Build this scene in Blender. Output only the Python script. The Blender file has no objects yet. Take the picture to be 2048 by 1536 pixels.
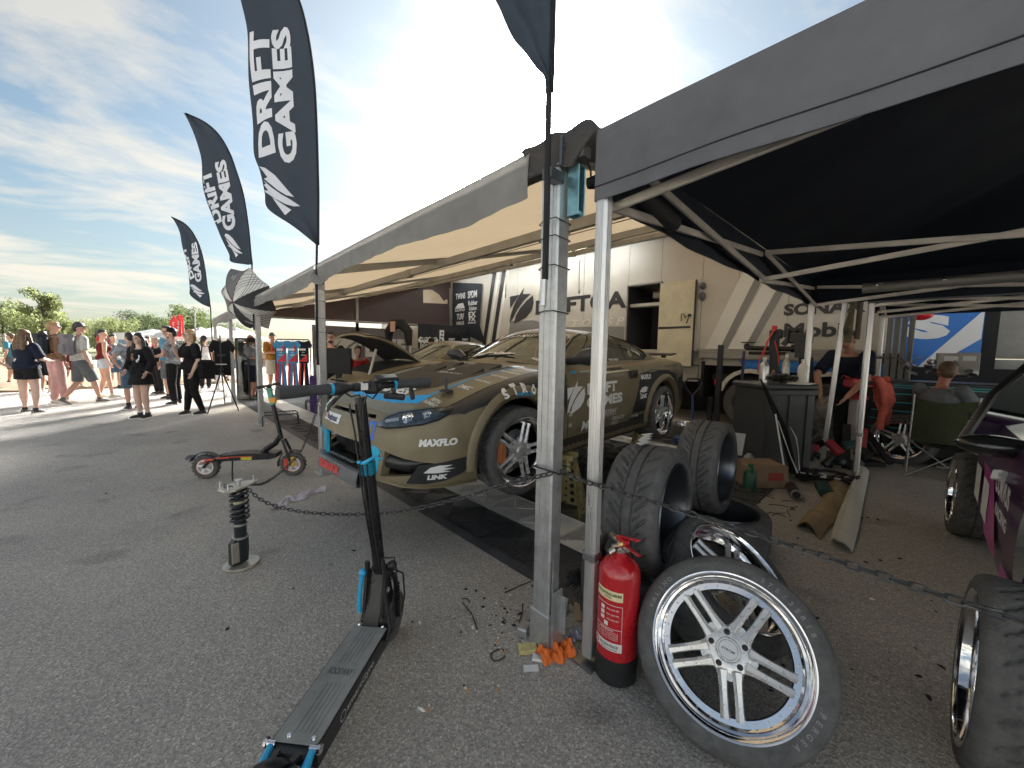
import bpy, bmesh, math, random
import numpy as np
from mathutils import Vector, Matrix, Euler
from mathutils.bvhtree import BVHTree
random.seed(7)
R = math.radians
SC = bpy.context.scene
COL = SC.collection

# ---------------------------------------------------------------- camera, world, sun, exposure
CAMH = 1.38; FPX = 770.0
YAW = R(43.418); PITCH = R(4.8); ROLL = R(0.95)
_f0 = Vector((math.sin(YAW), math.cos(YAW), 0)); _r0 = Vector((math.cos(YAW), -math.sin(YAW), 0)); _u0 = Vector((0, 0, 1))
CF = _f0*math.cos(PITCH) - _u0*math.sin(PITCH)
_u1 = _u0*math.cos(PITCH) + _f0*math.sin(PITCH)
CR = _r0*math.cos(ROLL) + _u1*math.sin(ROLL)
CU = -_r0*math.sin(ROLL) + _u1*math.cos(ROLL)
CAMP = Vector((0, 0, CAMH))
cd = bpy.data.cameras.new('camera'); cam = bpy.data.objects.new('camera', cd); COL.objects.link(cam)
cd.sensor_width = 36; cd.lens = 36*FPX/2048; cd.clip_start = 0.02; cd.clip_end = 3000
mr = Matrix((CR, CU, -CF)).transposed()
cam.matrix_world = Matrix.Translation(CAMP) @ mr.to_4x4()
SC.camera = cam

SUN_AZ = R(44); SUN_EL = R(24)          # azimuth measured from +Y towards +X
SUNV = Vector((math.sin(SUN_AZ)*math.cos(SUN_EL), math.cos(SUN_AZ)*math.cos(SUN_EL), math.sin(SUN_EL)))
W = bpy.data.worlds.new('World'); SC.world = W; W.use_nodes = True
nt = W.node_tree; nt.nodes.clear()
def wn(t, **k):
    n = nt.nodes.new(t)
    for a, b in k.items(): setattr(n, a, b)
    return n
wo = wn('ShaderNodeOutputWorld'); bg = wn('ShaderNodeBackground'); sky = wn('ShaderNodeTexSky')
sky.sky_type = 'NISHITA'; sky.sun_disc = False; sky.sun_elevation = SUN_EL; sky.sun_rotation = SUN_AZ
sky.air_density = 1.0; sky.dust_density = 1.0; sky.ozone_density = 1.6; sky.altitude = 100
bg.inputs['Strength'].default_value = 0.05
tc = wn('ShaderNodeTexCoord'); sx = wn('ShaderNodeSeparateXYZ'); nt.links.new(tc.outputs['Generated'], sx.inputs[0])
def wm(op, a, b=None, c=None, clamp=False):
    n = wn('ShaderNodeMath', operation=op); n.use_clamp = clamp
    for i, v in enumerate((a, b, c)):
        if v is None: continue
        if isinstance(v, (int, float)): n.inputs[i].default_value = v
        else: nt.links.new(v, n.inputs[i])
    return n.outputs[0]
zc = wm('MAXIMUM', sx.outputs[2], 0.0); zd = wm('ADD', zc, 0.13)
cx = wm('DIVIDE', sx.outputs[0], zd); cy = wm('DIVIDE', sx.outputs[1], zd)
cv = wn('ShaderNodeCombineXYZ'); nt.links.new(cx, cv.inputs[0]); nt.links.new(cy, cv.inputs[1])
n1 = wn('ShaderNodeTexNoise'); n1.inputs['Scale'].default_value = 1.7; n1.inputs['Detail'].default_value = 9; n1.inputs['Roughness'].default_value = 0.6; n1.inputs['Distortion'].default_value = 0.35
mp = wn('ShaderNodeMapping'); mp.inputs['Location'].default_value = (3.3, 1.7, 0.4); mp.inputs['Scale'].default_value = (0.75, 1.25, 1); mp.inputs['Rotation'].default_value = (0, 0, R(25))
nt.links.new(cv.outputs[0], mp.inputs[0]); nt.links.new(mp.outputs[0], n1.inputs['Vector'])
rmp = wn('ShaderNodeValToRGB'); rmp.color_ramp.elements[0].position = 0.44; rmp.color_ramp.elements[1].position = 0.62
nt.links.new(n1.outputs[0], rmp.inputs[0])
hz = wm('MULTIPLY_ADD', zc, -.45, 1.05, True)        # fewer clouds towards the zenith
cf = wm('MULTIPLY', rmp.outputs[0], hz)
cf = wm('MULTIPLY_ADD', cf, 0.8, 0.10)
lum = wn('ShaderNodeRGBToBW'); nt.links.new(sky.outputs[0], lum.inputs[0])
cc = wn('ShaderNodeMix', data_type='RGBA', blend_type='MULTIPLY'); cc.inputs[0].default_value = 1
cl = wm('MULTIPLY_ADD', lum.outputs[0], .2, 1.2)
# front-lit clouds opposite the sun, strongly brightened out of view as added foreground fill
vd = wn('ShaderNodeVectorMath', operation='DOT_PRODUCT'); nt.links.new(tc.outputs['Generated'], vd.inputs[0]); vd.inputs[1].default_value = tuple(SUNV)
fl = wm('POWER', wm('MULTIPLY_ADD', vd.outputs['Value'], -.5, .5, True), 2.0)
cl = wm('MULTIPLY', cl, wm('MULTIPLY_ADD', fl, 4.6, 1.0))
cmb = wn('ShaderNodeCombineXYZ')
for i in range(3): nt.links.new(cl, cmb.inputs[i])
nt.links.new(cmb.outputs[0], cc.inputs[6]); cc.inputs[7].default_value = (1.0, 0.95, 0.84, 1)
ts = wn('ShaderNodeMix', data_type='RGBA', blend_type='MULTIPLY'); ts.inputs[0].default_value = 1; nt.links.new(sky.outputs[0], ts.inputs[6]); ts.inputs[7].default_value = (.23, .29, .29, 1)
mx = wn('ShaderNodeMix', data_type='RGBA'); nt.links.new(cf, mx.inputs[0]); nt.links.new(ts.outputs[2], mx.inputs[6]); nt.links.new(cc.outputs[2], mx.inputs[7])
# thin bright cloud veil around the hidden sun
gd = wm('MAXIMUM', vd.outputs['Value'], 0.0)
gl = wm('ADD', wm('MULTIPLY', wm('POWER', gd, 190.0), 2000.0), wm('MULTIPLY', wm('POWER', gd, 6.0), 1.1))
gm = wn('ShaderNodeMix', data_type='RGBA', blend_type='ADD'); gm.inputs[0].default_value = 1
gv_ = wn('ShaderNodeVectorMath', operation='SCALE'); gv_.inputs[0].default_value = (1.0, .96, .90); nt.links.new(gl, gv_.inputs['Scale'])
hf = wm('POWER', wm('SUBTRACT', 1.0, wm('MULTIPLY', zc, 2.4), None, True), 2.0)   # pale warm haze low over the horizon
hm_ = wn('ShaderNodeMix', data_type='RGBA'); nt.links.new(wm('MULTIPLY', hf, .72), hm_.inputs[0]); nt.links.new(mx.outputs[2], hm_.inputs[6]); hm_.inputs[7].default_value = (1.55, 1.42, 1.12, 1)
nt.links.new(hm_.outputs[2], gm.inputs[6]); nt.links.new(gv_.outputs[0], gm.inputs[7])
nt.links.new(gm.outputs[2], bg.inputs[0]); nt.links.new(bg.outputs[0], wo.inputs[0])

sd = bpy.data.lights.new('sun', 'SUN'); sd.energy = 0.4; sd.angle = R(1.0); sd.color = (1.0, 0.86, 0.68)
sun = bpy.data.objects.new('sun', sd); COL.objects.link(sun)
sun.rotation_euler = SUNV.to_track_quat('Z', 'Y').to_euler()
SC.view_settings.view_transform = 'Standard'; SC.view_settings.look = 'None'; SC.view_settings.gamma = 1
SC.view_settings.use_curve_mapping = False; SC.view_settings.exposure = 3.1
SC.cycles.max_bounces = 6; SC.cycles.transparent_max_bounces = 12

# ---------------------------------------------------------------- pixel helpers (photo pixels -> places in the world)
def ray(x, y): return CF + (x-1024)/FPX*CR - (y-768)/FPX*CU
def G(x, y, z=0.0):
    d = ray(x, y); return CAMP + d*((z-CAMH)/d.z)
def AX(x, y, X):
    d = ray(x, y); return CAMP + d*(X/d.x)
def AYp(x, y, Y):
    d = ray(x, y); return CAMP + d*(Y/d.y)
def AD(x, y, dep): return CAMP + ray(x, y)*dep
def HT(x, y, P):
    d = ray(x, y); return CAMH + d.z*math.hypot(P[0], P[1])/math.hypot(d.x, d.y)

def cr(P, n):
    out = []; N = len(P)
    for i in range(N-1):
        p0 = P[max(i-1, 0)]; p1 = P[i]; p2 = P[i+1]; p3 = P[min(i+2, N-1)]
        for k in range(n):
            t = k/n; out.append(tuple(.5*((2*b)+(-a+c)*t+(2*a-5*b+4*c-d)*t*t+(-a+3*b-3*c+d)*t**3) for a, b, c, d in zip(p0, p1, p2, p3)))
    out.append(P[-1]); return out
# ---------------------------------------------------------------- materials
MATS = {}
def mat(name, col, rough=0.6, metal=0.0, var=0.0, vs=8.0, bump=0.0, bs=60.0, coat=0.0, spec=0.5, emit=None, es=1.0, sheen=0.0, trans=0.0, col2=None, stretch=None, rvar=0.0):
    if name in MATS: return MATS[name]
    m = bpy.data.materials.new(name); m.use_nodes = True; t = m.node_tree; b = t.nodes['Principled BSDF']
    b.inputs['Base Color'].default_value = (*col, 1); b.inputs['Roughness'].default_value = rough; b.inputs['Metallic'].default_value = metal
    b.inputs['Specular IOR Level'].default_value = spec; b.inputs['Coat Weight'].default_value = coat; b.inputs['Coat Roughness'].default_value = 0.08
    if sheen: b.inputs['Sheen Weight'].default_value = sheen
    if emit: b.inputs['Emission Color'].default_value = (*emit, 1); b.inputs['Emission Strength'].default_value = es
    if trans: b.inputs['Transmission Weight'].default_value = trans
    if var or bump or rvar:
        tc = t.nodes.new('ShaderNodeTexCoord'); mp = t.nodes.new('ShaderNodeMapping'); t.links.new(tc.outputs['Object'], mp.inputs[0])
        if stretch: mp.inputs['Scale'].default_value = stretch
    if var or rvar:
        n = t.nodes.new('ShaderNodeTexNoise'); n.inputs['Scale'].default_value = vs; n.inputs['Detail'].default_value = 7; n.inputs['Roughness'].default_value = 0.65
        t.links.new(mp.outputs[0], n.inputs['Vector'])
    if var:
        r = t.nodes.new('ShaderNodeValToRGB'); e = r.color_ramp.elements; e[0].position = 0.3; e[1].position = 0.72
        c2 = col2 or tuple(min(1, c*(1+var)) for c in col)
        e[0].color = (*[c*(1-var) for c in col], 1) if not col2 else (*col, 1); e[1].color = (*c2, 1)
        t.links.new(n.outputs[0], r.inputs[0]); t.links.new(r.outputs[0], b.inputs['Base Color'])
    if rvar:
        mm = t.nodes.new('ShaderNodeMapRange'); mm.inputs[1].default_value = .3; mm.inputs[2].default_value = .7; mm.inputs[3].default_value = max(.02, rough-rvar); mm.inputs[4].default_value = min(1, rough+rvar)
        t.links.new(n.outputs[0], mm.inputs[0]); t.links.new(mm.outputs[0], b.inputs['Roughness'])
    if bump:
        n2 = t.nodes.new('ShaderNodeTexNoise'); n2.inputs['Scale'].default_value = bs; n2.inputs['Detail'].default_value = 4
        bp = t.nodes.new('ShaderNodeBump'); bp.inputs['Strength'].default_value = bump; bp.inputs['Distance'].default_value = 0.01
        t.links.new(mp.outputs[0], n2.inputs['Vector']); t.links.new(n2.outputs[0], bp.inputs['Height']); t.links.new(bp.outputs[0], b.inputs['Normal'])
    MATS[name] = m; return m
def glassmat(name, tint=(.35, .4, .36), refl=0.25, rough=0.02):
    m = bpy.data.materials.new(name); m.use_nodes = True; t = m.node_tree; t.nodes.clear()
    o = t.nodes.new('ShaderNodeOutputMaterial'); mx = t.nodes.new('ShaderNodeMixShader'); tr = t.nodes.new('ShaderNodeBsdfTransparent'); gl = t.nodes.new('ShaderNodeBsdfGlossy')
    lw = t.nodes.new('ShaderNodeFresnel'); lw.inputs[0].default_value = 1.5
    ma = t.nodes.new('ShaderNodeMath'); ma.operation = 'ADD'; ma.inputs[1].default_value = refl; ma.use_clamp = True
    tr.inputs[0].default_value = (*tint, 1); gl.inputs['Roughness'].default_value = rough; gl.inputs[0].default_value = (.9, .95, .92, 1)
    t.links.new(lw.outputs[0], ma.inputs[0]); t.links.new(ma.outputs[0], mx.inputs[0]); t.links.new(tr.outputs[0], mx.inputs[1]); t.links.new(gl.outputs[0], mx.inputs[2]); t.links.new(mx.outputs[0], o.inputs[0])
    MATS[name] = m; return m
def fabric(name, col, translucent=0.3, rough=.85, var=.25, vs=3, bump=.25, bs=9, tcol=None):
    m = mat(name, col, rough, var=var, vs=vs, bump=bump, bs=bs, spec=.2); t = m.node_tree
    b = t.nodes['Principled BSDF']; o = [n for n in t.nodes if n.type == 'OUTPUT_MATERIAL'][0]
    tl = t.nodes.new('ShaderNodeBsdfTranslucent'); mx = t.nodes.new('ShaderNodeMixShader'); mx.inputs[0].default_value = translucent
    tl.inputs[0].default_value = (*(tcol or col), 1)
    t.links.new(b.outputs[0], mx.inputs[1]); t.links.new(tl.outputs[0], mx.inputs[2]); t.links.new(mx.outputs[0], o.inputs[0])
    return m

black = mat('black_plastic', (.018, .018, .02), .45, var=.3, vs=20, rvar=.12)
blackm = mat('black_metal', (.022, .022, .025), .35, .3, var=.3, vs=15)
matblack = mat('matt_black', (.012, .012, .014), .8, var=.3, vs=6)
darkgrey = mat('dark_grey', (.06, .062, .068), .6, var=.2, vs=9)
rubber = mat('tyre_rubber', (.10, .10, .102), .72, var=.3, vs=22, bump=.3, bs=180, spec=.35)
rubber_d = mat('dusty_rubber', (.105, .103, .10), .85, var=.35, vs=14, bump=.4, bs=120, spec=.3)
chrome = mat('polished_metal', (.78, .78, .80), .09, 1, rvar=.06, vs=26, var=.08)
satin = mat('satin_metal', (.66, .66, .66), .3, .6, rvar=.1, vs=22, var=.12)
steel = mat('dull_steel', (.32, .32, .33), .42, 1, var=.2, vs=14)
galv = mat('galvanised_steel', (.50, .51, .52), .42, .75, var=.16, vs=28, rvar=.1)
alu = mat('ribbed_aluminium', (.62, .62, .62), .34, .8, var=.1, vs=18, stretch=(1, 1, .1), rvar=.08)
white = mat('white_print', (.72, .73, .74), .5)
whitep = mat('white_plastic', (.7, .69, .66), .45, var=.1, vs=9)
redp = mat('red_print', (.55, .03, .03), .4)
cyan = mat('cyan_blue', (.02, .36, .66), .32, coat=.5)
teal = mat('teal_trim', (.05, .45, .50), .4)
gold = mat('gold_zinc', (.52, .44, .20), .38, .7, var=.45, vs=12, col2=(.66, .60, .34), rvar=.1)
skin = mat('skin', (.50, .30, .22), .55, var=.1, vs=12, spec=.35)
skin2 = mat('pale_skin', (.60, .40, .32), .55, var=.1, vs=12, spec=.35)
skin3 = mat('tanned_skin', (.40, .21, .14), .55, var=.1, vs=12, spec=.35)

# ---------------------------------------------------------------- mesh builder and object helpers
class MB:
    def __init__(s): s.v = []; s.f = []; s.m = []
    def add(s, vs, fs, mi=0):
        o = len(s.v); s.v += [tuple(v) for v in vs]
        s.f += [tuple(i+o for i in f) for f in fs]; s.m += [mi]*len(fs); return s
    def box(s, c, d, rot=None, mi=0, bev=0.0):
        hx, hy, hz = d[0]/2, d[1]/2, d[2]/2; M = rot if rot is not None else Matrix.Identity(3); c = Vector(c)
        if bev > 0:
            b = min(bev, hx*.9, hy*.9, hz*.9); vs = []; idx = {}
            for sx in (-1, 1):
                for sy in (-1, 1):
                    for sz in (-1, 1):
                        for k, p in enumerate(((sx*hx, sy*(hy-b), sz*(hz-b)), (sx*(hx-b), sy*hy, sz*(hz-b)), (sx*(hx-b), sy*(hy-b), sz*hz))):
                            idx[(sx, sy, sz, k)] = len(vs); vs.append(c + M @ Vector(p))
            fs = []; I = lambda *a: idx[a]
            for sg in (-1, 1):
                q = [(-1, -1), (1, -1), (1, 1), (-1, 1)]
                a = [I(sg, y, z, 0) for y, z in q]; b_ = [I(x, sg, z, 1) for x, z in q]; c_ = [I(x, y, sg, 2) for x, y in q]
                fs += [tuple(a if sg > 0 else a[::-1]), tuple(b_[::-1] if sg > 0 else b_), tuple(c_ if sg > 0 else c_[::-1])]
            for a in (-1, 1):
                for b_ in (-1, 1):
                    e = (I(-1, a, b_, 1), I(1, a, b_, 1), I(1, a, b_, 2), I(-1, a, b_, 2)); fs.append(e if a*b_ > 0 else e[::-1])
                    e = (I(a, -1, b_, 0), I(a, 1, b_, 0), I(a, 1, b_, 2), I(a, -1, b_, 2)); fs.append(e[::-1] if a*b_ > 0 else e)
                    e = (I(a, b_, -1, 0), I(a, b_, 1, 0), I(a, b_, 1, 1), I(a, b_, -1, 1)); fs.append(e if a*b_ > 0 else e[::-1])
            for sx in (-1, 1):
                for sy in (-1, 1):
                    for sz in (-1, 1):
                        t = (I(sx, sy, sz, 0), I(sx, sy, sz, 1), I(sx, sy, sz, 2)); fs.append(t if sx*sy*sz > 0 else t[::-1])
            return s.add(vs, fs, mi)
        vs = [c + M @ Vector((x*hx, y*hy, z*hz)) for x in (-1, 1) for y in (-1, 1) for z in (-1, 1)]
        return s.add(vs, [(0, 1, 3, 2), (4, 6, 7, 5), (0, 4, 5, 1), (2, 3, 7, 6), (0, 2, 6, 4), (1, 5, 7, 3)], mi)
    def bar(s, p0, p1, w, h=None, mi=0, up=(0, 0, 1), bev=0.0):
        p0 = Vector(p0); p1 = Vector(p1); d = p1-p0; L = d.length; d = d/L; u = Vector(up)
        if abs(d.dot(u)) > .98: u = Vector((1, 0, 0))
        x = d.cross(u).normalized(); z = x.cross(d)
        return s.box((p0+p1)/2, (w, L, h or w), Matrix((x, d, z)).transposed(), mi, bev)
    def tube(s, pts, r, n=8, closed=False, caps=True, mi=0, sq=1.0):
        P = [Vector(p) for p in pts]; N = len(P); rr = r if isinstance(r, (list, tuple)) else [r]*N
        T = []
        for i in range(N):
            a = P[(i-1) % N] if (closed or i > 0) else P[i]; b = P[(i+1) % N] if (closed or i < N-1) else P[i]
            d = b-a; T.append(d.normalized() if d.length > 1e-9 else Vector((0, 0, 1)))
        u = T[0].orthogonal().normalized(); vs = []
        for i in range(N):
            u = u - T[i]*u.dot(T[i]); u = u.normalized() if u.length > 1e-6 else T[i].orthogonal().normalized(); w = T[i].cross(u)
            for k in range(n):
                a = 2*math.pi*k/n; vs.append(P[i] + (u*math.cos(a) + w*math.sin(a)*sq)*rr[i])
        fs = []
        for i in range(N if closed else N-1):
            j = (i+1) % N
            for k in range(n): k2 = (k+1) % n; fs.append((i*n+k, i*n+k2, j*n+k2, j*n+k))
        if caps and not closed: fs.append(tuple(range(n))[::-1]); fs.append(tuple(range((N-1)*n, N*n)))
        return s.add(vs, fs, mi)
    def cyl(s, p0, p1, r0, r1=None, n=14, mi=0): return s.tube([p0, p1], [r0, r0 if r1 is None else r1], n, mi=mi)
    def lathe(s, prof, n=32, M=None, mi=0, closed=False, a0=0, a1=2*math.pi):
        M = M if M is not None else Matrix.Identity(4); full = abs(a1-a0-2*math.pi) < 1e-6; vs = []; m = n if full else n+1; K = len(prof)
        for i in range(m):
            a = a0+(a1-a0)*i/n
            for r, z in prof: vs.append(M @ Vector((r*math.cos(a), r*math.sin(a), z)))
        fs = []
        for i in range(n):
            j = (i+1) % m
            for k in range(K if closed else K-1): l = (k+1) % K; fs.append((i*K+k, j*K+k, j*K+l, i*K+l))
        return s.add(vs, fs, mi)
    def prism(s, poly, z0, z1, M=None, mi=0):
        M = M if M is not None else Matrix.Identity(4); n = len(poly)
        ar = sum(poly[i][0]*poly[(i+1) % n][1]-poly[(i+1) % n][0]*poly[i][1] for i in range(n))
        if ar < 0: poly = poly[::-1]
        if z1 < z0: z0, z1 = z1, z0
        vs = [M @ Vector((x, y, z0)) for x, y in poly] + [M @ Vector((x, y, z1)) for x, y in poly]
        fs = [tuple(range(n))[::-1], tuple(range(n, 2*n))] + [(i, (i+1) % n, n+(i+1) % n, n+i) for i in range(n)]
        return s.add(vs, fs, mi)
    def ball(s, c, r, nu=12, nv=8, M=None, mi=0):
        c = Vector(c); r = r if isinstance(r, (tuple, list)) else (r, r, r); M = M if M is not None else Matrix.Identity(3); vs = [c + M @ Vector((0, 0, -r[2]))]
        for j in range(1, nv):
            p = -math.pi/2 + math.pi*j/nv
            for i in range(nu):
                a = 2*math.pi*i/nu; vs.append(c + M @ Vector((r[0]*math.cos(p)*math.cos(a), r[1]*math.cos(p)*math.sin(a), r[2]*math.sin(p))))
        vs.append(c + M @ Vector((0, 0, r[2]))); fs = []; T = len(vs)-1
        for i in range(nu): fs.append((0, 1+(i+1) % nu, 1+i)); fs.append((T, 1+(nv-2)*nu+i, 1+(nv-2)*nu+(i+1) % nu))
        for j in range(nv-2):
            for i in range(nu): k = (i+1) % nu; fs.append((1+j*nu+i, 1+j*nu+k, 1+(j+1)*nu+k, 1+(j+1)*nu+i))
        return s.add(vs, fs, mi)
    def grid(s, fn, nu, nv, mi=0):
        vs = [fn(i/nu, j/nv) for i in range(nu+1) for j in range(nv+1)]
        return s.add(vs, [(i*(nv+1)+j, (i+1)*(nv+1)+j, (i+1)*(nv+1)+j+1, i*(nv+1)+j+1) for i in range(nu) for j in range(nv)], mi)
    def mesh(s, name, mats, ang=38):
        me = bpy.data.meshes.new(name); me.from_pydata(s.v, [], s.f)
        for m in (mats if isinstance(mats, (list, tuple)) else [mats]): me.materials.append(m)
        if any(s.m): me.polygons.foreach_set('material_index', s.m)
        me.polygons.foreach_set('use_smooth', [True]*len(s.f)); me.update()
        try: me.set_sharp_from_angle(angle=R(ang))
        except Exception: pass
        return me
    def build(s, name, mats, parent=None, ang=38): return link(name, s.mesh(name, mats, ang), parent)
def link(name, me, parent=None):
    o = bpy.data.objects.new(name, me); COL.objects.link(o)
    if parent is not None: o.parent = parent
    return o
def tag(o, label=None, cat=None, group=None, kind=None):
    if label: o['label'] = label
    if cat: o['category'] = cat
    if group: o['group'] = group
    if kind: o['kind'] = kind
    return o
def thing(name, label, cat, loc=(0, 0, 0), rz=0.0, group=None):
    o = bpy.data.objects.new(name, None); COL.objects.link(o); o.empty_display_size = .1
    o.location = loc; o.rotation_euler = (0, 0, rz); return tag(o, label, cat, group)
def kids(o): return [c for c in bpy.data.objects if c.parent == o]
def copy_tree(o, parent=None, kidmap=None):
    if kidmap is None:
        kidmap = {}
        for c in bpy.data.objects:
            if c.parent: kidmap.setdefault(c.parent.name, []).append(c)
    c = o.copy(); COL.objects.link(c)
    if parent: c.parent = parent
    for ch in kidmap.get(o.name, []): copy_tree(ch, c, kidmap)
    return c
def dup(o, parent=None, M=None):
    c = o.copy(); COL.objects.link(c)
    if parent: c.parent = parent
    if M is not None: c.matrix_basis = M
    return c
def frame(o, n, u=None):        # 4x4 with z axis n at point o
    n = Vector(n).normalized(); u = Vector(u) if u is not None else (Vector((0, 0, 1)) if abs(n.z) < .95 else Vector((1, 0, 0)))
    x = u.cross(n).normalized(); y = n.cross(x); M = Matrix((x, y, n)).transposed().to_4x4(); M.translation = Vector(o); return M
_tx = {}
def textmesh(s, bold=0.0, shear=0.0, space=1.0, cut=0):
    k = (s, bold, shear, space)
    if k not in _tx:
        cu = bpy.data.curves.new('t', 'FONT'); cu.body = s; cu.size = 1; cu.offset = bold; cu.shear = shear; cu.space_character = space; cu.resolution_u = 3; cu.fill_mode = 'FRONT'
        cu.align_x = 'CENTER'; cu.align_y = 'CENTER'
        ob = bpy.data.objects.new('t', cu); COL.objects.link(ob); bpy.context.view_layer.update()
        me = bpy.data.meshes.new_from_object(ob.evaluated_get(bpy.context.evaluated_depsgraph_get()))
        vs = [(v.co.x, v.co.y) for v in me.vertices]; fs = [tuple(p.vertices) for p in me.polygons]
        bpy.data.objects.remove(ob); bpy.data.curves.remove(cu); bpy.data.meshes.remove(me)
        xs = [v[0] for v in vs]; ys = [v[1] for v in vs]; x0, x1, y0, y1 = min(xs), max(xs), min(ys), max(ys)
        _tx[k] = ([((x-(x0+x1)/2)/(y1-y0), (y-(y0+y1)/2)/(y1-y0)) for x, y in vs], fs, (x1-x0)/(y1-y0))
    return _tx[k]
def flat_text(mb, s, o, u, v, h=None, w=None, bold=.02, shear=0.0, space=1.0, mi=0):
    """letters of height h (and width w) centred on o along u (reading) and v (up)"""
    vs, fs, asp = textmesh(s, bold, shear, space); o = Vector(o); u = Vector(u).normalized(); v = Vector(v).normalized()
    if h is None: h = w/asp
    sx = (w/asp) if w else h
    mb.add([o + u*(x*sx) + v*(y*h) for x, y in vs], fs, mi)
EMBLEM = [[(0, .80), (.40, .82), (.02, .44)],
          [(0, .02), (.05, .26), (.16, .50), (.34, .74), (.60, 1.0), (.55, .82), (.88, .80), (.58, .62), (.34, .40), (.16, .18)],
          [(.18, 0), (.28, .24), (.46, .44), (.70, .62), (.96, .76), (1.0, .55), (.92, .34), (.72, .17), (.45, .08)]]
def flat_emblem(mb, o, u, v, h, w=None, mi=0):
    w = w or h*.66; o = Vector(o); u = Vector(u).normalized(); v = Vector(v).normalized()
    for poly in EMBLEM:
        P = [o + u*((x-.5)*w) + v*((y-.5)*h) for x, y in poly]; mb.add(P, [tuple(range(len(P)))], mi)
# ================================================================ GROUND
def asphalt():
    m = bpy.data.materials.new('asphalt'); m.use_nodes = True; t = m.node_tree; b = t.nodes['Principled BSDF']; N = t.nodes.new; L = t.links.new
    tc = N('ShaderNodeTexCoord'); b.inputs['Roughness'].default_value = .82; b.inputs['Specular IOR Level'].default_value = .35
    v = N('ShaderNodeTexVoronoi'); v.inputs['Scale'].default_value = 170; L(tc.outputs['Object'], v.inputs['Vector'])
    v2 = N('ShaderNodeTexVoronoi'); v2.inputs['Scale'].default_value = 62; L(tc.outputs['Object'], v2.inputs['Vector'])
    n = N('ShaderNodeTexNoise'); n.inputs['Scale'].default_value = .55; n.inputs['Detail'].default_value = 8; n.inputs['Roughness'].default_value = .6; L(tc.outputs['Object'], n.inputs['Vector'])
    r = N('ShaderNodeValToRGB'); e = r.color_ramp.elements; e[0].position = 0; e[0].color = (.25, .236, .222, 1); e[1].position = 1; e[1].color = (.60, .57, .52, 1)
    x = r.color_ramp.elements.new(.45); x.color = (.355, .338, .318, 1); x = r.color_ramp.elements.new(.82); x.color = (.41, .392, .368, 1)
    sp = N('ShaderNodeSeparateColor'); L(v.outputs['Color'], sp.inputs[0]); L(sp.outputs[0], r.inputs[0])
    r2 = N('ShaderNodeValToRGB'); e = r2.color_ramp.elements; e[0].position = .34; e[0].color = (.84, .84, .84, 1); e[1].position = .66; e[1].color = (1.14, 1.12, 1.09, 1); L(n.outputs[0], r2.inputs[0])
    mx = N('ShaderNodeMix'); mx.data_type = 'RGBA'; mx.blend_type = 'MULTIPLY'; mx.inputs[0].default_value = 1; L(r.outputs[0], mx.inputs[6]); L(r2.outputs[0], mx.inputs[7])
    # oil stains
    n3 = N('ShaderNodeTexNoise'); n3.inputs['Scale'].default_value = 1.9; n3.inputs['Detail'].default_value = 3; n3.inputs['Roughness'].default_value = .45; L(tc.outputs['Object'], n3.inputs['Vector'])
    r3 = N('ShaderNodeValToRGB'); e = r3.color_ramp.elements; e[0].position = .62; e[0].color = (1, 1, 1, 1); e[1].position = .74; e[1].color = (.62, .61, .62, 1); L(n3.outputs[0], r3.inputs[0])
    mx2 = N('ShaderNodeMix'); mx2.data_type = 'RGBA'; mx2.blend_type = 'MULTIPLY'; mx2.inputs[0].default_value = 1; L(mx.outputs[2], mx2.inputs[6]); L(r3.outputs[0], mx2.inputs[7])
    L(mx2.outputs[2], b.inputs['Base Color'])
    bp = N('ShaderNodeBump'); bp.inputs['Strength'].default_value = .75; bp.inputs['Distance'].default_value = .004; L(v2.outputs['Distance'], bp.inputs['Height'])
    bp2 = N('ShaderNodeBump'); bp2.inputs['Strength'].default_value = .6; bp2.inputs['Distance'].default_value = .003; L(v.outputs['Distance'], bp2.inputs['Height']); L(bp.outputs[0], bp2.inputs['Normal']); L(bp2.outputs[0], b.inputs['Normal'])
    return m
asph = asphalt()
mb = MB(); S = 1500
xs = [-S, -200, -40, -8, 0, 8, 40, 200, S]; o = len(xs)
mb.add([(x, y, 0) for x in xs for y in xs], [(i*o+j, (i+1)*o+j, (i+1)*o+j+1, i*o+j+1) for i in range(o-1) for j in range(o-1)])
tag(mb.build('ground', asph), kind='structure')
sandm = mat('sand', (.17, .115, .065), .95, var=.25, vs=.9, bump=.8, bs=3, col2=(.25, .18, .11))
a = G(-900, 800); b_ = G(0, 786); c_ = G(440, 768); d_ = G(520, 764)
mb = MB(); nn = 60
def sf(i, j):
    p = a.lerp(b_, min(1, i*2)) if i < .5 else b_.lerp(d_, (i-.5)*2)
    q = p + Vector((-.30, .95, 0))*(j**2*120); q.z = .008 + (random.random()*.10 if 0 < j < .5 and 0 < i < 1 else 0.0) * min(1, j*30); return q
mb.grid(sf, 60, 60); tag(mb.build('sand_field', sandm), kind='structure')
grassm = mat('dry_grass', (.09, .11, .03), .95, var=.4, vs=.6, bump=.6, bs=5, col2=(.16, .17, .06))
mb = MB(); mb.add([(-400, 62, .016), (200, 62, .016), (200, 700, .016), (-400, 700, .016)], [(0, 1, 2, 3)])
tag(mb.build('meadow', grassm), kind='structure')

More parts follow.
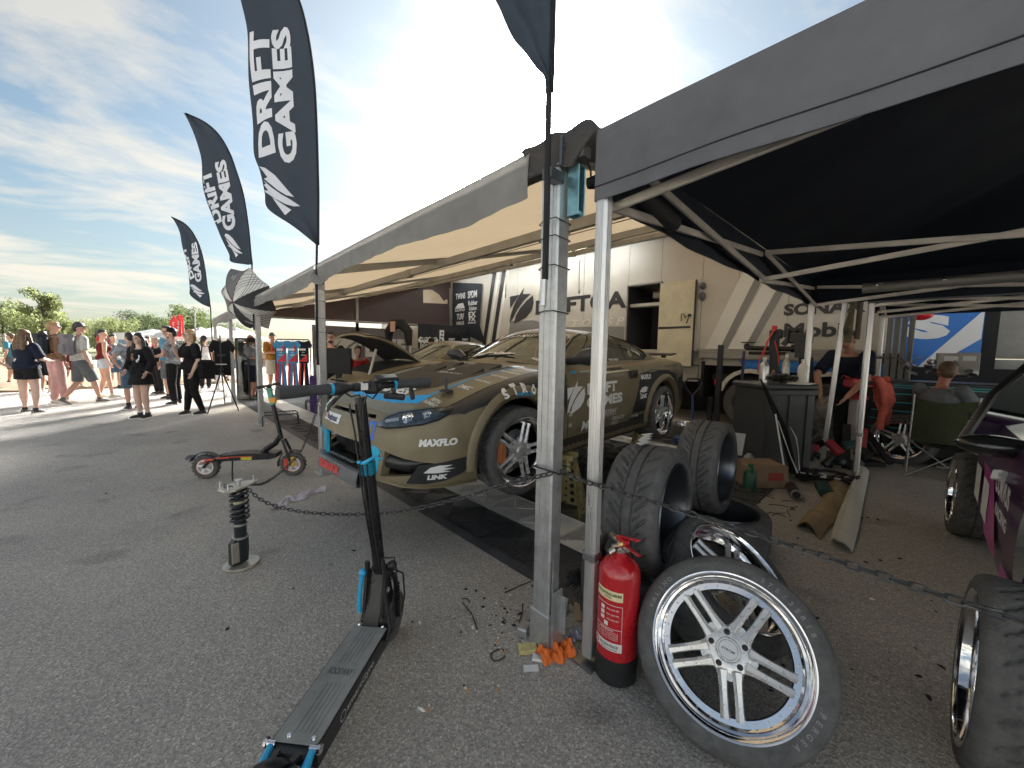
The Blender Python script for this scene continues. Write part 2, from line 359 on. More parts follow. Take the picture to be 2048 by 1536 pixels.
# ================================================================ FLOOR TILES (checkered interlocking mat)
TP = 0.40; MX = 1.70
tile_b = mat('tile_black', (.052, .054, .060), .5, var=.35, vs=5, rvar=.1); tile_g = mat('tile_grey', (.62, .62, .61), .55, var=.16, vs=6, rvar=.1)
def tile_mesh(m, name, ribs=12):
    mb = MB(); h = TP/2 - .002; z1 = .012
    w = .010
    for (x, y, dx, dy) in ((0, -h+w/2, 2*h, w), (0, h-w/2, 2*h, w), (-h+w/2, 0, w, 2*h-2*w), (h-w/2, 0, w, 2*h-2*w)): mb.box((x, y, z1/2), (dx, dy, z1))
    g = 2*h/(2*ribs)
    for k in range(1, ribs):        # four triangular quarters with ribs turned by 90 degrees
        t = h - k*(h/ribs); L = 2*t
        if t < .012: continue
        for s in (-1, 1):
            mb.box((0, s*t, .003), (L, .0050, .006))
    for k in range(1, ribs):
        y = -h + (2*k-1)*h/(ribs)/1.0
        for s in (-1, 1):
            L = abs(y)
            x0 = h - (h-abs(y))*1.0
            # horizontal ribs in the east and west quarters
            if abs(y) < h-.01: mb.box((s*(h+abs(y))/2, y, z1/2-.001), (h-abs(y), .0295, z1-.003))
    for s in (-1, 1): mb.bar((-h, -h*s, z1/2-.001), (h, h*s, z1/2-.001), .008, z1-.002)
    return mb.mesh(name, m)
tmb = tile_mesh(tile_b, 'tile_black_mesh'); tmg = tile_mesh(tile_g, 'tile_grey_mesh')
mat_root = thing('floor_mat', 'black interlocking tile floor with one light grey stripe, laid under the green race car', 'floor mat', (MX, .95, .003))
for j in range(0, 18):
    for i in range(0, 15):
        me = tmg if (i == 1 or (i == 9)) else tmb
        o = link('tile', me, mat_root); o.location = (TP*(i+.5), TP*(j+.5), 0); o.rotation_euler = (0, 0, R(90)*((i+j) % 2))
mb = MB(); mg = MB()
for j in range(18, 30):
    for i in range(0, 15):
        (mg if (i == 1 or i == 9) else mb).box((TP*(i+.5), TP*(j+.5), .008), (TP-.006, TP-.006, .016))
tag(mb.build('tile_field', tile_b, mat_root), kind='stuff'); tag(mg.build('tile_stripe', tile_g, mat_root), kind='stuff')
ramp = MB(); me = None
ramp.prism([(0, 0), (.07, 0), (.07, .016), (.055, .016)], -TP/2+.001, TP/2-.001, Matrix(((1, 0, 0, 0), (0, 0, -1, 0), (0, 1, 0, 0), (0, 0, 0, 1))))
rm = ramp.mesh('ramp_mesh', tile_b)
for j in range(0, 30): o = link('ramp_edge', rm, mat_root); o.location = (-.072, TP*(j+.5), 0)

# ================================================================ TRAILER
trm = mat('trailer_beige', (.50, .46, .39), .45, var=.07, vs=1.6, rvar=.08); trl = mat('trailer_light_stripe', (.66, .63, .56), .45, var=.05, vs=2)
trg = mat('trailer_grey', (.21, .20, .185), .45, var=.08, vs=2); trd = mat('trailer_black_print', (.025, .025, .028), .4)
trim = mat('trailer_trim', (.30, .285, .25), .6, 0, var=.15, vs=4)
XT = 8.0; TY0, TY1 = .43, 17.4; ZB, ZT = 1.49, 3.9
TR = thing('trailer', 'long beige race trailer with dark lettering and an open side door, behind the green car', 'trailer', (XT, 0, 0))
seams = [TY0, 1.62, 2.4, 3.05, 3.9, 4.66, 5.9, 7.1, 8.3, 9.5, 10.7, 11.9, 13.1, 14.3, 15.5, 16.5, TY1]
for a, b2 in zip(seams[:-1], seams[1:]):
    if abs(a-3.9) < .01:
        mb = MB(); mb.box((.02, (a+b2)/2, (2.88+ZT)/2), (.04, b2-a-.008, ZT-2.88)); mb.build('panel', trm, TR); continue
    mb = MB(); mb.box((.02, (a+b2)/2, (ZB+ZT)/2), (.04, b2-a-.008, ZT-ZB), bev=.002); mb.build('panel', trm, TR)
mb = MB()
mb.box((1.28, TY0-.02+.0, (ZB+ZT)/2), (2.5, .04, ZT-ZB)); mb.box((1.28, TY1+.02, (ZB+ZT)/2), (2.5, .04, ZT-ZB)); mb.box((2.55, (TY0+TY1)/2, (ZB+ZT)/2), (.04, TY1-TY0, ZT-ZB))
mb.box((1.28, (TY0+TY1)/2, ZT+.03), (2.6, TY1-TY0+.1, .06)); mb.box((1.3, (TY0+TY1)/2, 1.33), (2.4, TY1-TY0, .3))
mb.build('body', trm, TR)
mb = MB(); mb.box((-.015, (TY0+3.1)/2, 1.475), (.03, 3.1-TY0, .05)); mb.box((-.015, (TY0+3.04)/2, 1.385), (.02, 3.04-TY0, .12)); mb.build('trim_rail', trim, TR)
mb = MB(); mb.box((.02, (4.7+TY1)/2, 1.30), (.04, TY1-4.7, .36)); mb.box((.02, 3.5, 1.0), (.05, .9, .32)); mb.box((.03, 9.5, .9), (.04, 6, .5)); mb.build('skirt', trim, TR)
mb = MB(); mb.box((.06, 3.02, 1.15), (.06, .04, .55)); mb.tube([(.0, 3.0, 1.48), (.0, 2.98, 1.40), (.0, 2.9, 1.33), (.0, 2.75, 1.31), (0, TY0, 1.31)], .012, 6)
mb.build('arch_edge', trim, TR)
# interior of the doorway
mb = MB(); mb.box((1.2, 4.27, 2.0), (.03, .9, 1.8)); mb.box((.6, 3.86, 2.0), (1.2, .03, 1.8)); mb.box((.6, 4.69, 2.0), (1.2, .03, 1.8)); mb.box((.6, 4.27, 1.12), (1.2, .9, .03)); mb.build('interior', mat('trailer_inside', (.05, .05, .055), .7), TR)
mb = MB(); mb.box((.25, 4.27, 2.47), (.3, .78, .07)); mb.box((.5, 4.1, 2.7), (.3, .3, .12)); mb.build('shelf', mat('shelf_cream', (.45, .42, .36), .6), TR)
mb = MB()
for y in (3.885, 4.665): mb.box((-.015, y, 2.02), (.05, .03, 1.76))
mb.box((-.015, 4.275, 2.905), (.05, .81, .03)); mb.box((-.015, 4.275, 1.135), (.05, .81, .03)); mb.build('door_frame', steel, TR)
dm = mat('door_cream', (.60, .54, .38), .5, var=.12, vs=5)
mb = MB(); mb.box((-.07, 3.50, 2.0), (.05, .74, 1.72), bev=.006); dr = mb.build('door', dm, TR)
mb = MB(); mb.box((-.098, 3.53, 1.93), (.006, .66, .045)); mb.build('kick_strip', trd, dr)
mb = MB(); mb.box((-.1, 3.13, 2.0), (.01, .035, 1.7)); mb.tube([(-.12, 3.3, 2.1), (-.14, 3.33, 2.2), (-.14, 3.37, 2.2), (-.13, 3.38, 2.05)], .008, 6); mb.cyl((-.14, 3.22, 2.16), (-.10, 3.22, 2.16), .03); mb.tube([(-.13, 3.3, 2.13), (-.13, 3.22, 2.16), (-.13, 3.27, 2.0)], .011, 6); mb.build('handle', black, dr)
mb = MB(); mb.ball((-.05, 3.02, 2.72), (.05, .06, .07)); mb.ball((-.05, 3.02, 2.52), (.05, .06, .09)); mb.build('bumper_stop', rubber, TR)
def tside(mb, pts, mi=0, x=-.004): mb.add([(x, y, z) for y, z in pts], [tuple(range(len(pts)))], mi)
mb = MB()
for k, (yt, yb) in enumerate(((2.42, 2.93), (1.98, 2.52))):
    w = .26; s = (ZT-1.5)/(2.767-1.525); dy = (yt-yb)*s
    tside(mb, [(yb, 1.5), (yb+dy, ZT), (yb+dy-w, ZT), (yb-w, 1.5)])
mb.build('light_stripe', trl, TR)
mb = MB()
for k, (yt, yb) in enumerate(((2.42-.27, 2.93-.27), (1.98-.27, 2.52-.27))):
    w = .13; s = (ZT-1.5)/(2.767-1.525); dy = (yt-yb)*s
    tside(mb, [(yb, 1.5), (yb+dy, ZT), (yb+dy-w, ZT), (yb-w, 1.5)], x=-.007)
mb.build('grey_stripe', trg, TR)
mb = MB()
for y0 in (9.42, 8.98):
    tside(mb, [(y0+.50, 1.5), (y0-.02, ZT), (y0-.20, ZT), (y0+.32, 1.5)])
mb.build('black_stripe', trd, TR)
mb = MB()
for y0 in (9.17, 8.76): tside(mb, [(y0+.50, 1.5), (y0-.02, ZT), (y0-.12, ZT), (y0+.40, 1.5)], x=-.007)
tside(mb, [(8.25+.02, 1.5), (7.4, 1.5), (7.2, 1.52), (8.2, 1.55)]); mb.build('pale_stripe', trl, TR)
mb = MB(); tside(mb, [(8.75, 1.5), (8.55, 2.3), (7.6, 2.28), (6.8, 2.05), (4.72, 2.0), (4.72, 1.5)], x=-.003); mb.build('grey_field', trg, TR)
U = (0, -1, 0); V = (0, 0, 1)
mb = MB(); flat_emblem(mb, (-.012, 8.10, 2.72), U, V, 1.02, 1.0); flat_text(mb, 'DRIFTGA', (-.012, 6.11, 2.62), U, V, .40, 2.84, .04); mb.build('lettering', trd, TR)
mb = MB(); flat_text(mb, 'M O T O R S P', (-.012, 5.9, 2.13), U, V, .17, 2.35, .01, .25); mb.build('lettering', mat('cream_print', (.66, .63, .56), .5), TR)
mb = MB(); flat_text(mb, 'SONAX', (-.012, 1.15, 2.17), U, V, .20, 1.05, .05); flat_text(mb, 'Mobil', (-.012, 1.22, 1.82), U, V, .24, .86, .035); flat_text(mb, 'OFFICIAL', (-.012, 1.2, 2.62), U, V, .06, .4, .02); flat_text(mb, 'www', (-.012, .9, 2.52), U, V, .06, .2, .02)
mb.bar((-.012, 2.0-.8, 2.72), (-.012, .6, 2.72), .01, .02)
mb.build('lettering', trd, TR)
bl = mat('blue_vinyl', (.02, .20, .60), .35)
mb = MB(); tside(mb, [(2.32, 1.27), (2.24, 1.16), (.45, 1.16), (.45, 1.30), (2.26, 1.30)], x=.02); mb.box((.06, 1.3, 1.2), (.03, 1.9, .2)); mb.build('side_board', bl, TR)
mb = MB(); mb.box((.3, 1.6, .95), (.4, 2.4, .12)); mb.box((.35, 3.0, .9), (.6, .1, .7)); mb.box((.5, 1.6, 1.2), (.05, 2.8, .5)); mb.box((1.9, 7.9, .6), (.1, 19, 1.26)); mb.box((1.2, .47, .6), (1.6, .06, 1.26)); mb.build('chassis_and_light_block', matblack, TR)  # long and end black walls are added to block sunlight passing under the trailer
mb = MB(); mb.box((.01, 2.05, 1.315), (.02, .1, .03)); mb.build('marker_light', mat('orange_lens', (.8, .22, .02), .3), TR)
fend = mat('fender_cream', (.60, .57, .50), .5, var=.1, vs=3)
for yc in (2.12, .98):
    mb = MB()
    arc = [(.52*math.cos(a)*(1.0), .52*math.sin(a)) for a in [R(10+16*i) for i in range(11)]]
    for i in range(len(arc)-1):
        p, q = arc[i], arc[i+1]
        mb.add([(-.02, yc+p[0], .62+p[1]), (.38, yc+p[0], .62+p[1]), (.38, yc+q[0], .62+q[1]), (-.02, yc+q[0], .62+q[1]),
                (-.02, yc+p[0]*.86, .62+p[1]*.86), (-.02, yc+q[0]*.86, .62+q[1]*.86)], [(0, 1, 2, 3), (0, 3, 5, 4)])
    mb.build('mudguard', fend, TR)
    mb = MB(); M = Matrix.Translation((0.0, yc, .50)) @ Matrix.Rotation(R(-90), 4, 'Y')
    mb.lathe([(.28, -.02), (.36, 0), (.42, .0), (.44, -.04), (.44, -.28), (.36, -.3), (.28, -.3)], 36, M)
    w = mb.build('wheel', rubber, TR)
    mb = MB(); mb.lathe([(.28, 0), (.27, -.06), (.25, -.14), (.15, -.12), (.13, -.04), (.0, -.03)], 28, M); 
    for k in range(8): a = k*math.pi/4; mb.cyl((.08, yc+.19*math.cos(a), .50+.19*math.sin(a)), (.13, yc+.19*math.cos(a), .50+.19*math.sin(a)), .022, n=8)
    mb.build('rim', steel, w)
mb = MB(); mb.box((-.02, 2.66, .86), (.05, .10, .1)); mb.build('red_lamp', mat('red_lens', (.6, .02, .02), .3), TR)
# grey column of strapped poles at the trailer's near end
PB = thing('pole_bundle', 'bundle of grey ribbed poles standing at the right end of the beige trailer', 'poles', (7.9, .22, 0))
for k in range(4):
    mb = MB(); mb.box((.0, .12-k*.075, 1.15), (.05, .06, 2.1), bev=.008); mb.build('pole', mat('pole_grey', (.22, .22, .21), .5, .3, var=.3, vs=4, stretch=(1, 1, .2)), PB)

# ================================================================ AWNING
def exl(Y): return 1.296 + .0190*(Y-1.13)
AW = thing('awning', 'big awning roof with grey valance and square galvanised posts, over the green race car', 'awning', (0, 0, 0))
canv = fabric('awning_canvas', (.46, .39, .27), .44, var=.08, vs=1.2, bump=.15, bs=2.2, tcol=(.42, .33, .22))
ZE, ZR = 2.24, 3.93; YN, YF = .98, 15.3
bays = [YN, 1.13, 4.48, 8.11, 11.7, 15.3]
def roofz(X, Y):
    t = (X-exl(Y))/(XT-exl(Y)); b = [1.13, 4.48, 8.11, 11.7, 15.3]
    return ZE + (ZR-ZE)*t - .05*math.sin(math.pi*min(1, max(0, t))) + .003*math.sin(Y*5.1+X*2)*math.sin(X*1.7)
mb = MB(); mb.grid(lambda u, v: (lambda Y: (lambda X: (X, Y, roofz(X, Y)))(exl(Y)+(XT-.03-exl(Y))*v))(YN+(YF-YN)*u), 90, 30)
mb.build('canvas', canv, AW)
seamm = mat('canvas_seam', (.20, .17, .12), .8)
for t in (.38, .70):
    mb = MB(); mb.tube([(exl(y)+(XT-exl(y))*t, y, roofz(exl(y)+(XT-exl(y))*t, y)-.006) for y in [YN+(YF-YN)*k/50 for k in range(51)]], .006, 5); mb.build('seam', seamm, AW)
beam = mat('awning_beam', (.33, .32, .29), .5, .4, var=.15, vs=4)
for t in (.22, .52, .80):
    mb = MB(); P = [(exl(y)+(XT-exl(y))*t, y, roofz(exl(y)+(XT-exl(y))*t, y)-.085) for y in (YN+.05, YF-.05)]; mb.bar(P[0], P[1], .05, .09); 
    for y in (2.3, 5.2, 7.9, 10.9): X = exl(y)+(XT-exl(y))*t; mb.box((X, y, roofz(X, y)-.09), (.07, .10, .11))
    mb.build('purlin', beam, AW)
mb = MB(); mb.bar((XT-.08, YN, 3.86), (XT-.08, YF, 3.86), .10, .09); mb.build('wall_rail', beam, AW)
for y in (1.06, 4.48, 8.11, 11.66, 15.25):
    mb = MB(); mb.bar((exl(y), y, roofz(exl(y), y)-.05), (XT-.05, y, roofz(XT, y)-.07), .05, .08); mb.build('rafter', beam, AW)
mb = MB(); mb.bar((exl(YN)+.03, YN, ZE-.04), (exl(YF)+.03, YF, ZE-.04), .05, .07); mb.build('eave_beam', mat('eave_beam', (.10, .10, .10), .5, .3, var=.2, vs=4), AW)
valm = fabric('valance_cloth', (.235, .23, .22), .12, var=.18, vs=4, bump=.5, bs=7)
def valance(y0, y1, top, h, sag=.0, seed=0, mt=None, lift=.0):
    rnd = random.Random(seed); ph = [rnd.random()*6 for _ in range(5)]
    def fn(u, v):
        Y = y0+(y1-y0)*u; X = exl(Y)-.035; z = top - v*h*(1+.10*math.sin(u*7+ph[0])-sag*4*(u-.5)**2)
        wv = .016*v*math.sin(u*(y1-y0)*5+ph[1]) + .006*v*math.sin(u*(y1-y0)*13+ph[2]+v*3) + .004*v*math.sin(u*(y1-y0)*29+v*5+ph[3])
        ridge = .05*math.exp(-(v/.07)**2)
        return (X+wv*min(1, v*4)+ridge, Y, z)
    mb = MB(); mb.grid(fn, 70, 12); return mb.build('valance', mt or valm, AW)
valance(1.245, 4.40, ZE+.045, .215, .02, 1); valance(4.50, 8.05, ZE+.045, .225, .1, 2); valance(8.12, 11.66, ZE+.045, .27, .1, 3); valance(11.74, 15.3, ZE+.045, .27, 0, 4)
# fold of cloth round the middle post, gathered cloth over the near post
mb = MB(); mb.tube([(1.35, 4.62, 2.20), (1.32, 4.52, 2.14), (1.31, 4.44, 2.12), (1.33, 4.36, 2.08), (1.36, 4.30, 2.05)], [.03, .05, .055, .045, .02], 10, sq=.6); mb.build('cloth_fold', valm, AW)
rc0 = cr([(1.26, 1.30, 2.27), (1.255, 1.18, 2.275), (1.28, 1.06, 2.285), (1.36, 1.0, 2.325), (1.46, .975, 2.315), (1.62, .965, 2.29), (1.80, .96, 2.27)], 8)
mb = MB(); mb.grid(lambda u, v: (lambda p: (p[0]+.02*math.sin(v*3)*math.sin(u*9), p[1]-.05*math.sin(v*math.pi)+.012*math.sin(u*22+v*3), p[2]-v*(.10+.05*math.sin(u*3.1))+.008*math.sin(u*31)))(rc0[min(len(rc0)-1, int(u*(len(rc0)-1)+.5))]), 48, 8); mb.build('rolled_cloth', mat('roll_cloth', (.045, .04, .038), .7, bump=.6, bs=14, sheen=.0), AW)
mb = MB(); mb.tube([(1.40, 1.03, 2.10), (1.46, .98, 2.12), (1.60, .92, 2.10), (1.95, .90, 2.03)], [.022, .038, .042, .042], 14); mb.build('crank_tube', matblack, AW)
mb = MB(); mb.tube([(1.36, 1.04, 2.24), (1.40, 1.02, 2.16), (1.38, 1.0, 2.12)], [.008, .010, .014], 6, sq=.3); mb.build('strap', mat('strap_brown', (.10, .08, .06), .8), AW)
# posts
def post(Y, top=2.16, w=.080, big=False):
    X = exl(Y)+.015
    mb = MB(); mb.box((X, Y, top/2), (w, w*1.25, top), bev=.008)
    for s in (-1, 1): mb.box((X-w/2-.0015, Y+s*.018, top/2), (.003, .006, top-.1))
    p = mb.build('post', galv, AW)
    mb = MB(); mb.box((X, Y, .09), (w+.016, w*1.25+.016, .18), bev=.004); mb.box((X, Y-.02, .004), (.16, .2, .008)); mb.build('foot', galv, p)
    return p
for Y in (4.48, 8.11, 11.7, 15.3): 
    p = post(Y)
    mb = MB(); X = exl(Y)+.015; mb.box((X-.02, Y-.06, 2.10), (.06, .012, .2)); mb.cyl((X-.02, Y-.07, 2.14), (X-.02, Y-.06, 2.14), .012, n=8); mb.build('bracket', steel, p)
pn = post(1.13, 2.17)
X = exl(1.13)
mb = MB(); mb.bar((X-.02, 1.06, .50-.05), (X-.02, 1.06, .0), .004, .004)
mb.box((X+.02, 1.066, .16), (.07, .012, .26), bev=.003); mb.box((X+.045, 1.05, .17), (.012, .03, .18), bev=.003)
mb.build('foot_sleeve', galv, pn)
brk = mat('bracket_blue_green', (.24, .45, .50), .3, .8, var=.25, vs=12)
mb = MB()
for s in (-1, 1): mb.box((X+.04+s*.02, 1.04, 2.05), (.006, .06, .20), bev=.002)
mb.box((X+.04, 1.066, 2.05), (.04, .006, .20)); mb.box((X+.04, 1.035, 2.145), (.04, .05, .005)); mb.cyl((X+.02, 1.03, 1.965), (X+.075, 1.03, 1.965), .010, n=8)
mb.build('bracket', brk, pn)
mb = MB(); mb.box((X-.01, 1.07, 2.20), (.05, .012, .12), bev=.003); mb.cyl((X-.01, 1.055, 2.22), (X-.01, 1.068, 2.22), .013, n=10); mb.box((X-.05, 1.09, 2.10), (.09, .05, .045), bev=.004); mb.build('clamp', mat('clamp_dark', (.09, .10, .11), .4, .6), pn)
for Y, zs in ((1.13, (1.93, 1.86, 1.74, 1.55)), (4.48, (2.0, 1.88, 1.7, 1.55)), (8.11, (.6,))):
    X = exl(Y)+.015
    for z in zs:
        mb = MB(); hw, hy = .049, .060; hw = .043; hy = .053; q = [(X+hw, Y-hy), (X-hw-.02, Y-hy-.004), (X-hw-.028, Y-.01), (X-hw, Y+hy), (X+hw, Y+hy)]
        mb.tube([(x, y, z + .006*math.sin(i)) for i, (x, y) in enumerate(q)], .0026, 5, closed=True); mb.build('cable_tie', black, AW)
# LED strips under the roof (lit)
led = mat('led_white', (.9, .95, 1), .4, emit=(.85, .93, 1.0), es=5.5)
LS = thing('light_strip', 'white LED light tubes hanging in a zigzag line under the awning roof', 'light', (0, 0, 0))
pts = [AX(748, 590, 7.4), AX(830, 572, 7.4), AX(826, 569, 7.4), AX(960, 548, 7.4), AX(1060, 523, 7.3), AX(1130, 508, 7.3), AX(1240, 487, 7.3), AX(1240, 491, 7.3), AX(1130, 512, 7.3), AX(1020, 534, 7.3), AX(960, 546, 7.35)]
for p, q in zip(pts[:-1], pts[1:]):
    if (p-q).length > .2: mb = MB(); mb.cyl(p, q, .014, n=6); mb.build('light_tube', led, LS)
# hanging cords
for px, y0, y1 in ((806, 585, 672), (1013, 550, 592), (1160, 520, 583)):
    p = AX(px, y0, 6.5); q = AX(px-2, y1, 6.5); mb = MB(); mb.tube([p, p.lerp(q, .5)+Vector((.01, .02, 0)), q], .008, 5); mb.ball(q, (.02, .02, .05), 6, 5)
    mb.build('hanging_cord', mat('cord_pale', (.35, .32, .28), .7), AW)
# end wall (brown tarpaulin) with window
brown = mat('brown_tarpaulin', (.075, .048, .045), .6, var=.12, vs=1.5, bump=.25, bs=3)
EW = thing('tarpaulin_wall', 'dark brown tarpaulin hung across the far end of the awning, with a bright window', 'tarpaulin', (0, 11.72, 0))
def zt(X): return roofz(X, 11.7)-.10
wx0, wx1 = 6.88, 7.86
mb = MB()
for k, (a, b2) in enumerate(((2.35, 4.6), (4.6, 5.9), (5.9, wx0))):
    mb.add([(a, 0, 2.16), (b2, 0, 2.2), (b2, 0, zt(b2)), (a, 0, zt(a))], [(0, 1, 2, 3)])
mb.add([(wx0, 0, 2.2), (XT, 0, 2.2), (XT, 0, 3.05), (wx0, 0, 2.98)], [(0, 1, 2, 3)])
mb.add([(wx0, 0, 3.42), (XT, 0, 3.56), (XT, 0, zt(XT)), (wx0, 0, zt(wx0))], [(0, 1, 2, 3)]); mb.add([(wx1, 0, 3.04), (XT, 0, 3.05), (XT, 0, 3.56), (wx1, 0, 3.54)], [(0, 1, 2, 3)])
mb.add([(wx0+.3, -.02, 3.47), (wx1, -.02, 3.55), (wx1, -.03, 3.22), (wx0+.78, -.05, 3.12), (wx0+.6, -.04, 3.32)], [(0, 1, 2, 3, 4)])
mb.build('sheet', brown, EW)
mb = MB(); mb.bar((2.3, -.03, 2.17), (8, -.03, 2.25), .05, .05); mb.build('lower_rail', beam, EW)
mb = MB(); mb.box((4.62, -.03, 2.4), (.07, .07, 1.0)); mb.box((4.62, -.03, 1.2), (.07, .07, 1.9)); mb.build('upright', beam, EW)
mb = MB(); mb.box((7.93, -.06, 2.9), (.05, .05, 1.4)); mb.build('upright', beam, EW)
# printed banner wall below
BW = thing('banner_wall', 'grey banner wall with large white emblem and lettering behind the merchandise table', 'banner', (0, 14.6, 0))
mb = MB(); mb.box((7.6, 0, 1.15), (6.8, .02, 2.1)); mb.build('sheet', mat('banner_lilac_grey', (.20, .19, .22), .6, var=.15, vs=1.5), BW)
mb = MB(); flat_emblem(mb, (5.35, -.014, 1.35), (1, 0, 0), (0, 0, 1), 1.4, 1.15); flat_text(mb, 'DRIFT', (7.15, -.014, 1.45), (1, 0, 0), (0, 0, 1), .72, 2.2, .05); flat_text(mb, 'GAMES', (9.1, -.014, 1.2), (1, 0, 0), (0, 0, 1), .72, 2.2, .05)
mb.build('lettering', white, BW)
MWm = mat('merch_black', (.02, .02, .025), .8, var=.2, vs=3)
MW = thing('merchandise_wall', 'black display wall hung with printed t-shirts left of the striped trailer side', 'display wall', (0, 0, 0))
def quadwall(px0, py0, px1, py1, Y): 
    a = AYp(px0, py0, Y); b = AYp(px1, py0, Y); z1 = (a.z+b.z)/2; z0 = AYp((px0+px1)/2, py1, Y).z; return a.x, b.x, z0, z1
x0, x1, z0, z1 = quadwall(836, 652, 972, 752, 10.6)
mb = MB(); mb.box(((x0+x1)/2, 10.6, (z0+z1)/2), (x1-x0, .03, z1-z0)); mb.build('panel', MWm, MW)
def shirt(mb, c, w, h, mi=0, M=None):
    pr = [(-.5, .30), (-.30, .5), (-.10, .46), (0, .42), (.10, .46), (.30, .5), (.5, .30), (.40, .14), (.29, .22), (.29, -.5), (-.29, -.5), (-.29, .22), (-.40, .14)]
    M = M or frame(c, (0, -1, 0)); mb.prism([(x*w, y*h) for x, y in pr], 0, .02, M, mi)
tees = mat('tee_black', (.012, .012, .014), .85)
for px, lw, tx in ((848, 0, 'DG'), (866, 0, 'DG'), (903, 1, '#5'), (930, 1, 'DG')):
    p = AYp(px, 690, 10.55); mb = MB(); shirt(mb, (p.x, 10.57, p.z), .62 if lw else .4, .85 if lw else .5); s_ = mb.build('hanging_shirt', tees if lw else whitep, MW)
    mb = MB(); flat_text(mb, 'DRIFT', (p.x, 10.535, p.z+.18), (1, 0, 0), (0, 0, 1), .07, .24, .03); flat_text(mb, tx, (p.x, 10.535, p.z-.02), (1, 0, 0), (0, 0, 1), .2, .2, .03); flat_text(mb, 'GAMES', (p.x, 10.535, p.z-.26), (1, 0, 0), (0, 0, 1), .05, .16, .03); mb.build('print', white if lw else tees, s_)
p = AYp(884, 690, 10.55); mb = MB(); mb.box((p.x, 10.565, p.z-.05), (.16, .02, 1.05)); s_ = mb.build('poster', white, MW)
mb = MB()
for k in range(9): mb.box((p.x+random.uniform(-.04, .04), 10.55, p.z-.5+k*.11), (.07, .01, .05), Matrix.Rotation(random.random(), 3, 'Y'))
mb.build('print', tees, s_)
# logo banner on the trailer, above
LB = thing('logo_banner', 'tall black banner of white sponsor marks at the far end of the trailer side', 'banner', (7.95, 0, 0))
mb = MB(); ya, yb = 11.55, 9.98; mb.add([(0, ya, 2.2), (0, yb, 2.2), (0, yb-.1, 3.55), (0, ya, 3.78)], [(0, 1, 2, 3)]); mb.add([(0, ya, 2.2), (0, 9.65, 1.6), (0, yb, 2.2)], [(0, 1, 2)]); mb.build('sheet', mat('banner_black', (.014, .018, .028), .7), LB)
mb = MB()
for s_, y, z, h, w in (('TWINS', 11.05, 3.26, .20, .55), ('SPDM', 10.38, 3.26, .24, .5), ('Rubber', 10.35, 2.98, .16, .5), ('Union', 10.35, 2.80, .14, .4), ('AUTO', 11.1, 2.78, .08, .6), ('TURF', 11.05, 2.56, .20, .42), ('HAUS', 11.05, 2.34, .12, .44), ('EX', 10.38, 2.60, .18, .4), ('FX', 10.38, 2.44, .14, .36), ('EXHAUST', 10.38, 2.32, .05, .45)):
    flat_text(mb, s_, (-.01, y, z), U, V, h, w, .03)
mb.add([(-.008, 11.4, 2.84), (-.008, 10.8, 2.84), (-.008, 10.9, 3.02), (-.008, 11.2, 3.0)], [(0, 1, 2, 3)]); mb.build('print', white, LB)

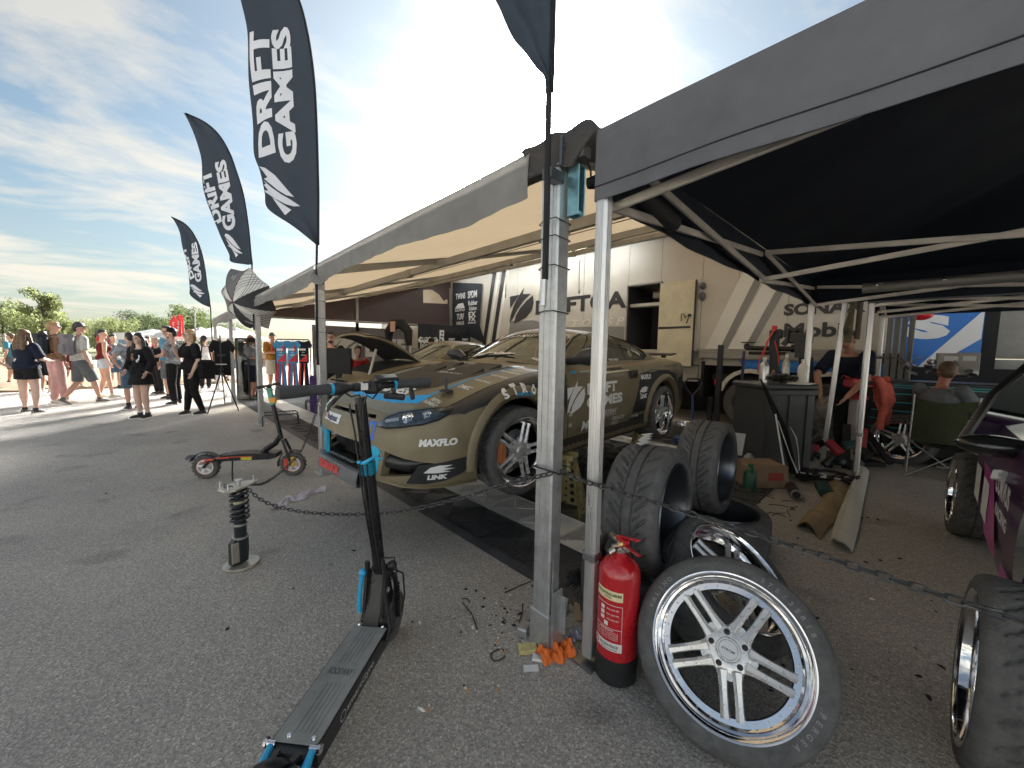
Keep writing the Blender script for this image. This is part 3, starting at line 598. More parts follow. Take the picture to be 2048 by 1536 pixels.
# ================================================================ POP-UP TENTS
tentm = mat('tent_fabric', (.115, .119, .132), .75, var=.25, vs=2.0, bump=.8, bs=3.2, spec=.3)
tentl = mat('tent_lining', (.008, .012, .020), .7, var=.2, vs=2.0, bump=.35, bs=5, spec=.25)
def tent(name, label, X0, X1, Y1, Y0, zv, zt, zp, legs, bars=True, lz=2.0, bulge=.03):
    T = thing(name, label, 'tent', (X0, Y1, 0)); LX = X1-X0; LY = Y1-Y0
    def P(x, y, z): return (x, -y, z)
    # roof: a soft pyramid; x in 0..LX, y in 0..LY
    def rf(u, v):
        x = LX*u; y = LY*v; d = min(min(x, LX-x)/(LX/2), min(y, LY-y)/(LY/2)); e = min(1, d*14); r = .03*(1-(1-e)**2)
        return P(x, y, zt-.035 + r + (zp-zt)*d**1.05 - .04*math.sin(math.pi*d)+ .004*math.sin(x*9+y*7)*min(1, d*8))
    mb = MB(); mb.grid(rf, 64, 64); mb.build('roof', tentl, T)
    sides = {'front': lambda s: (0-bulge*math.sin(math.pi*s)*.3, LY*s), 'left': lambda s: (LX*(1-s), 0-bulge*math.sin(math.pi*s)*.3), 'back': lambda s: (LX, LY*s), 'right': lambda s: (LX*s, LY)}
    for k, (nm, fn) in enumerate(sides.items()):
        ph = k*1.7
        out = {'front': (-1, 0), 'left': (0, -1), 'back': (1, 0), 'right': (0, 1)}[nm]
        def vf(u, v):
            x, y = fn(u); w = (.014*math.sin(u*17+ph)+.006*math.sin(u*43+v*4+ph))*v*min(1, u*12, (1-u)*12)
            z = zt-.035 + (zv-(zt-.035))*v; return P(x+out[0]*w, y+out[1]*w, z)
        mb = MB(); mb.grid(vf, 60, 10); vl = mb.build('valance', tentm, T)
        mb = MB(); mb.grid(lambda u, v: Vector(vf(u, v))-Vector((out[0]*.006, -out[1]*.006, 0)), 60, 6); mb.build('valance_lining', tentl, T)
        mb = MB(); mb.tube([Vector(vf(i/40, .80))+Vector((out[0]*.003, -out[1]*.003, 0)) for i in range(41)], .0022, 4); mb.build('stitching', matblack, vl)
    for (x, y) in legs:
        mb = MB(); mb.box(P(x, y, (.03+lz)/2), (.052, .052, lz-.03), bev=.010)
        for s in (-1, 1):
            for q in (-.013, 0, .013): mb.box(P(x+q, y+s*.0268, (.45+lz)/2), (.0045, .004, lz-.5)); mb.box(P(x+s*.0268, y+q, (.45+lz)/2), (.004, .0045, lz-.5))
        l = mb.build('leg', alu, T)
        mb = MB(); mb.box(P(x, y, .006), (.10, .10, .012)); mb.box(P(x, y, .50), (.064, .064, .04), bev=.006); mb.build('foot', steel, l)
    if bars:
        bm_ = mat('truss_bar', (.62, .58, .52), .45, .6, var=.15, vs=6)
        zs0, zs1 = lz-.02-.02, zt-.12
        def sc(p, q, n):
            for k in range(n):
                a = Vector(p).lerp(Vector(q), k/n); b = Vector(p).lerp(Vector(q), (k+1)/n); o = Vector((.018, .018, 0))
                for (za, zb, s) in ((zs0, zs1, 1), (zs1, zs0, -1)):
                    mb = MB(); mb.bar(Vector(P(a.x, a.y, za))+o*s, Vector(P(b.x, b.y, zb))+o*s, .018, .036, bev=.003); mb.build('truss_bar', bm_, T)
        m = .05
        sc((m, m, 0), (LX-m, m, 0), 2); sc((m, LY-m, 0), (LX-m, LY-m, 0), 2)
        for x in (m+.02, LX/2, LX-m-.02): sc((x, m, 0), (x, LY-m, 0), 2)
        mb = MB(); mb.box(P(LX/2, LY/2, (zs0+zp)/2), (.04, .04, zp-zs0-.05)); mb.build('centre_pole', alu, T)
    return T
T1 = tent('black_tent', 'large black pop-up tent on aluminium legs at the right, over the tyres', 1.37-.028, 5.76, .952, -3.6, 1.99, 2.30, 3.0, [(.03, .028), (4.35, .03), (.03, 4.5)], lz=2.02)
T2 = tent('black_tent', 'second black pop-up tent farther back, over the tool chest', 5.86, 7.75, .45, -3.6, 1.98, 2.25, 2.55, [(.04, -.30+.33), (1.80, .04)], lz=2.0)
mb = MB(); mb.tube([(0, 0, 0), (0, -1.7, .0)], .045, 12); LT = thing('tube_lamp', 'long unlit grey tube lamp tied under the roof of the black tents', 'lamp', tuple(AX(1725, 577, 5.0)))
mb.build('tube', mat('tube_grey', (.20, .195, .18), .4, .3), LT)
for k in range(4): mb = MB(); mb.ball((-.045, -.1-.42*k, .015), .016, 8, 6); mb.build('screw', chrome, LT)
# leaning extra pole next to the tent's back leg
lp0 = G(1642, 938); lp1 = lp0.copy(); lp1.z = 0
mb = MB(); a = lp0; b = AX(1694, 585, lp0.x); mb.bar(a, b, .05, .05, bev=.008); tag(mb.build('leaning_pole', alu), 'square aluminium pole leaning beside the rear leg of the black tent', 'pole')
# ================================================================ WHEELS AND TYRES (axis = local z, outer face up)
TW = .265
def tyre_prof(R_=.32, w=TW, rb=.245):
    return [(rb-.004, -.030), (rb, -.014), (rb+.008, -.006), (rb+.014, -.0015), (rb+.017, -.003), (rb+.030, .0), (rb+.045, .0), (rb+.048, -.002), (R_-.014, -.006), (R_-.005, -.018), (R_, -.032)] , [(R_, -w+.032), (R_-.005, -w+.018), (R_-.014, -w+.006), (R_-.030, -w), (rb+.03, -w+.001), (rb+.012, -w+.006), (rb, -w+.014), (rb-.004, -w+.03)]
def tyre_mesh(nt=528, nc=46, N=24, R_=.32, w=TW, rb=.245, name='tyre_mesh', m=None, tread=True):
    A, Bq = tyre_prof(R_, w, rb); mb = MB()
    crown = [(R_+.002*(1-abs(2*k/nc-1)**2.5), -.032-(w-.064)*k/nc, 2*k/nc-1) for k in range(1, nc)] if tread else [(R_+.002, -w*.35, -.3), (R_+.002, -w*.65, .3)]
    prof = [(r, z, None) for r, z in A] + crown + [(r, z, None) for r, z in Bq]; K = len(prof); vs = []
    for i in range(nt):
        th = 2*math.pi*i/nt; c, s = math.cos(th), math.sin(th)
        for r, z, q in prof:
            if tread and q is not None:
                d = 0; a = abs(q)
                if abs(a-.24) < .032: d = .010
                u = (N*th/(2*math.pi) + (1.15*(a-.3)**.8 if a > .3 else 0) + (.5 if q > 0 else 0)) % 1.0
                if .38 < a < .88 and u < .20: d = .0085
                if .32 < a < .62 and .50 < u < .64: d = .007
                if a > .90 and (u < .12): d = .004
                r = r-d
            vs.append((r*c, r*s, z))
    fs = []
    for i in range(nt):
        j = (i+1) % nt
        for k in range(K-1): fs.append((i*K+k, j*K+k, j*K+k+1, i*K+k+1))
    mb.add(vs, fs); return mb.mesh(name, m or rubber, 50)
TYRE_HI = tyre_mesh(); TYRE_WORN = tyre_mesh(240, 30, 24, name='tyre_worn', m=rubber_d); TYRE_LO = tyre_mesh(64, 4, name='tyre_lo', tread=False); TYRE_MED = tyre_mesh(300, 30, 30, name='tyre_med')
def rim_parts():
    b = MB()
    b.lathe([(.238, -.016), (.2455, -.010), (.249, -.004), (.2475, .0), (.243, -.001), (.238, -.008), (.233, -.012), (.2305, -.026), (.2295, -.038), (.222, -.042), (.2205, -.060), (.214, -.066), (.1935, -.066), (.1915, -.072), (.190, -.082), (.214, -.090), (.222, -.24), (.236, -.25), (.236, -.262)], 96)
    barrel = b
    s = MB()
    for k in range(5):
        a = R(72*k); ca, sa = math.cos(a), math.sin(a)
        for q in (-1, 1):
            o = .0235; P = lambda r, t, z: Vector((r*ca - t*sa, r*sa + t*ca, z))
            s.tube([P(.062, q*o*1.0, -.050), P(.085, q*o, -.049), P(.12, q*o, -.053), P(.165, q*o, -.058), P(.198, q*o, -.058)], [.021, .0155, .0135, .0135, .0155], 6, sq=1.0)
    h = MB()
    h.lathe([(0, -.036), (.036, -.036), (.040, -.040), (.062, -.041), (.074, -.046), (.078, -.056), (.074, -.085), (.05, -.10), (0, -.10)], 40)
    for k in range(5):
        a = R(72*k); h.prism([(x*math.cos(a)-y*math.sin(a), x*math.sin(a)+y*math.cos(a)) for x, y in ((.05, -.040), (.084, -.034), (.092, 0), (.084, .034), (.05, .040))], -.078, -.0445)
    lug = MB()
    lug.lathe([(0, -.0395), (.0085, -.0395), (.0105, -.0405), (.0105, -.046)], 12)
    cap = MB(); cap.lathe([(0, -.0325), (.030, -.0325), (.033, -.0355), (.033, -.040)], 28)
    capt = MB(); flat_text(capt, 'STRÖM', (0, 0, -.0320), (1, 0, 0), (0, 1, 0), .009, .042, .02)
    bo = MB(); bo.lathe([(0, -.0605), (.0034, -.0605), (.0042, -.0625), (.0042, -.066)], 8); 
    return barrel, s, h, lug, cap, capt, bo
_b, _s, _h, _l, _c, _ct, _bo = rim_parts()
lugm = mat('lug_dark', (.03, .022, .02), .5, .5)
for _m in (_b, _s, _h): _m.v = [(x*1.04, y*1.04, z) for x, y, z in _m.v]
RIM_BARREL = _b.mesh('rim_barrel', chrome, 30); RIM_SPK = _s.mesh('rim_spokes', satin, 30); RIM_HUB = _h.mesh('rim_hub', satin, 30); RIM_LUG = _l.mesh('rim_lugs', lugm); RIM_CAP = _c.mesh('rim_cap', mat('cap_silver', (.6, .6, .6), .35, .6)); RIM_CT = _ct.mesh('cap_text', matblack); RIM_BOLT = _bo.mesh('rim_bolt', satin)
sp1 = MB(); P = lambda r, t, z: Vector((r, t, z)); sp1.tube([P(.062, 0, -.050), P(.085, 0, -.049), P(.12, 0, -.053), P(.165, 0, -.058), P(.198, 0, -.058)], [.021, .0155, .0135, .0135, .0155], 6, sq=1.0)
for _m in (sp1,): _m.v = [(x*1.04, y*1.04, z) for x, y, z in _m.v]
SPK1 = sp1.mesh('spoke_mesh', satin, 30); bluespk = mat('spoke_blue', (.05, .42, .78), .2, .7)
def axM(pos, axis, spin=0.0):
    n = Vector(axis).normalized(); M = frame(pos, n, (0, 0, 1) if abs(n.z) < .95 else (1, 0, 0)); return M @ Matrix.Rotation(spin, 4, 'Z')
def add_rim(parent, detail=2):
    rim = link('rim', RIM_BARREL, parent)
    if detail >= 2:
        for k in range(5):
            a = R(72*k)
            for q in (-1, 1):
                o = link('spoke', SPK1, rim); o.matrix_basis = Matrix.Rotation(a, 4, 'Z') @ Matrix.Translation((0, q*.0235, 0))
        link('hub', RIM_HUB, rim); [dup(link('lug_nut', RIM_LUG, rim), rim, Matrix.Translation((.057*math.cos(R(72*k+36)), .057*math.sin(R(72*k+36)), 0))) for k in range(0)]; [setattr(link('lug_nut', RIM_LUG, rim), 'location', (.057*math.cos(R(72*k+36)), .057*math.sin(R(72*k+36)), 0)) for k in range(5)]; c = link('centre_cap', RIM_CAP, rim); link('cap_lettering', RIM_CT, rim)
        for k in range(30): o = link('bolt', RIM_BOLT, rim); o.matrix_basis = Matrix.Translation((.212*math.cos(R(12*k+6)), .212*math.sin(R(12*k+6)), 0))
    return rim
def join_meshes(ms, name):
    bm = bmesh.new(); mats = []
    for me in ms:
        n0 = len(bm.faces); off = len(mats); bm.from_mesh(me)
        bm.faces.ensure_lookup_table()
        for f in bm.faces[n0:]: f.material_index = off + f.material_index
        mats += list(me.materials)
    me = bpy.data.meshes.new(name); bm.to_mesh(me); bm.free()
    for m in mats: me.materials.append(m)
    return me
RIM_ALL = join_meshes([RIM_BARREL, RIM_SPK, RIM_HUB, RIM_CAP], 'rim_all')
def wheel(name, label, pos, axis, spin=0, tyre=None, rim=2, group=None, cat='wheel'):
    T = thing(name, label, cat, group=group); T.matrix_world = axM(pos, axis, spin)
    link('tyre', tyre or TYRE_HI, T)
    if rim == 2: add_rim(T)
    elif rim == 1: link('rim', RIM_ALL, T)
    elif rim == 3:
        mb = MB(); mb.lathe([(.238, -.016), (.246, -.008), (.243, 0), (.236, -.008), (.228, -.03), (.222, -.24), (.236, -.25)], 64); mb.build('barrel', mat('barrel_grey', (.12, .13, .15), .3, .8), T)
        mb = MB(); mb.lathe([(0, -.20), (.08, -.20), (.10, -.215), (.222, -.225)], 24); mb.build('inner_dish', matblack, T)
    return T
# big chrome wheel leaning in front
cE = Vector((1.468, .399, .326)); nE = (CAMP-cE).normalized(); cE2 = cE + nE*0.0
WE = wheel('wheel', 'large polished five double-spoke wheel leaning in the foreground beside the fire extinguisher', cE2, nE, R(-10), TYRE_MED, 2)
mb = MB()
for s_, a0 in (('VALINO', 178), ('PERGEA', 352), ('275/35R18', 80)):
    for k, ch in enumerate(s_):
        a = R(a0-5.2*k); vs, fs, asp = textmesh(ch, .03); r_ = .279; mb.add([(r_*math.cos(a)+(x*math.sin(a)+y*math.cos(a))*.017, r_*math.sin(a)+(-x*math.cos(a)+y*math.sin(a))*.017, .0012) for x, y in vs], fs)
mb.build('sidewall_lettering', mat('letter_rubber', (.20, .20, .205), .6), WE)
for o_ in kids(bpy.data.objects['rim']):
    if o_.name in ('spoke.002',): o_.material_slots[0].link = 'OBJECT'; o_.material_slots[0].material = bluespk
# two treaded tyres standing, one lying, one leaning behind
tA = G(1290, 1118); tA.z = .322
WA = wheel('tyre', 'wide treaded tyre standing directly behind the fire extinguisher, scrap of white paper on top', Vector((1.87, .91, .588))+Vector((.12, -.99, .0)).normalized()*.13, (.12, -.99, .03), 0, TYRE_HI, 3, cat='tyre')
mb = MB(); c = Vector((1.90, .96, .914))
random.seed(3)
for k in range(5): a = k*1.2; mb.add([c+Vector((x*.05-.06+.035*k, y*.03-.0+.012*k, .004*k+random.uniform(0, .01))) for x, y in ((-.8, -.5), (.9, -.7), (1.1, .4), (-.5, .7))], [(0, 1, 2, 3)])
tag(mb.build('paper_scrap', mat('paper', (.75, .76, .78), .7)), 'crumpled scrap of white paper on top of the wide treaded tyre', 'paper')
wheel('wheel', 'lying tyre beneath the wide treaded tyre, mostly hidden by the fire extinguisher', Vector((1.93, .98, .265)), (0, 0, 1), .5, TYRE_LO, 3)
WB = wheel('tyre', 'treaded tyre standing on a lying wheel, beside the cardboard box', Vector((2.90, 1.0, .590))+Vector((.08, -1, 0)).normalized()*.13, (.08, -1, .02), .3, TYRE_HI, 3, cat='tyre')
WC = wheel('wheel', 'wheel lying flat on the floor under the farther standing tyre', Vector((3.0, .93, .265)), (0, 0, 1), .2, TYRE_LO, 3)
nD = Vector((-.42, -.62, .78)).normalized()
cD = G(1500, 1105, .36)
WD = wheel('wheel', 'worn wheel with polished rim leaning behind the large chrome wheel', Vector((1.97, .51, .36)), Vector((-.08, -.62, .78)), .5, TYRE_MED, 1)
WF = wheel('wheel', 'wheel lying flat beside the rear of the green car, silver centre up', Vector((6.35, 2.45, .265)), (0, 0, 1), .2, TYRE_LO, 1)
WG = wheel('wheel', 'dark spoked wheel standing in the shade in front of the tool chest', Vector((7.05, .12, .33)), Vector((-.93, .30, .08)), .3, TYRE_LO, 1)

# ================================================================ FIRE EXTINGUISHER
FE = thing('fire_extinguisher', 'red fire extinguisher with black hose standing at the foot of the front tent leg', 'fire extinguisher', (1.415, .812, 0), R(-118))
redm = mat('extinguisher_red', (.48, .012, .02), .25, coat=.7, var=.12, vs=9, rvar=.08)
mb = MB(); mb.lathe([(.0, .0), (.080, .0), (.088, .008), (.089, .10), (.088, .115), (0, .115)], 36); mb.build('base_ring', mat('base_black', (.016, .016, .018), .5, var=.3, vs=30), FE)
mb = MB(); mb.lathe([(0, .10), (.0865, .10), (.0865, .455), (.084, .475), (.074, .498), (.055, .516), (.033, .527), (.027, .533), (.027, .55), (0, .55)], 48); mb.build('body', redm, FE)
brass = mat('nickel_valve', (.55, .53, .48), .3, 1)
mb = MB(); mb.cyl((0, 0, .545), (0, 0, .565), .024, n=16); mb.cyl((0, 0, .56), (0, 0, .60), .017, n=12); mb.cyl((-.05, 0, .582), (.055, 0, .582), .012, n=10); mb.cyl((0, -.04, .575), (0, .035, .575), .010, n=8); mb.cyl((.0, -.055, .548), (.0, -.03, .56), .013, n=10); mb.build('valve', brass, FE)
mb = MB(); mb.bar((-.02, 0, .607), (.125, .0, .655), .022, .010, bev=.004); mb.bar((-.02, 0, .60), (.05, 0, .606), .026, .022, bev=.004); mb.bar((.03, 0, .59), (.135, 0, .598), .020, .007, bev=.003); mb.bar((-.01, .0, .585), (.04, 0, .59), .024, .022, bev=.004); mb.build('handle', redm, FE)
mb = MB(); mb.cyl((.035, -.014, .60), (.035, -.03, .597), .006, n=8); mb.build('safety_pin', mat('pin_yellow', (.75, .6, .2), .4), FE)
hp = [(-.045, .0, .582), (-.075, .0, .580), (-.115, -.004, .555), (-.140, -.008, .50), (-.146, -.012, .42), (-.140, -.016, .32), (-.124, -.02, .22), (-.110, -.02, .15)]
mb = MB(); mb.tube(hp, .0125, 12); mb.build('hose', mat('hose_black', (.016, .016, .017), .5), FE)
mb = MB(); mb.tube([(-.11, -.02, .15), (-.108, -.022, .13), (-.106, -.024, .05), (-.105, -.024, .03)], [.015, .016, .012, .02], 10); mb.build('nozzle', black, FE)
mb = MB(); mb.cyl((-.075, .0, .58), (-.045, 0, .582), .016, n=10); mb.build('hose_fitting', steel, FE)
labc = mat('label_cream', (.72, .64, .38), .45); labw = mat('label_white', (.72, .70, .68), .45)
def cyl_text(parent, name, s, ang, z, h, w, m, r=.0885, bold=.02):
    vs, fs, asp = textmesh(s, bold); sx = w/asp; mb = MB()
    # cut long letters finely enough round the cylinder: letters are small, keep vertices
    mb.add([((r)*math.sin(ang + x*sx/r), -(r)*math.cos(ang + x*sx/r), z + y*h) for x, y in vs], fs); return mb.build(name, m, parent)
def cyl_patch(parent, name, a0, a1, z0, z1, m, r=.0872):
    mb = MB(); mb.grid(lambda u, v: (r*math.sin(a0+(a1-a0)*u), -r*math.cos(a0+(a1-a0)*u), z0+(z1-z0)*v), 16, 1); return mb.build(name, m, parent)
L0 = R(24)
p = cyl_patch(FE, 'title_label', L0-R(36), L0+R(46), .375, .415, labc); cyl_text(p, 'lettering', 'FIRE EXTINGUISHER', L0+R(6), .400, .012, .115, matblack); cyl_text(p, 'lettering', 'WATER', L0+R(6), .386, .006, .03, matblack)
q = cyl_patch(FE, 'instruction_label', L0-R(38), L0+R(46), .19, .355, redm, .0871)
for a0, a1, z0, z1 in ((-38, 46, .354, .356), (-38, 46, .253, .255), (-38, -37, .20, .356), (45, 46, .2, .356)): cyl_patch(q, 'label_rule', L0+R(a0), L0+R(a1), z0, z1, labw, .0875)
for z in (.335, .313, .291): 
    cyl_patch(q, 'pictogram', L0-R(16), L0-R(4), z-.008, z+.008, labw, .0876); cyl_text(q, 'lettering', 'PULL OUT PIN', L0+R(20), z+.002, .006, .05, labw)
cyl_patch(q, 'pictogram', L0-R(4), L0+R(8), .262, .280, labw, .0876)
cyl_text(q, 'lettering', 'MAINTENANCE', L0+R(4), .247, .007, .06, labw)
for z in (.238, .231, .224, .217, .210): cyl_text(q, 'lettering', 'REFILL AFTER ANY DISCHARGE', L0+R(4), z, .004, .10, labw, bold=0)
p = cyl_patch(FE, 'maker_label', L0-R(40), L0+R(48), .158, .195, labw); cyl_text(p, 'lettering', 'FITZPATRICK', L0+R(12), .180, .011, .082, matblack); cyl_text(p, 'lettering', 'FIRE PROTECTION', L0+R(12), .166, .005, .07, matblack)
mb = MB(); a = L0-R(28); c = Vector((.0878*math.sin(a), -.0878*math.cos(a), .176)); mb.lathe([(.006, 0), (.012, .0)], 20, frame(c, (math.sin(a), -math.cos(a), 0))); mb.build('emblem', redp, p)

# ================================================================ RACE CAR
def lerp_tab(tab, x):
    if x <= tab[0][0]: return tab[0][1]
    for (a, va), (b, vb) in zip(tab[:-1], tab[1:]):
        if x <= b:
            t = (x-a)/(b-a); return va+(vb-va)*t
    return tab[-1][1]
def smooth_tab(tab, x, h=.05): return sum(lerp_tab(tab, x+d) for d in (-h, -h/2, 0, h/2, h))/5
W_T = [(-.0, .32), (.02, .46), (.05, .56), (.10, .655), (.18, .735), (.3, .80), (.45, .845), (.65, .885), (.88, .91), (1.2, .895), (1.45, .865), (2.0, .86), (2.8, .86), (3.1, .88), (3.4, .91), (3.8, .895), (4.15, .84), (4.35, .74), (4.43, .60), (4.45, .45)]
ZC_T = [(0, .50), (.03, .575), (.07, .62), (.12, .640), (.2, .68), (.4, .755), (.7, .83), (1.0, .885), (1.3, .925), (1.5, .94), (3.4, .95), (3.7, .965), (4.2, .965), (4.36, .95), (4.42, .80), (4.45, .70)]
ZS_T = [(0, .46), (.05, .53), (.12, .575), (.25, .625), (.45, .695), (.7, .772), (.88, .812), (1.1, .85), (1.35, .875), (1.7, .885), (2.6, .89), (3.1, .915), (3.4, .93), (3.8, .93), (4.2, .91), (4.38, .85), (4.45, .68)]
ZB_T = [(0, .20), (.1, .175), (.3, .165), (.6, .165), (1.3, .17), (3.0, .17), (3.8, .20), (4.2, .26), (4.45, .34)]
def section(x):
    f = (lambda T: lerp_tab(T, x)) if x < .12 or x > 4.3 else (lambda T: smooth_tab(T, x, .04))
    w = f(W_T); zc = f(ZC_T); zs = f(ZS_T); zb = f(ZB_T); zs = min(zs, zc-.005)
    k = max(0, min(1, (x-.2)/.5)); k2 = max(0, min(1, (4.3-x)/.6)); kk = min(k, k2)
    sh = .055+.03*(1-kk)
    P = [(0, zb), (w*.86, zb), (w*.955, zb+.015), (w*.985, zb+.06), (w*1.0, zb+.16), (w*1.0, .42 if .42 < zs-.1 else zs-.1), (w*(.995), zs-.15), (w*.975, zs-.07), (w-.045, zs-.018), (w-.045-sh, zs+.006), (w*.72, zs+(zc-zs)*.45+.002), (w*.45, zs+(zc-zs)*.86), (0, zc)]
    zz = [P[0][1]]
    for i in range(1, 9): 
        if P[i][1] < P[i-1][1]+.0: P[i] = (P[i][0], P[i-1][1]+.004)
    if 1.2 < x < 3.5:     # gentle waist crease and tuck on the doors
        b = math.sin(math.pi*min(1, (x-1.2)/2.3)); P[4] = (P[4][0]-.018*b, P[4][1]); P[5] = (P[5][0]+.002*b, P[5][1])
    return cr(P, 5)
xs = [0, .01, .02, .035, .05, .07, .09, .12, .15, .18, .22, .26, .30, .35, .40] + [.45+.06*k for k in range(63)] + [4.22, 4.26, 4.30, 4.34, 4.37, 4.40, 4.43, 4.45]
xs = [x for x in xs if x <= 4.45]; xs = sorted(set(round(x, 3) for x in xs))
rings = [section(x) for x in xs]; K = len(rings[0])
bm = bmesh.new(); vv = []
for x, rg in zip(xs, rings):
    full = [(x, -y, z) for y, z in rg] + [(x, y, z) for y, z in rg[-2:0:-1]]
    vv.append([bm.verts.new(p) for p in full])
n = len(vv[0])
for i in range(len(xs)-1):
    for k in range(n):
        k2 = (k+1) % n; bm.faces.new((vv[i][k], vv[i][k2], vv[i+1][k2], vv[i+1][k]))
# nose cap and tail cap (concentric)
def cap(ring, x, cz, dx, rev):
    prev = ring; 
    for s, d in ((.75, .35), (.45, .75), (.15, 1.0)):
        new = [bm.verts.new((x+dx*d, v.co.y*s, cz+(v.co.z-cz)*s)) for v in ring]
        for k in range(n):
            k2 = (k+1) % n; f = (prev[k], new[k], new[k2], prev[k2]); bm.faces.new(f if not rev else f[::-1])
        prev = new
    bm.faces.new(prev if rev else prev[::-1])
cap(vv[0], 0, .36, -.025, True); cap(vv[-1], 4.45, .5, .02, False)
bmesh.ops.recalc_face_normals(bm, faces=bm.faces)
BODY_BVH = BVHTree.FromBMesh(bm)
# greenhouse as height field
def gh(x, y):
    y_ = abs(y)
    zi = [1.288-.075*(y/.55)**2-.035*((x-2.35)/.55)**2, .925+(x-1.30-.26*(y/.65)**2)*.425, .955+(3.80-x-.12*(y/.6)**2)*.335, .905+(.735-y_-.02*abs(x-2.3)**2)*1.95]
    k = .014; m = min(zi); return m - k*math.log(sum(math.exp(-(z-m)/k) for z in zi))
gb = bmesh.new(); X_ = [1.30+.03*i for i in range(85)]; Y_ = sorted(set([round(-.74+.012*i, 4) for i in range(24)] + [round(-.45+.05*i, 4) for i in range(19)] + [round(.452+.012*i, 4) for i in range(25)]))
gv = [[gb.verts.new((x, y, gh(x, y))) for y in Y_] for x in X_]
for i in range(len(X_)-1):
    for j in range(len(Y_)-1):
        q = (gv[i][j], gv[i+1][j], gv[i+1][j+1], gv[i][j+1])
        if max(v.co.z for v in q) > .86: gb.faces.new(q)
for v in [v for v in gb.verts if not v.link_faces]: gb.verts.remove(v)
GH_BVH = BVHTree.FromBMesh(gb)
def cut_hole(bm, poly, ax, flt, depth=.0, inward=None):
    """cut a convex polygon (2D, in axes ax) through faces for which flt(center) holds, delete the inside"""
    n_ = len(poly); ar = sum(poly[i][0]*poly[(i+1) % n_][1]-poly[(i+1) % n_][0]*poly[i][1] for i in range(n_))
    if ar < 0: poly = poly[::-1]
    i0, i1 = ax; lo = [min(p[k] for p in poly)-.07 for k in (0, 1)]; hi = [max(p[k] for p in poly)+.07 for k in (0, 1)]
    def near(f):
        c = f.calc_center_median(); return flt(c) and lo[0] < c[i0] < hi[0] and lo[1] < c[i1] < hi[1]
    for a in range(n_):
        p, q = poly[a], poly[(a+1) % n_]; nv = Vector((0, 0, 0)); nv[i0] = q[1]-p[1]; nv[i1] = -(q[0]-p[0]); pc = Vector((0, 0, 0)); pc[i0], pc[i1] = p
        fs = [f for f in bm.faces if near(f)]; g = fs + list({e for f in fs for e in f.edges}) + list({v for f in fs for v in f.verts})
        bmesh.ops.bisect_plane(bm, geom=g, plane_co=pc, plane_no=nv.normalized(), dist=1e-5)
    def inside(c):
        return all((poly[(a+1) % n_][0]-poly[a][0])*(c[i1]-poly[a][1])-(poly[(a+1) % n_][1]-poly[a][1])*(c[i0]-poly[a][0]) > -1e-6 for a in range(n_))
    rem = [f for f in bm.faces if near(f) and inside(f.calc_center_median())]
    bmesh.ops.delete(bm, geom=rem, context='FACES')
    if inward is not None:
        es = []
        for e in bm.edges:
            if len(e.link_faces) == 1:
                c = (e.verts[0].co+e.verts[1].co)/2
                if flt(c) and lo[0]+.06 < c[i0] < hi[0]-.06 and lo[1]+.06 < c[i1] < hi[1]-.06:
                    # close to the outline
                    if min(abs((poly[(a+1) % n_][0]-poly[a][0])*(c[i1]-poly[a][1])-(poly[(a+1) % n_][1]-poly[a][1])*(c[i0]-poly[a][0]))/math.hypot(poly[(a+1) % n_][0]-poly[a][0], poly[(a+1) % n_][1]-poly[a][1]) for a in range(n_)) < .004: es.append(e)
        r = bmesh.ops.extrude_edge_only(bm, edges=es)
        for v in [g for g in r['geom'] if isinstance(g, bmesh.types.BMVert)]: v.co += Vector(inward)
FA = (.88, .325); RA = (3.405, .325)
def circ(c, r, n=26, r2=None): return [(c[0]+r*math.cos(2*math.pi*k/n), c[1]+(r2 or r)*math.sin(2*math.pi*k/n)) for k in range(n)]
for s in (-1, 1):
    cut_hole(bm, circ(FA, .395), (0, 2), lambda c, s=s: c.y*s > .45, inward=(0, -s*.10, 0)); cut_hole(bm, circ(RA, .385), (0, 2), lambda c, s=s: c.y*s > .45, inward=(0, -s*.10, 0))
# front openings (projected along x): wide centre mouth, two side mouths, upper slot
for poly in ([(-.42, .245), (.42, .245), (.47, .40), (.40, .425), (-.40, .425), (-.47, .40)], [(-.455, .235), (-.79, .285), (-.80, .33), (-.50, .405)], [(.455, .235), (.79, .285), (.80, .33), (.50, .405)]):
    cut_hole(bm, poly, (1, 2), lambda c: c.x < .62, inward=(.06, 0, 0))
cut_hole(bm, [(-.34, .585), (.34, .585), (.32, .607), (-.32, .607)], (1, 2), lambda c: c.x < .2, inward=(.05, 0, -.01))
cut_hole(bm, [(1.55, -.58), (3.3, -.58), (3.3, .58), (1.55, .58)], (0, 1), lambda c: c.z > .8)
WS = [(1.375, -.30), (1.455, -.575), (1.50, -.610), (2.00, -.495), (2.00, .495), (1.50, .610), (1.455, .575), (1.375, .30)]
cut_hole(gb, WS, (0, 1), lambda c: c.z > .9)
RS = [(3.05, -.46), (3.62, -.52), (3.66, 0), (3.62, .52), (3.05, .46)]
cut_hole(gb, RS, (0, 1), lambda c: c.z > .9)
SWp = [(1.60, .945), (2.04, 1.168), (2.14, 1.205), (2.40, 1.222), (2.70, 1.208), (2.98, 1.155), (3.30, 1.035), (3.345, .99), (3.25, .955), (1.66, .925)]
for s in (-1, 1): cut_hole(gb, SWp, (0, 2), lambda c, s=s: c.y*s > .35)
def bm2mesh(b, name, m, ang=40):
    me = bpy.data.meshes.new(name); b.to_mesh(me); me.materials.append(m); me.polygons.foreach_set('use_smooth', [True]*len(me.polygons)); me.update()
    try: me.set_sharp_from_angle(angle=R(ang))
    except Exception: pass
    return me
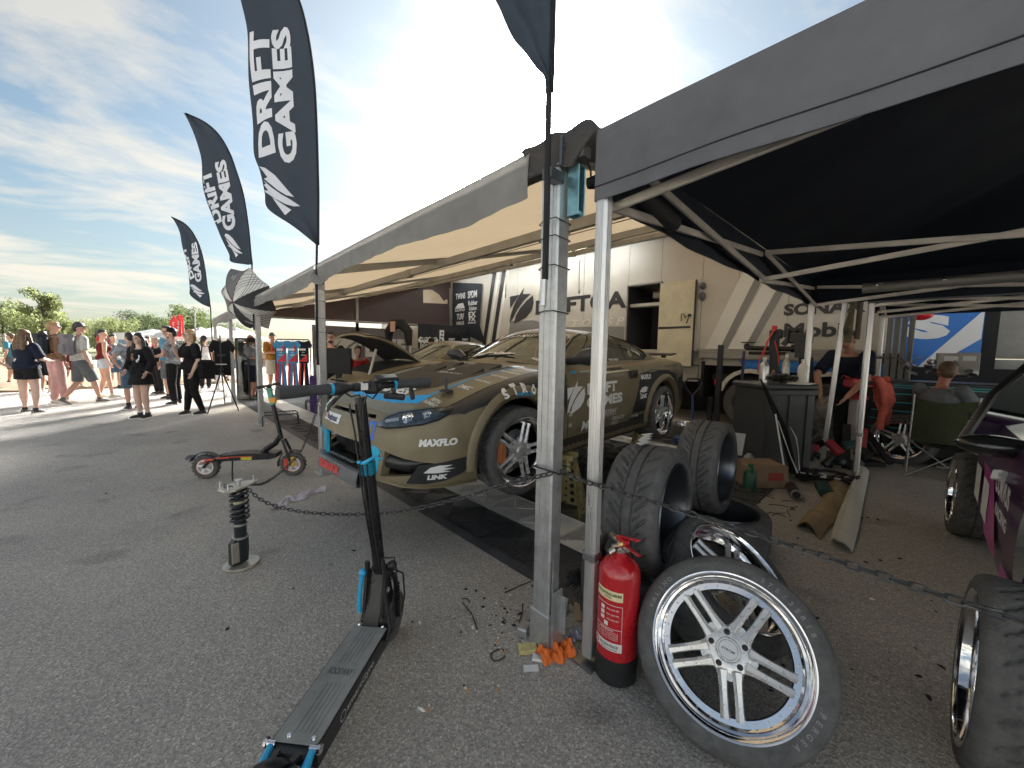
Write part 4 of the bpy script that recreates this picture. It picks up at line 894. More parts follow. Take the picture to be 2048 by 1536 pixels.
def olive_mat():
    m = mat('olive_weave', (.155, .125, .074), .42, .15, coat=.15, var=.30, vs=2.6, col2=(.225, .19, .12)); t = m.node_tree; b = t.nodes['Principled BSDF']
    tc = t.nodes.new('ShaderNodeTexCoord'); w = t.nodes.new('ShaderNodeTexWave'); w.wave_type = 'BANDS'; w.bands_direction = 'Z'; w.inputs['Scale'].default_value = 44; w.inputs['Distortion'].default_value = .6; w.inputs['Detail'].default_value = 2
    t.links.new(tc.outputs['Object'], w.inputs['Vector']); bp = t.nodes.new('ShaderNodeBump'); bp.inputs['Strength'].default_value = .25; bp.inputs['Distance'].default_value = .003
    t.links.new(w.outputs[0], bp.inputs['Height']); t.links.new(bp.outputs[0], b.inputs['Normal']); return m
olive = olive_mat()
CAR_BODY = bm2mesh(bm, 'car_body', olive); CAR_GH = bm2mesh(gb, 'car_roof', olive)
def cut_grid(me_vs, me_fs, step):
    b = bmesh.new(); V_ = [b.verts.new((x, y, 0)) for x, y in me_vs]
    for f in me_fs:
        try: b.faces.new([V_[i] for i in f])
        except ValueError: pass
    for ax in (0, 1):
        lo = min(v[ax] for v in me_vs); hi = max(v[ax] for v in me_vs); k = math.ceil(lo/step+1e-6)
        while k*step < hi:
            co = Vector((0, 0, 0)); co[ax] = k*step; no = Vector((0, 0, 0)); no[ax] = 1
            bmesh.ops.bisect_plane(b, geom=b.verts[:]+b.edges[:]+b.faces[:], plane_co=co, plane_no=no, dist=1e-6); k += 1
    return b
def wrap(name, vs, fs, o, u, v, d, bvhs, off, m, parent, step=.035, thick=0):
    """lay a flat 2D shape (coordinates along u, v from o) onto the body by casting along d"""
    b = cut_grid(vs, fs, step); o = Vector(o); u = Vector(u).normalized(); v = Vector(v).normalized(); d = Vector(d).normalized(); bad = []
    for w in b.verts:
        p = o + u*w.co.x + v*w.co.y; best = None
        for t in bvhs:
            h = t.ray_cast(p, d, 6)
            if h[0] is not None and (best is None or h[3] < best[3]): best = h
        if best is None: bad.append(w); continue
        nn_ = best[1]
        if nn_.dot(d) > 0: nn_ = -nn_
        w.co = best[0] + nn_*off
    if bad: bmesh.ops.delete(b, geom=bad, context='VERTS')
    b.normal_update(); [f.normal_flip() for f in b.faces if f.normal.dot(d) > 0]
    me = bpy.data.meshes.new(name); b.to_mesh(me); b.free(); me.materials.append(m); me.polygons.foreach_set('use_smooth', [True]*len(me.polygons)); me.update(); return link(name, me, parent)
BV = [BODY_BVH, GH_BVH]
def side_poly(name, pts, m, par, off=.0015, s=-1): return wrap(name, pts, [tuple(range(len(pts)))], (0, s*2, 0), (1, 0, 0), (0, 0, 1), (0, -s, 0), BV, off, m, par, .05)
def top_poly(name, pts, m, par, off=.0015, step=.05): return wrap(name, pts, [tuple(range(len(pts)))], (0, 0, 2.5), (1, 0, 0), (0, 1, 0), (0, 0, -1), BV, off, m, par, step)
def front_poly(name, pts, m, par, off=.0015): return wrap(name, pts, [tuple(range(len(pts)))], (-1.5, 0, 0), (0, -1, 0), (0, 0, 1), (1, 0, 0), BV, off, m, par, .03)
def side_text(s, x, z, h, w, m, par, off=.003, bold=.03, shear=0, rot=0, sd=-1, name='decal'):
    vs, fs, asp = textmesh(s, bold, shear); sx = w/asp; c, q = math.cos(rot), math.sin(rot)
    vs = [(X*sx*c - Y*h*q, X*sx*q + Y*h*c) for X, Y in vs]
    return wrap(name, vs, fs, (x, sd*2, z), (-sd, 0, 0), (0, 0, 1), (0, -sd, 0), BV, off, m, par, .08)
def side_shape(polys, x, z, w, h, m, par, off=.003, name='decal'):
    vs = []; fs = []
    for P_ in polys: fs.append(tuple(range(len(vs), len(vs)+len(P_)))); vs += [((a-.5)*w, (b-.5)*h) for a, b in P_]
    return wrap(name, vs, fs, (x, -2, z), (1, 0, 0), (0, 0, 1), (0, 1, 0), BV, off, m, par, .08)
def top_text(s, x, y, h, w, m, par, rot=0, off=.003, bold=.03, shear=0, name='decal'):
    """letters readable from the front of the car; x,y on the bonnet"""
    vs, fs, asp = textmesh(s, bold, shear); sx = w/asp; c, q = math.cos(rot), math.sin(rot)
    vs = [(X*sx*c - Y*h*q, X*sx*q + Y*h*c) for X, Y in vs]
    return wrap(name, vs, fs, (x, y, 2.5), (0, -1, 0), (1, 0, 0), (0, 0, -1), BV, off, m, par, .06)
def front_text(s, y, z, h, w, m, par, rot=0, off=.003, bold=.03, shear=0, o=None, u=(0, -1, 0), d=(1, 0, 0), name='decal'):
    vs, fs, asp = textmesh(s, bold, shear); sx = w/asp; c, q = math.cos(rot), math.sin(rot)
    vs = [(X*sx*c - Y*h*q, X*sx*q + Y*h*c) for X, Y in vs]
    return wrap(name, vs, fs, o or (-1.5, y, z), u, (0, 0, 1), d, BV, off, m, par, .06)
blackwrap = mat('black_wrap', (.020, .021, .024), .42, coat=.1, var=.2, vs=3); greywrap = mat('grey_brown_wrap', (.045, .040, .034), .6, spec=.3, var=.2, vs=2); lightblue = mat('light_blue_wrap', (.02, .34, .72), .5, spec=.3); greybonnet = mat('weathered_grey_green', (.20, .20, .165), .5, var=.25, vs=4)
carglass = glassmat('car_glass', (.40, .45, .38), .12, .03); sideglass = glassmat('side_glass', (.09, .10, .10), .07, .03)
lens = glassmat('lamp_lens', (.8, .84, .88), .015, .03)
inner = mat('car_inner', (.02, .02, .02), .7); paled = mat('pale_decal', (.62, .62, .58), .5)
ca = R(3.2)
def place_car(T, hub=(1.923, 1.911, .668), W0=.90):
    ex = Vector((math.cos(ca), math.sin(ca), .008)).normalized(); ey = Vector((-math.sin(ca), math.cos(ca), 0)); ez = ex.cross(ey)
    o = Vector(hub) - ex*.88 + ey*W0 - ez*.32
    M = Matrix((ex, ey, ez)).transposed().to_4x4(); M.translation = o; T.matrix_world = M; return T
def car_base(T, hood_open=False, full=True):
    b = link('body', CAR_BODY, T); link('roof', CAR_GH, T)
    return b
def headlight(T, s):
    # lamp cluster: outline in the front-side view, laid over the corner
    H_ = thing_part('headlight', T)
def part_empty(name, parent): o = bpy.data.objects.new(name, None); COL.objects.link(o); o.parent = parent; o.empty_display_size = .05; return o
CAR = thing('race_car', 'olive green race coupe with black panels raised on gold axle stands, front wheel turned', 'race car'); place_car(CAR)
body = car_base(CAR)
# --- livery, near side
side_poly('black_panel', [(.60, .705), (.76, .740), (1.0, .768), (1.30, .72), (1.42, .60), (1.46, .50), (1.47, .84), (1.30, .866), (.95, .825), (.72, .785)], blackwrap, body)
side_poly('black_panel', [(2.60, .30), (2.66, .42), (2.74, .56), (2.79, .66), (2.82, .80), (3.1, .84), (3.5, .82), (3.75, .76), (3.80, .60), (3.6, .74), (3.3, .735), (3.08, .62), (3.0, .48), (2.99, .30)], blackwrap, body)
side_poly('black_panel', [(3.80, .40), (3.82, .70), (4.18, .78), (4.36, .76), (4.36, .45)], blackwrap, body, .001)
for k in range(5): side_poly('pale_stripe', [(3.52+.09*k, .79), (3.55+.09*k, .80), (3.66+.09*k, .90), (3.63+.09*k, .90)], mat('faint_stripe', (.22, .20, .15), .4), body, .0022)
side_poly('sill_panel', [(1.28, .175), (1.28, .30), (2.99, .31), (2.99, .175)], mat('sill_dark', (.03, .027, .02), .5), body, .001)
for k in range(22): side_poly('sill_stripe', [(1.32+.075*k, .18), (1.355+.075*k, .18), (1.38+.075*k, .255), (1.345+.075*k, .255)], mat('stripe_olive', (.16, .14, .08), .4), body, .0022)
for k in range(12): side_poly('sill_stripe', [(2.0+.08*k, .172), (2.045+.08*k, .172), (2.07+.08*k, .186), (2.025+.08*k, .186)], cyan, body, .0028)
for pts in ([(1.475, .30), (1.482, .30), (1.482, .87), (1.475, .87)], [(2.80, .31), (2.807, .31), (2.885, .60), (2.90, .87), (2.893, .87), (2.876, .60)], [(1.30, .302), (2.80, .312), (2.80, .320), (1.30, .310)]):
    side_poly('panel_gap', pts, matblack, body, .0026)
side_shape(EMBLEM, 1.60, .65, .27, .28, white, body, name='emblem')
side_text('DRIFT', 2.04, .705, .10, .54, white, body, bold=.05); side_text('GAMES', 2.09, .585, .10, .66, white, body, bold=.05)
side_text('LUCKYDAY', 2.14, .465, .045, .34, paled, body); side_text('COMPETITIONS', 2.14, .43, .02, .3, paled, body, bold=.0)
side_text('IRISH AUTO', 2.36, .385, .040, .24, paled, body); side_text('PARTS', 2.31, .335, .040, .13, paled, body)
side_text('STRÖM', 2.72, .355, .045, .17, paled, body)
side_text('Mobil', 1.86, .385, .085, .34, white, body, shear=.15)
side_text('MAXFLO', 2.94, .765, .055, .22, white, body, bold=.05); side_text('LINK', 2.90, .555, .05, .15, white, body, bold=.05, shear=.2)
side_shape([[(0, .3), (.3, .9), (.7, 1), (1, .8), (.8, .7), (1, .55), (.75, .5), (.9, .3), (.5, .2)], [(0, 0), (.15, .2), (.2, 0)]], 2.90, .62, .19, .08, white, body)
side_poly('name_plate', [(2.04, .825), (2.62, .845), (2.62, .90), (2.04, .883)], mat('plate_cream', (.66, .62, .50), .5), body, .002); side_text('412 CONOR FALVEY', 2.31, .863, .03, .34, matblack, body, off=.0045, rot=R(2))
side_poly('flag_patch', [(2.52, .857), (2.545, .858), (2.545, .89), (2.52, .889)], mat('flag_green', (.02, .25, .06), .5), body, .0035); side_poly('flag_patch', [(2.57, .859), (2.595, .86), (2.595, .892), (2.57, .891)], redp, body, .0035)
side_text('PLMR', 1.60, .855, .025, .09, cyan, body, bold=.05); side_text('motorsport', 1.78, .858, .02, .16, paled, body)
side_text('DG', 1.515, .52, .05, .05, paled, body); side_text('LINK', 1.515, .42, .03, .05, paled, body)
# arch flare lettering
arc = MB()
def flare(s, c, r0, name):
    prof = [(-.015, 0), (.0, .018), (.03, .03), (.055, .022), (.075, .0)]
    mb = MB(); A = [R(-8+196*k/36) for k in range(37)]; vs = []
    for a in A:
        for dr, dy in prof:
            x = c[0]+(r0+dr)*math.cos(a); z = c[1]+(r0+dr)*math.sin(a)
            h = BODY_BVH.ray_cast(Vector((c[0]+(r0+.03)*math.cos(a), s*2, max(.19, c[1]+(r0+.03)*math.sin(a)))), Vector((0, -s, 0)), 3); y = (h[0].y if h[0] is not None else s*.88)
            vs.append((x, y + s*(dy-.004), z))
    K_ = len(prof); fs = [(i*K_+k, (i+1)*K_+k, (i+1)*K_+k+1, i*K_+k+1) for i in range(36) for k in range(K_-1)]
    mb.add(vs, fs); return mb.build(name, olive, CAR)
for s in (-1, 1): flare(s, FA, .395, 'arch_flare'); flare(s, RA, .385, 'arch_flare')
for k, ch in enumerate('STRÖM'):
    a = R(112-11.3*k); r_ = .438; side_text(ch, FA[0]+r_*math.cos(a), FA[1]+r_*math.sin(a), .055 if ch != 'Ö' else .068, .046 if ch != 'M' else .058, white, body, .036, .05, rot=a-math.pi/2)
for k, ch in enumerate('WHEELS'):
    a = R(100-3.6*k); r_ = .405; side_text(ch, FA[0]+r_*math.cos(a), FA[1]+r_*math.sin(a), .024, .02, cyan, body, .034, .03, rot=a-math.pi/2)
# --- bonnet
for s in (-1, 1): top_poly('black_panel', [(.30, s*.70), (.45, s*.735), (.8, s*.757), (1.2, s*.76), (1.45, s*.755), (1.45, s*.86), (1.1, s*.868), (.88, s*.872), (.6, s*.85), (.42, s*.81), (.33, s*.77)], blackwrap, body, .006, .02)
top_poly('grey_panel', [(.30, -.24), (.5, -.40), (.8, -.46), (1.20, -.50), (1.26, 0), (1.20, .50), (.8, .46), (.5, .40), (.30, .24), (.27, 0)], greywrap, body, .0014)
top_poly('pale_nose', [(.105, -.30), (.13, -.50), (.22, -.62), (.25, -.42), (.22, -.2), (.21, 0), (.22, .2), (.25, .42), (.22, .62), (.13, .50), (.105, .30), (.10, 0)], greybonnet, body, .0014, .03)
top_poly('blue_band', [(.205, -.30), (.27, -.50), (.40, -.50), (.30, -.30), (.275, -.1), (.27, 0), (.275, .1), (.30, .30), (.40, .50), (.27, .50), (.205, .30), (.19, 0)], lightblue, body, .0018, .03)
for s in (-1, 1):
    top_poly('blue_stripe', [(.38, s*.462), (.42, s*.50), (1.22, s*.535), (1.22, s*.515), (.44, s*.478)], lightblue, body, .002)
    top_poly('panel_gap', [(.20, s*.655), (.45, s*.715), (.8, s*.742), (1.2, s*.745), (1.2, s*.757), (.8, s*.754), (.45, s*.727), (.19, s*.668)], matblack, body, .002)
top_text('DRIFT', .46, -.0, .13, .52, white, body, bold=.05, shear=.1); top_text('GAMES', .36, -.02, .11, .52, white, body, bold=.05, shear=.1)
top_text('Mobil 1', .92, -.18, .07, .34, white, body, shear=.2); top_text('IRISH AUTO', .82, -.14, .045, .30, paled, body, shear=.1)
top_text('FIFTH', .36, -.585, .035, .09, paled, body); top_text('ELEMENT', .32, -.58, .03, .13, paled, body)
top_text('DMEC', .60, -.60, .05, .12, white, body); top_text('RACING', .75, -.62, .03, .16, paled, body); top_text('TOYO PARTS', .9, -.63, .03, .18, paled, body); top_text('PERFORMANCE', 1.03, -.62, .035, .2, paled, body)
for k, (x, y, w_) in enumerate(((1.12, -.35, .22), (1.16, -.05, .3), (1.1, .28, .25), (1.22, .5, .2), (1.25, -.62, .18))): top_poly('pale_patch', [(x, y), (x+.03, y-w_/2), (x+.07, y-w_/3), (x+.05, y+w_/2), (x+.01, y+w_/3)], greybonnet, body, .003)
# raised scoop (ducts) on the bonnet
for s in (-1, 1):
    mb = MB()
    for k in range(2):
        x0_ = .80+.20*k; zz = lambda X, Y: (BODY_BVH.ray_cast(Vector((X, Y, 2)), Vector((0, 0, -1)), 3)[0] or Vector((0, 0, .85))).z
        y0_, y1_ = s*.10, s*.40
        mb.add([(x0_, y0_, zz(x0_, y0_)), (x0_, y1_, zz(x0_, y1_)), (x0_+.16, y1_, zz(x0_+.16, y1_)+.022), (x0_+.16, y0_, zz(x0_+.16, y0_)+.022), (x0_+.165, y1_, zz(x0_+.165, y1_)-.002), (x0_+.165, y0_, zz(x0_+.165, y0_)-.002)], [(0, 1, 2, 3), (3, 2, 4, 5), (0, 3, 5), (1, 4, 2)])
    mb.build('bonnet_louvre', greywrap, body)
mb = MB(); M = Matrix.Translation((.46, -.565, .768))
mb.lathe([(0, .006), (.03, .006), (.045, .0), (.05, -.01)], 20, M); mb.bar((.46, -.565, .77), (.47, -.55, .845), .02, .03); mb.build('bonnet_pin', black, body)
# --- front bumper graphics
front_text('Budmat', .26, .525, .045, .22, mat('budmat_ink', (.01, .02, .12), .4), body, off=.0045)
front_poly('sticker', [(-.44, .492), (-.11, .492), (-.11, .556), (-.44, .556)], white, body, .002)
front_poly('sticker_mark', [(-.43, .50), (-.41, .545), (-.395, .545), (-.375, .50), (-.388, .50), (-.402, .53), (-.418, .50)], redp, body, .0045)
front_poly('blue_arrow', [(.34, .425), (.405, .478), (.375, .478), (.375, .57), (.305, .57), (.305, .478), (.275, .478)], mat('arrow_blue', (.02, .13, .62), .4), body, .002)
front_poly('arrow_inner', [(.325, .485), (.358, .485), (.352, .555), (.33, .555)], olive, body, .003)
d_ = Vector((.82, .57, 0)).normalized(); u_ = Vector((.57, -.82, 0)).normalized()
o_ = Vector((.24, -.755, .50)) - d_*1.2
vs, fs, asp = textmesh('MAXFLO', .06, .15); wrap('decal', [(x*.215/asp+.01, y*.046-.03) for x, y in vs], fs, o_, u_, (0, 0, 1), d_, BV, .004, white, body, .05)
# dark LINK blade below it
o2 = Vector((.26, -.765, .0)) - d_*1.2
bl_ = [(-.20, .215), (-.115, .335), (.02, .345), (.19, .372), (.17, .31), (.12, .26), (.03, .225), (-.08, .212)]
wrap('black_blade', bl_, [tuple(range(len(bl_)))], o2, u_, (0, 0, 1), d_, BV, .006, blackwrap, body, .05)
vs, fs, asp = textmesh('LINK', .06, .2); wrap('decal', [(x*.115/asp-.015, y*.03+.255) for x, y in vs], fs, o2, u_, (0, 0, 1), d_, BV, .010, white, body, .05)
pl = [(-.09, .285), (-.05, .318), (.0, .328), (.07, .325), (.02, .31), (.085, .303), (.015, .295), (.06, .285), (-.015, .28)]
wrap('decal', pl, [tuple(range(len(pl)))], o2, u_, (0, 0, 1), d_, BV, .010, white, body, .05)
# --- splitter, lip text
lipm = mat('splitter_grey', (.16, .165, .17), .5, var=.25, vs=6); lip = MB()
prof = lambda y: (-.06 if abs(y) < .3 else -.06+.62*((abs(y)-.3)/.6)**2.1)
Ys = [-.30+.029*i for i in range(41)]
vs = []
for y in Ys:
    x = prof(y); vs += [(x, y, .135), (x-.006, y, .17), (x+.008, y, .235), (x+.10, y*.96, .245), (x+.20, y*.9, .135)]
lip.add(vs, [(i*5+k, (i+1)*5+k, (i+1)*5+(k+1) % 5, i*5+(k+1) % 5) for i in range(40) for k in range(5)]); lipo = lip.build('splitter', lipm, body)
mb = MB()
vs, fs, asp = textmesh('SONAX', .06); pts = []
for x, y in vs:
    Y = -(x*.36/asp) + .14; pts.append((prof(Y)-.004, Y, .19+y*.066))
mb.add([(p[0]-.004 - .010*(.22-p[2])/.06*0, p[1], p[2]) for p in pts], fs); mb.build('lettering', mat('red_bright', (.75, .06, .05), .5), lipo)
mb = MB()
mb.add([(prof(y)+.03, y, .247) for y in (-.42+.084*i for i in range(11))]+[(prof(y)+.12, y, .249) for y in (-.42+.084*i for i in range(11))], [(i, i+1, 12+i, 11+i) for i in range(10)]); mb.build('lip_top', blackwrap, lipo)
mb = MB(); flat_text(mb, 'YOUR LOGO HERE', (.01, .1, .253), (0, -1, 0), (1, 0, .0), .03, .42, .01); mb.build('lettering', paled, lipo)
# --- inside the mouths
mb = MB(); mb.box((.22, 0, .34), (.04, 1.3, .26)); mb.box((.5, 0, .22), (.6, 1.4, .03)); mb.box((.5, 0, .62), (.6, 1.1, .02)); mb.build('nose_inner', matblack, CAR)
mb = MB(); mb.box((.13, .06, .335), (.03, .42, .17))
for k in range(14): mb.box((.112, -.13+.03*k, .335), (.006, .006, .15))
mb.build('intercooler', mat('core_dark', (.04, .04, .04), .5, .5), CAR)
mb = MB(); mb.tube([(.09, -.46, .33), (.10, -.50, .33), (.14, -.57, .32), (.24, -.64, .32)], [.052, .055, .055, .055], 14); mb.tube([(.085, -.43, .33), (.09, -.46, .33)], [.058, .058], 14); mb.build('intake_pipe', mat('pipe_black', (.02, .02, .022), .25), CAR)
for s, y in ((1, .40), (-1, -.34)):
    mb = MB(); mb.box((.02, y, .31), (.02, .17, .22), Matrix.Rotation(R(-12*s), 3, 'Z')); mb.box((.06, y+.06*s, .40), (.06, .09, .06)); mb.build('blue_bracket', mat('bracket_blue', (.01, .40, .66), .35, coat=.4), CAR)
# --- headlights
HLp = [(-.02, .0), (.06, .075), (.16, .118), (.34, .142), (.50, .165), (.60, .15), (.575, .10), (.50, .045), (.38, .0), (.22, -.02), (.08, -.022)]
def headl(s):
    d = Vector((.74, -s*.67, 0)); u = Vector((.67, s*.74, 0)) ; o = Vector((.165, s*.43, .555)) - d*1.0 - u*0
    dd = Vector((.72, -s*.62, -.32)).normalized(); o = Vector((.075, s*.38, .535)) - dd*1.0
    f = [(x*.80, y*.80) for x, y in HLp]
    q = wrap('headlight', f, [tuple(range(len(f)))], o, u, (0, 0, 1), dd, BV, .003, mat('lamp_bowl', (.13, .15, .18), .4, .3, var=.8, vs=18), CAR, .03)
    ring = []
    b = [(x*1.0, y) for x, y in f]
    def at(x, y, off):
        p = o + u*x + Vector((0, 0, 1))*y; h = BODY_BVH.ray_cast(p, dd, 4)
        return (h[0] - dd*off) if h[0] is not None else None, (h[1] if h[0] is not None else None)
    P_ = [at(x, y, .004)[0] for x, y in f]; P_ = [p for p in P_ if p is not None]
    mb = MB(); mb.tube(P_, .006, 5, closed=True); mb.build('lamp_seal', matblack, q)
    for (x, y, r_) in ((.205, .045, .036), (.325, .068, .029)):
        p, n_ = at(x, y, .006)
        if p is None: continue
        n_ = -dd
        mb = MB(); mb.lathe([(0, .004), (r_*.55, .012), (r_*.62, .006), (r_*.8, .010), (r_, .014), (r_*1.05, .010), (r_*1.05, -.01)], 24, frame(p-dd*.006, n_)); mb.build('lamp_ring', chrome, q)
        mb = MB(); mb.ball(p-n_*.0, (r_*.55,)*3, 14, 8); mb.build('projector', mat('projector_glass', (.5, .55, .6), .05, .4), q)
    g = wrap('amber_print', [(.05, .02), (.14, .03), (.135, .055), (.045, .04)], [(0, 1, 2, 3)], o, u, (0, 0, 1), dd, BV, .006, white, q, .03)
    wrap('lamp_glass', f, [tuple(range(len(f)))], o, u, (0, 0, 1), dd, BV, .022, lens, q, .03)
    return q
headl(-1); hl2 = headl(1)
wrap('tape', [(x*1.0, y) for x, y in [(0, .01), (.1, .07), (.25, .10), (.30, .03), (.15, 0)]], [(0, 1, 2, 3, 4)], Vector((.075, .38, .535)) - Vector((.72, -.62, -.32)).normalized(), (.67, .74, 0), (0, 0, 1), Vector((.72, -.62, -.32)), BV, .026, mat('tape_white', (.6, .6, .6), .5, var=.2, vs=30), hl2, .03)
# --- glass
def glaze(name, poly, ax, m, par, bv, s=0, off=.002, step=.06):
    if ax == 'top': return wrap(name, poly, [tuple(range(len(poly)))], (0, 0, 2.5), (1, 0, 0), (0, 1, 0), (0, 0, -1), [GH_BVH], off, m, par, step)
    return wrap(name, poly, [tuple(range(len(poly)))], (0, s*2, 0), (1, 0, 0), (0, 0, 1), (0, -s, 0), [GH_BVH], off, m, par, step)
wsg = glaze('windscreen', WS, 'top', carglass, CAR, 0); glaze('rear_window', RS, 'top', sideglass, CAR, 0)
for s in (-1, 1):
    sg = glaze('side_window', SWp, 'side', sideglass, CAR, 0, s)
    P_ = [GH_BVH.ray_cast(Vector((x, s*2, z)), Vector((0, -s, 0)), 3)[0] for x, z in SWp]; P_ = [p for p in P_ if p is not None]
    mb = MB(); mb.tube(P_, .011, 6, closed=True); mb.build('window_seal', matblack, sg)
    if s < 0:
        wrap('pillar', [(2.74, .93), (2.80, .93), (2.79, 1.205), (2.73, 1.205)], [(0, 1, 2, 3)], (0, s*2, 0), (1, 0, 0), (0, 0, 1), (0, -s, 0), [GH_BVH], .004, matblack, sg, .08)
        wrap('decal', [(2.88, 1.0), (2.93, .975), (2.97, 1.0), (2.96, 1.05), (2.90, 1.05)], [(0, 1, 2, 3, 4)], (0, s*2, 0), (1, 0, 0), (0, 0, 1), (0, -s, 0), [GH_BVH], .006, mat('disc_gold', (.3, .27, .16), .5), sg, .08)
        side_text('ALL 4 WINNERS', 3.10, 1.03, .03, .18, paled, sg, .006, rot=R(-18)); side_text('PARTS SHOP', 2.50, .955, .022, .2, paled, sg, .007)
P_ = [GH_BVH.ray_cast(Vector((x, y, 2.5)), Vector((0, 0, -1)), 3)[0] for x, y in WS]
mb = MB(); mb.tube(P_, .009, 6, closed=True); mb.build('screen_seal', matblack, wsg)
def ws_poly(name, pts, m, off=.004): return wrap(name, pts, [tuple(range(len(pts)))], (0, 0, 2.5), (1, 0, 0), (0, 1, 0), (0, 0, -1), [GH_BVH], off, m, wsg, .05)
ws_poly('sun_strip', [(1.885, -.52), (1.995, -.49), (1.995, .49), (1.885, .52)], matblack)
ws_poly('strip_end', [(1.86, -.525), (1.993, -.492), (1.993, -.36), (1.86, -.37)], mat('strip_red', (.60, .05, .05), .4), .005); ws_poly('strip_end', [(1.84, -.53), (1.862, -.525), (1.862, -.37), (1.84, -.37)], white, .005)
ws_poly('strip_end', [(1.86, .525), (1.993, .492), (1.993, .32), (1.86, .34)], mat('strip_pink', (.60, .38, .34), .5), .005)
def wst(s, x, y, h, w, m, bold=.03, shear=0, rot=0):
    vs, fs, asp = textmesh(s, bold, shear); sx = w/asp; wrap('decal', [(X*sx*math.cos(rot)-Y*h*math.sin(rot), X*sx*math.sin(rot)+Y*h*math.cos(rot)) for X, Y in vs], fs, (x, y, 2.5), (0, -1, 0), (1, 0, 0), (0, 0, -1), [GH_BVH], .008, m, wsg, .06)
wst('Drift MASTERS', 1.94, .0, .07, .56, white, .03, .2); wst('412', 1.93, -.43, .06, .10, white); wst('AL', 1.92, .42, .06, .10, redp)
wst('FACIMME', 1.50, .08, .075, .58, white, .05, .2); wst('AGE', 1.53, -.46, .035, .08, white)
# --- interior
mb = MB(); mb.box((2.4, 0, .30), (2.2, 1.5, .03)); mb.box((1.70, 0, .82), (.35, 1.25, .10), bev=.04); mb.box((2.75, -.36, .62), (.14, .42, .62), Matrix.Rotation(R(12), 3, 'Y'), bev=.05); mb.box((2.55, -.36, .42), (.42, .42, .12), bev=.04); mb.build('interior', inner, CAR)
cage = mat('cage_pale', (.40, .41, .38), .4)
mb = MB()
for s in (-1, 1):
    mb.tube([(1.62, s*.60, .5), (1.66, s*.585, .92), (2.06, s*.47, 1.185), (2.75, s*.47, 1.21), (3.3, s*.45, .98), (3.5, s*.45, .8)], .02, 8); mb.tube([(2.78, s*.60, .4), (2.76, s*.56, 1.0), (2.74, s*.46, 1.21)], .02, 8); mb.tube([(1.66, s*.6, .55), (2.75, s*.62, .85)], .018, 6)
mb.tube([(2.74, -.46, 1.21), (2.74, .46, 1.21)], .02, 8); mb.tube([(2.06, -.46, 1.185), (2.06, .46, 1.185)], .02, 8); mb.tube([(2.74, -.46, 1.2), (2.9, .5, .5)], .018, 6); mb.tube([(2.74, .46, 1.2), (2.9, -.5, .5)], .018, 6); mb.tube([(2.06, .0, 1.18), (1.72, .3, .92)], .018, 6)
mb.build('roll_cage', cage, CAR)
mb = MB(); mb.lathe([(.155, -.012), (.17, 0), (.155, .012), (.15, 0)], 24, frame((2.05, -.36, .86), (1, 0, .35))); mb.build('steering_wheel', black, CAR)
# --- mirror, handle, spoiler, tail lamp, wiper
mb = MB(); mb.tube([(1.70, -.735, .945), (1.70, -.80, .965), (1.71, -.86, .985), (1.72, -.95, .992), (1.73, -1.03, .985)], [.028, .035, .060, .066, .045], 12, sq=1.35); mb.box((1.665, -.70, .955), (.16, .06, .07), bev=.02); mb.build('door_mirror', mat('mirror_black', (.03, .031, .034), .4), CAR)
mb = MB(); mb.tube([(1.70, .735, .945), (1.71, .86, .985), (1.73, 1.03, .985)], [.028, .060, .045], 12, sq=1.35); mb.build('door_mirror', MATS['mirror_black'], CAR)
h_ = BODY_BVH.ray_cast(Vector((2.66, -2, .80)), Vector((0, 1, 0)), 3)[0]
mb = MB(); mb.box((2.67, h_.y-.003, .80), (.20, .012, .085), bev=.005); mb.box((2.67, h_.y-.012, .812), (.15, .016, .035), bev=.006); mb.build('door_handle', black, CAR)
mb = MB(); mb.box((4.30, 0, 1.005), (.16, 1.30, .018), Matrix.Rotation(R(-8), 3, 'Y'), bev=.006); mb.box((4.3, -.5, .98), (.1, .03, .05)); mb.box((4.3, .5, .98), (.1, .03, .05)); mb.build('spoiler', blackwrap, CAR)
side_poly('tail_lamp', [(4.22, .72), (4.41, .72), (4.40, .83), (4.22, .86)], mat('tail_red', (.16, .012, .016), .2, coat=.6), CAR, .004)
mb = MB(); mb.tube([(1.36, .35, .945), (1.43, .1, .985), (1.47, -.25, 1.0)], .008, 5); mb.tube([(1.37, .30, .95), (1.5, .05, 1.01)], .006, 5); mb.build('wiper', matblack, CAR)
# bonnet rear vent and fender clip
mb = MB(); mb.tube([(1.22, -.77, .865), (1.22, -.775, .885), (1.31, -.785, .892), (1.31, -.78, .875)], .004, 5); mb.tube([(1.265, -.78, .87), (1.265, -.78, .89)], .003, 4); mb.build('fender_clip', paled, CAR)
# --- wheels
def carwheel(x, y, z, s, steer=0, tyre=TYRE_MED, cam_=0, rim=1):
    W_ = part_empty('wheel', CAR); W_.matrix_basis = Matrix.Translation((x, y, z)) @ Matrix.Rotation(steer, 4, 'Z') @ Matrix.Rotation(R(90*s*-1 + cam_), 4, 'X'); 
    link('tyre', tyre, W_); link('rim', RIM_ALL, W_); return W_
carwheel(.90, -.905, .315, -1, R(-8), cam_=R(0)); carwheel(3.405, -.905, .315, -1); carwheel(.90, .905, .315, 1, R(-8)); carwheel(3.405, .905, .315, 1)
mb = MB(); mb.lathe([(0, -.10), (.15, -.10), (.15, -.12), (0, -.12)], 24, Matrix.Translation((.90, -.905, .315)) @ Matrix.Rotation(R(90), 4, 'X')); mb.build('brake_disc', steel, CAR)
mb = MB(); mb.box((.76, -.80, .32), (.08, .06, .18), bev=.02); mb.build('brake_caliper', mat('caliper_orange', (.45, .14, .05), .4), CAR)
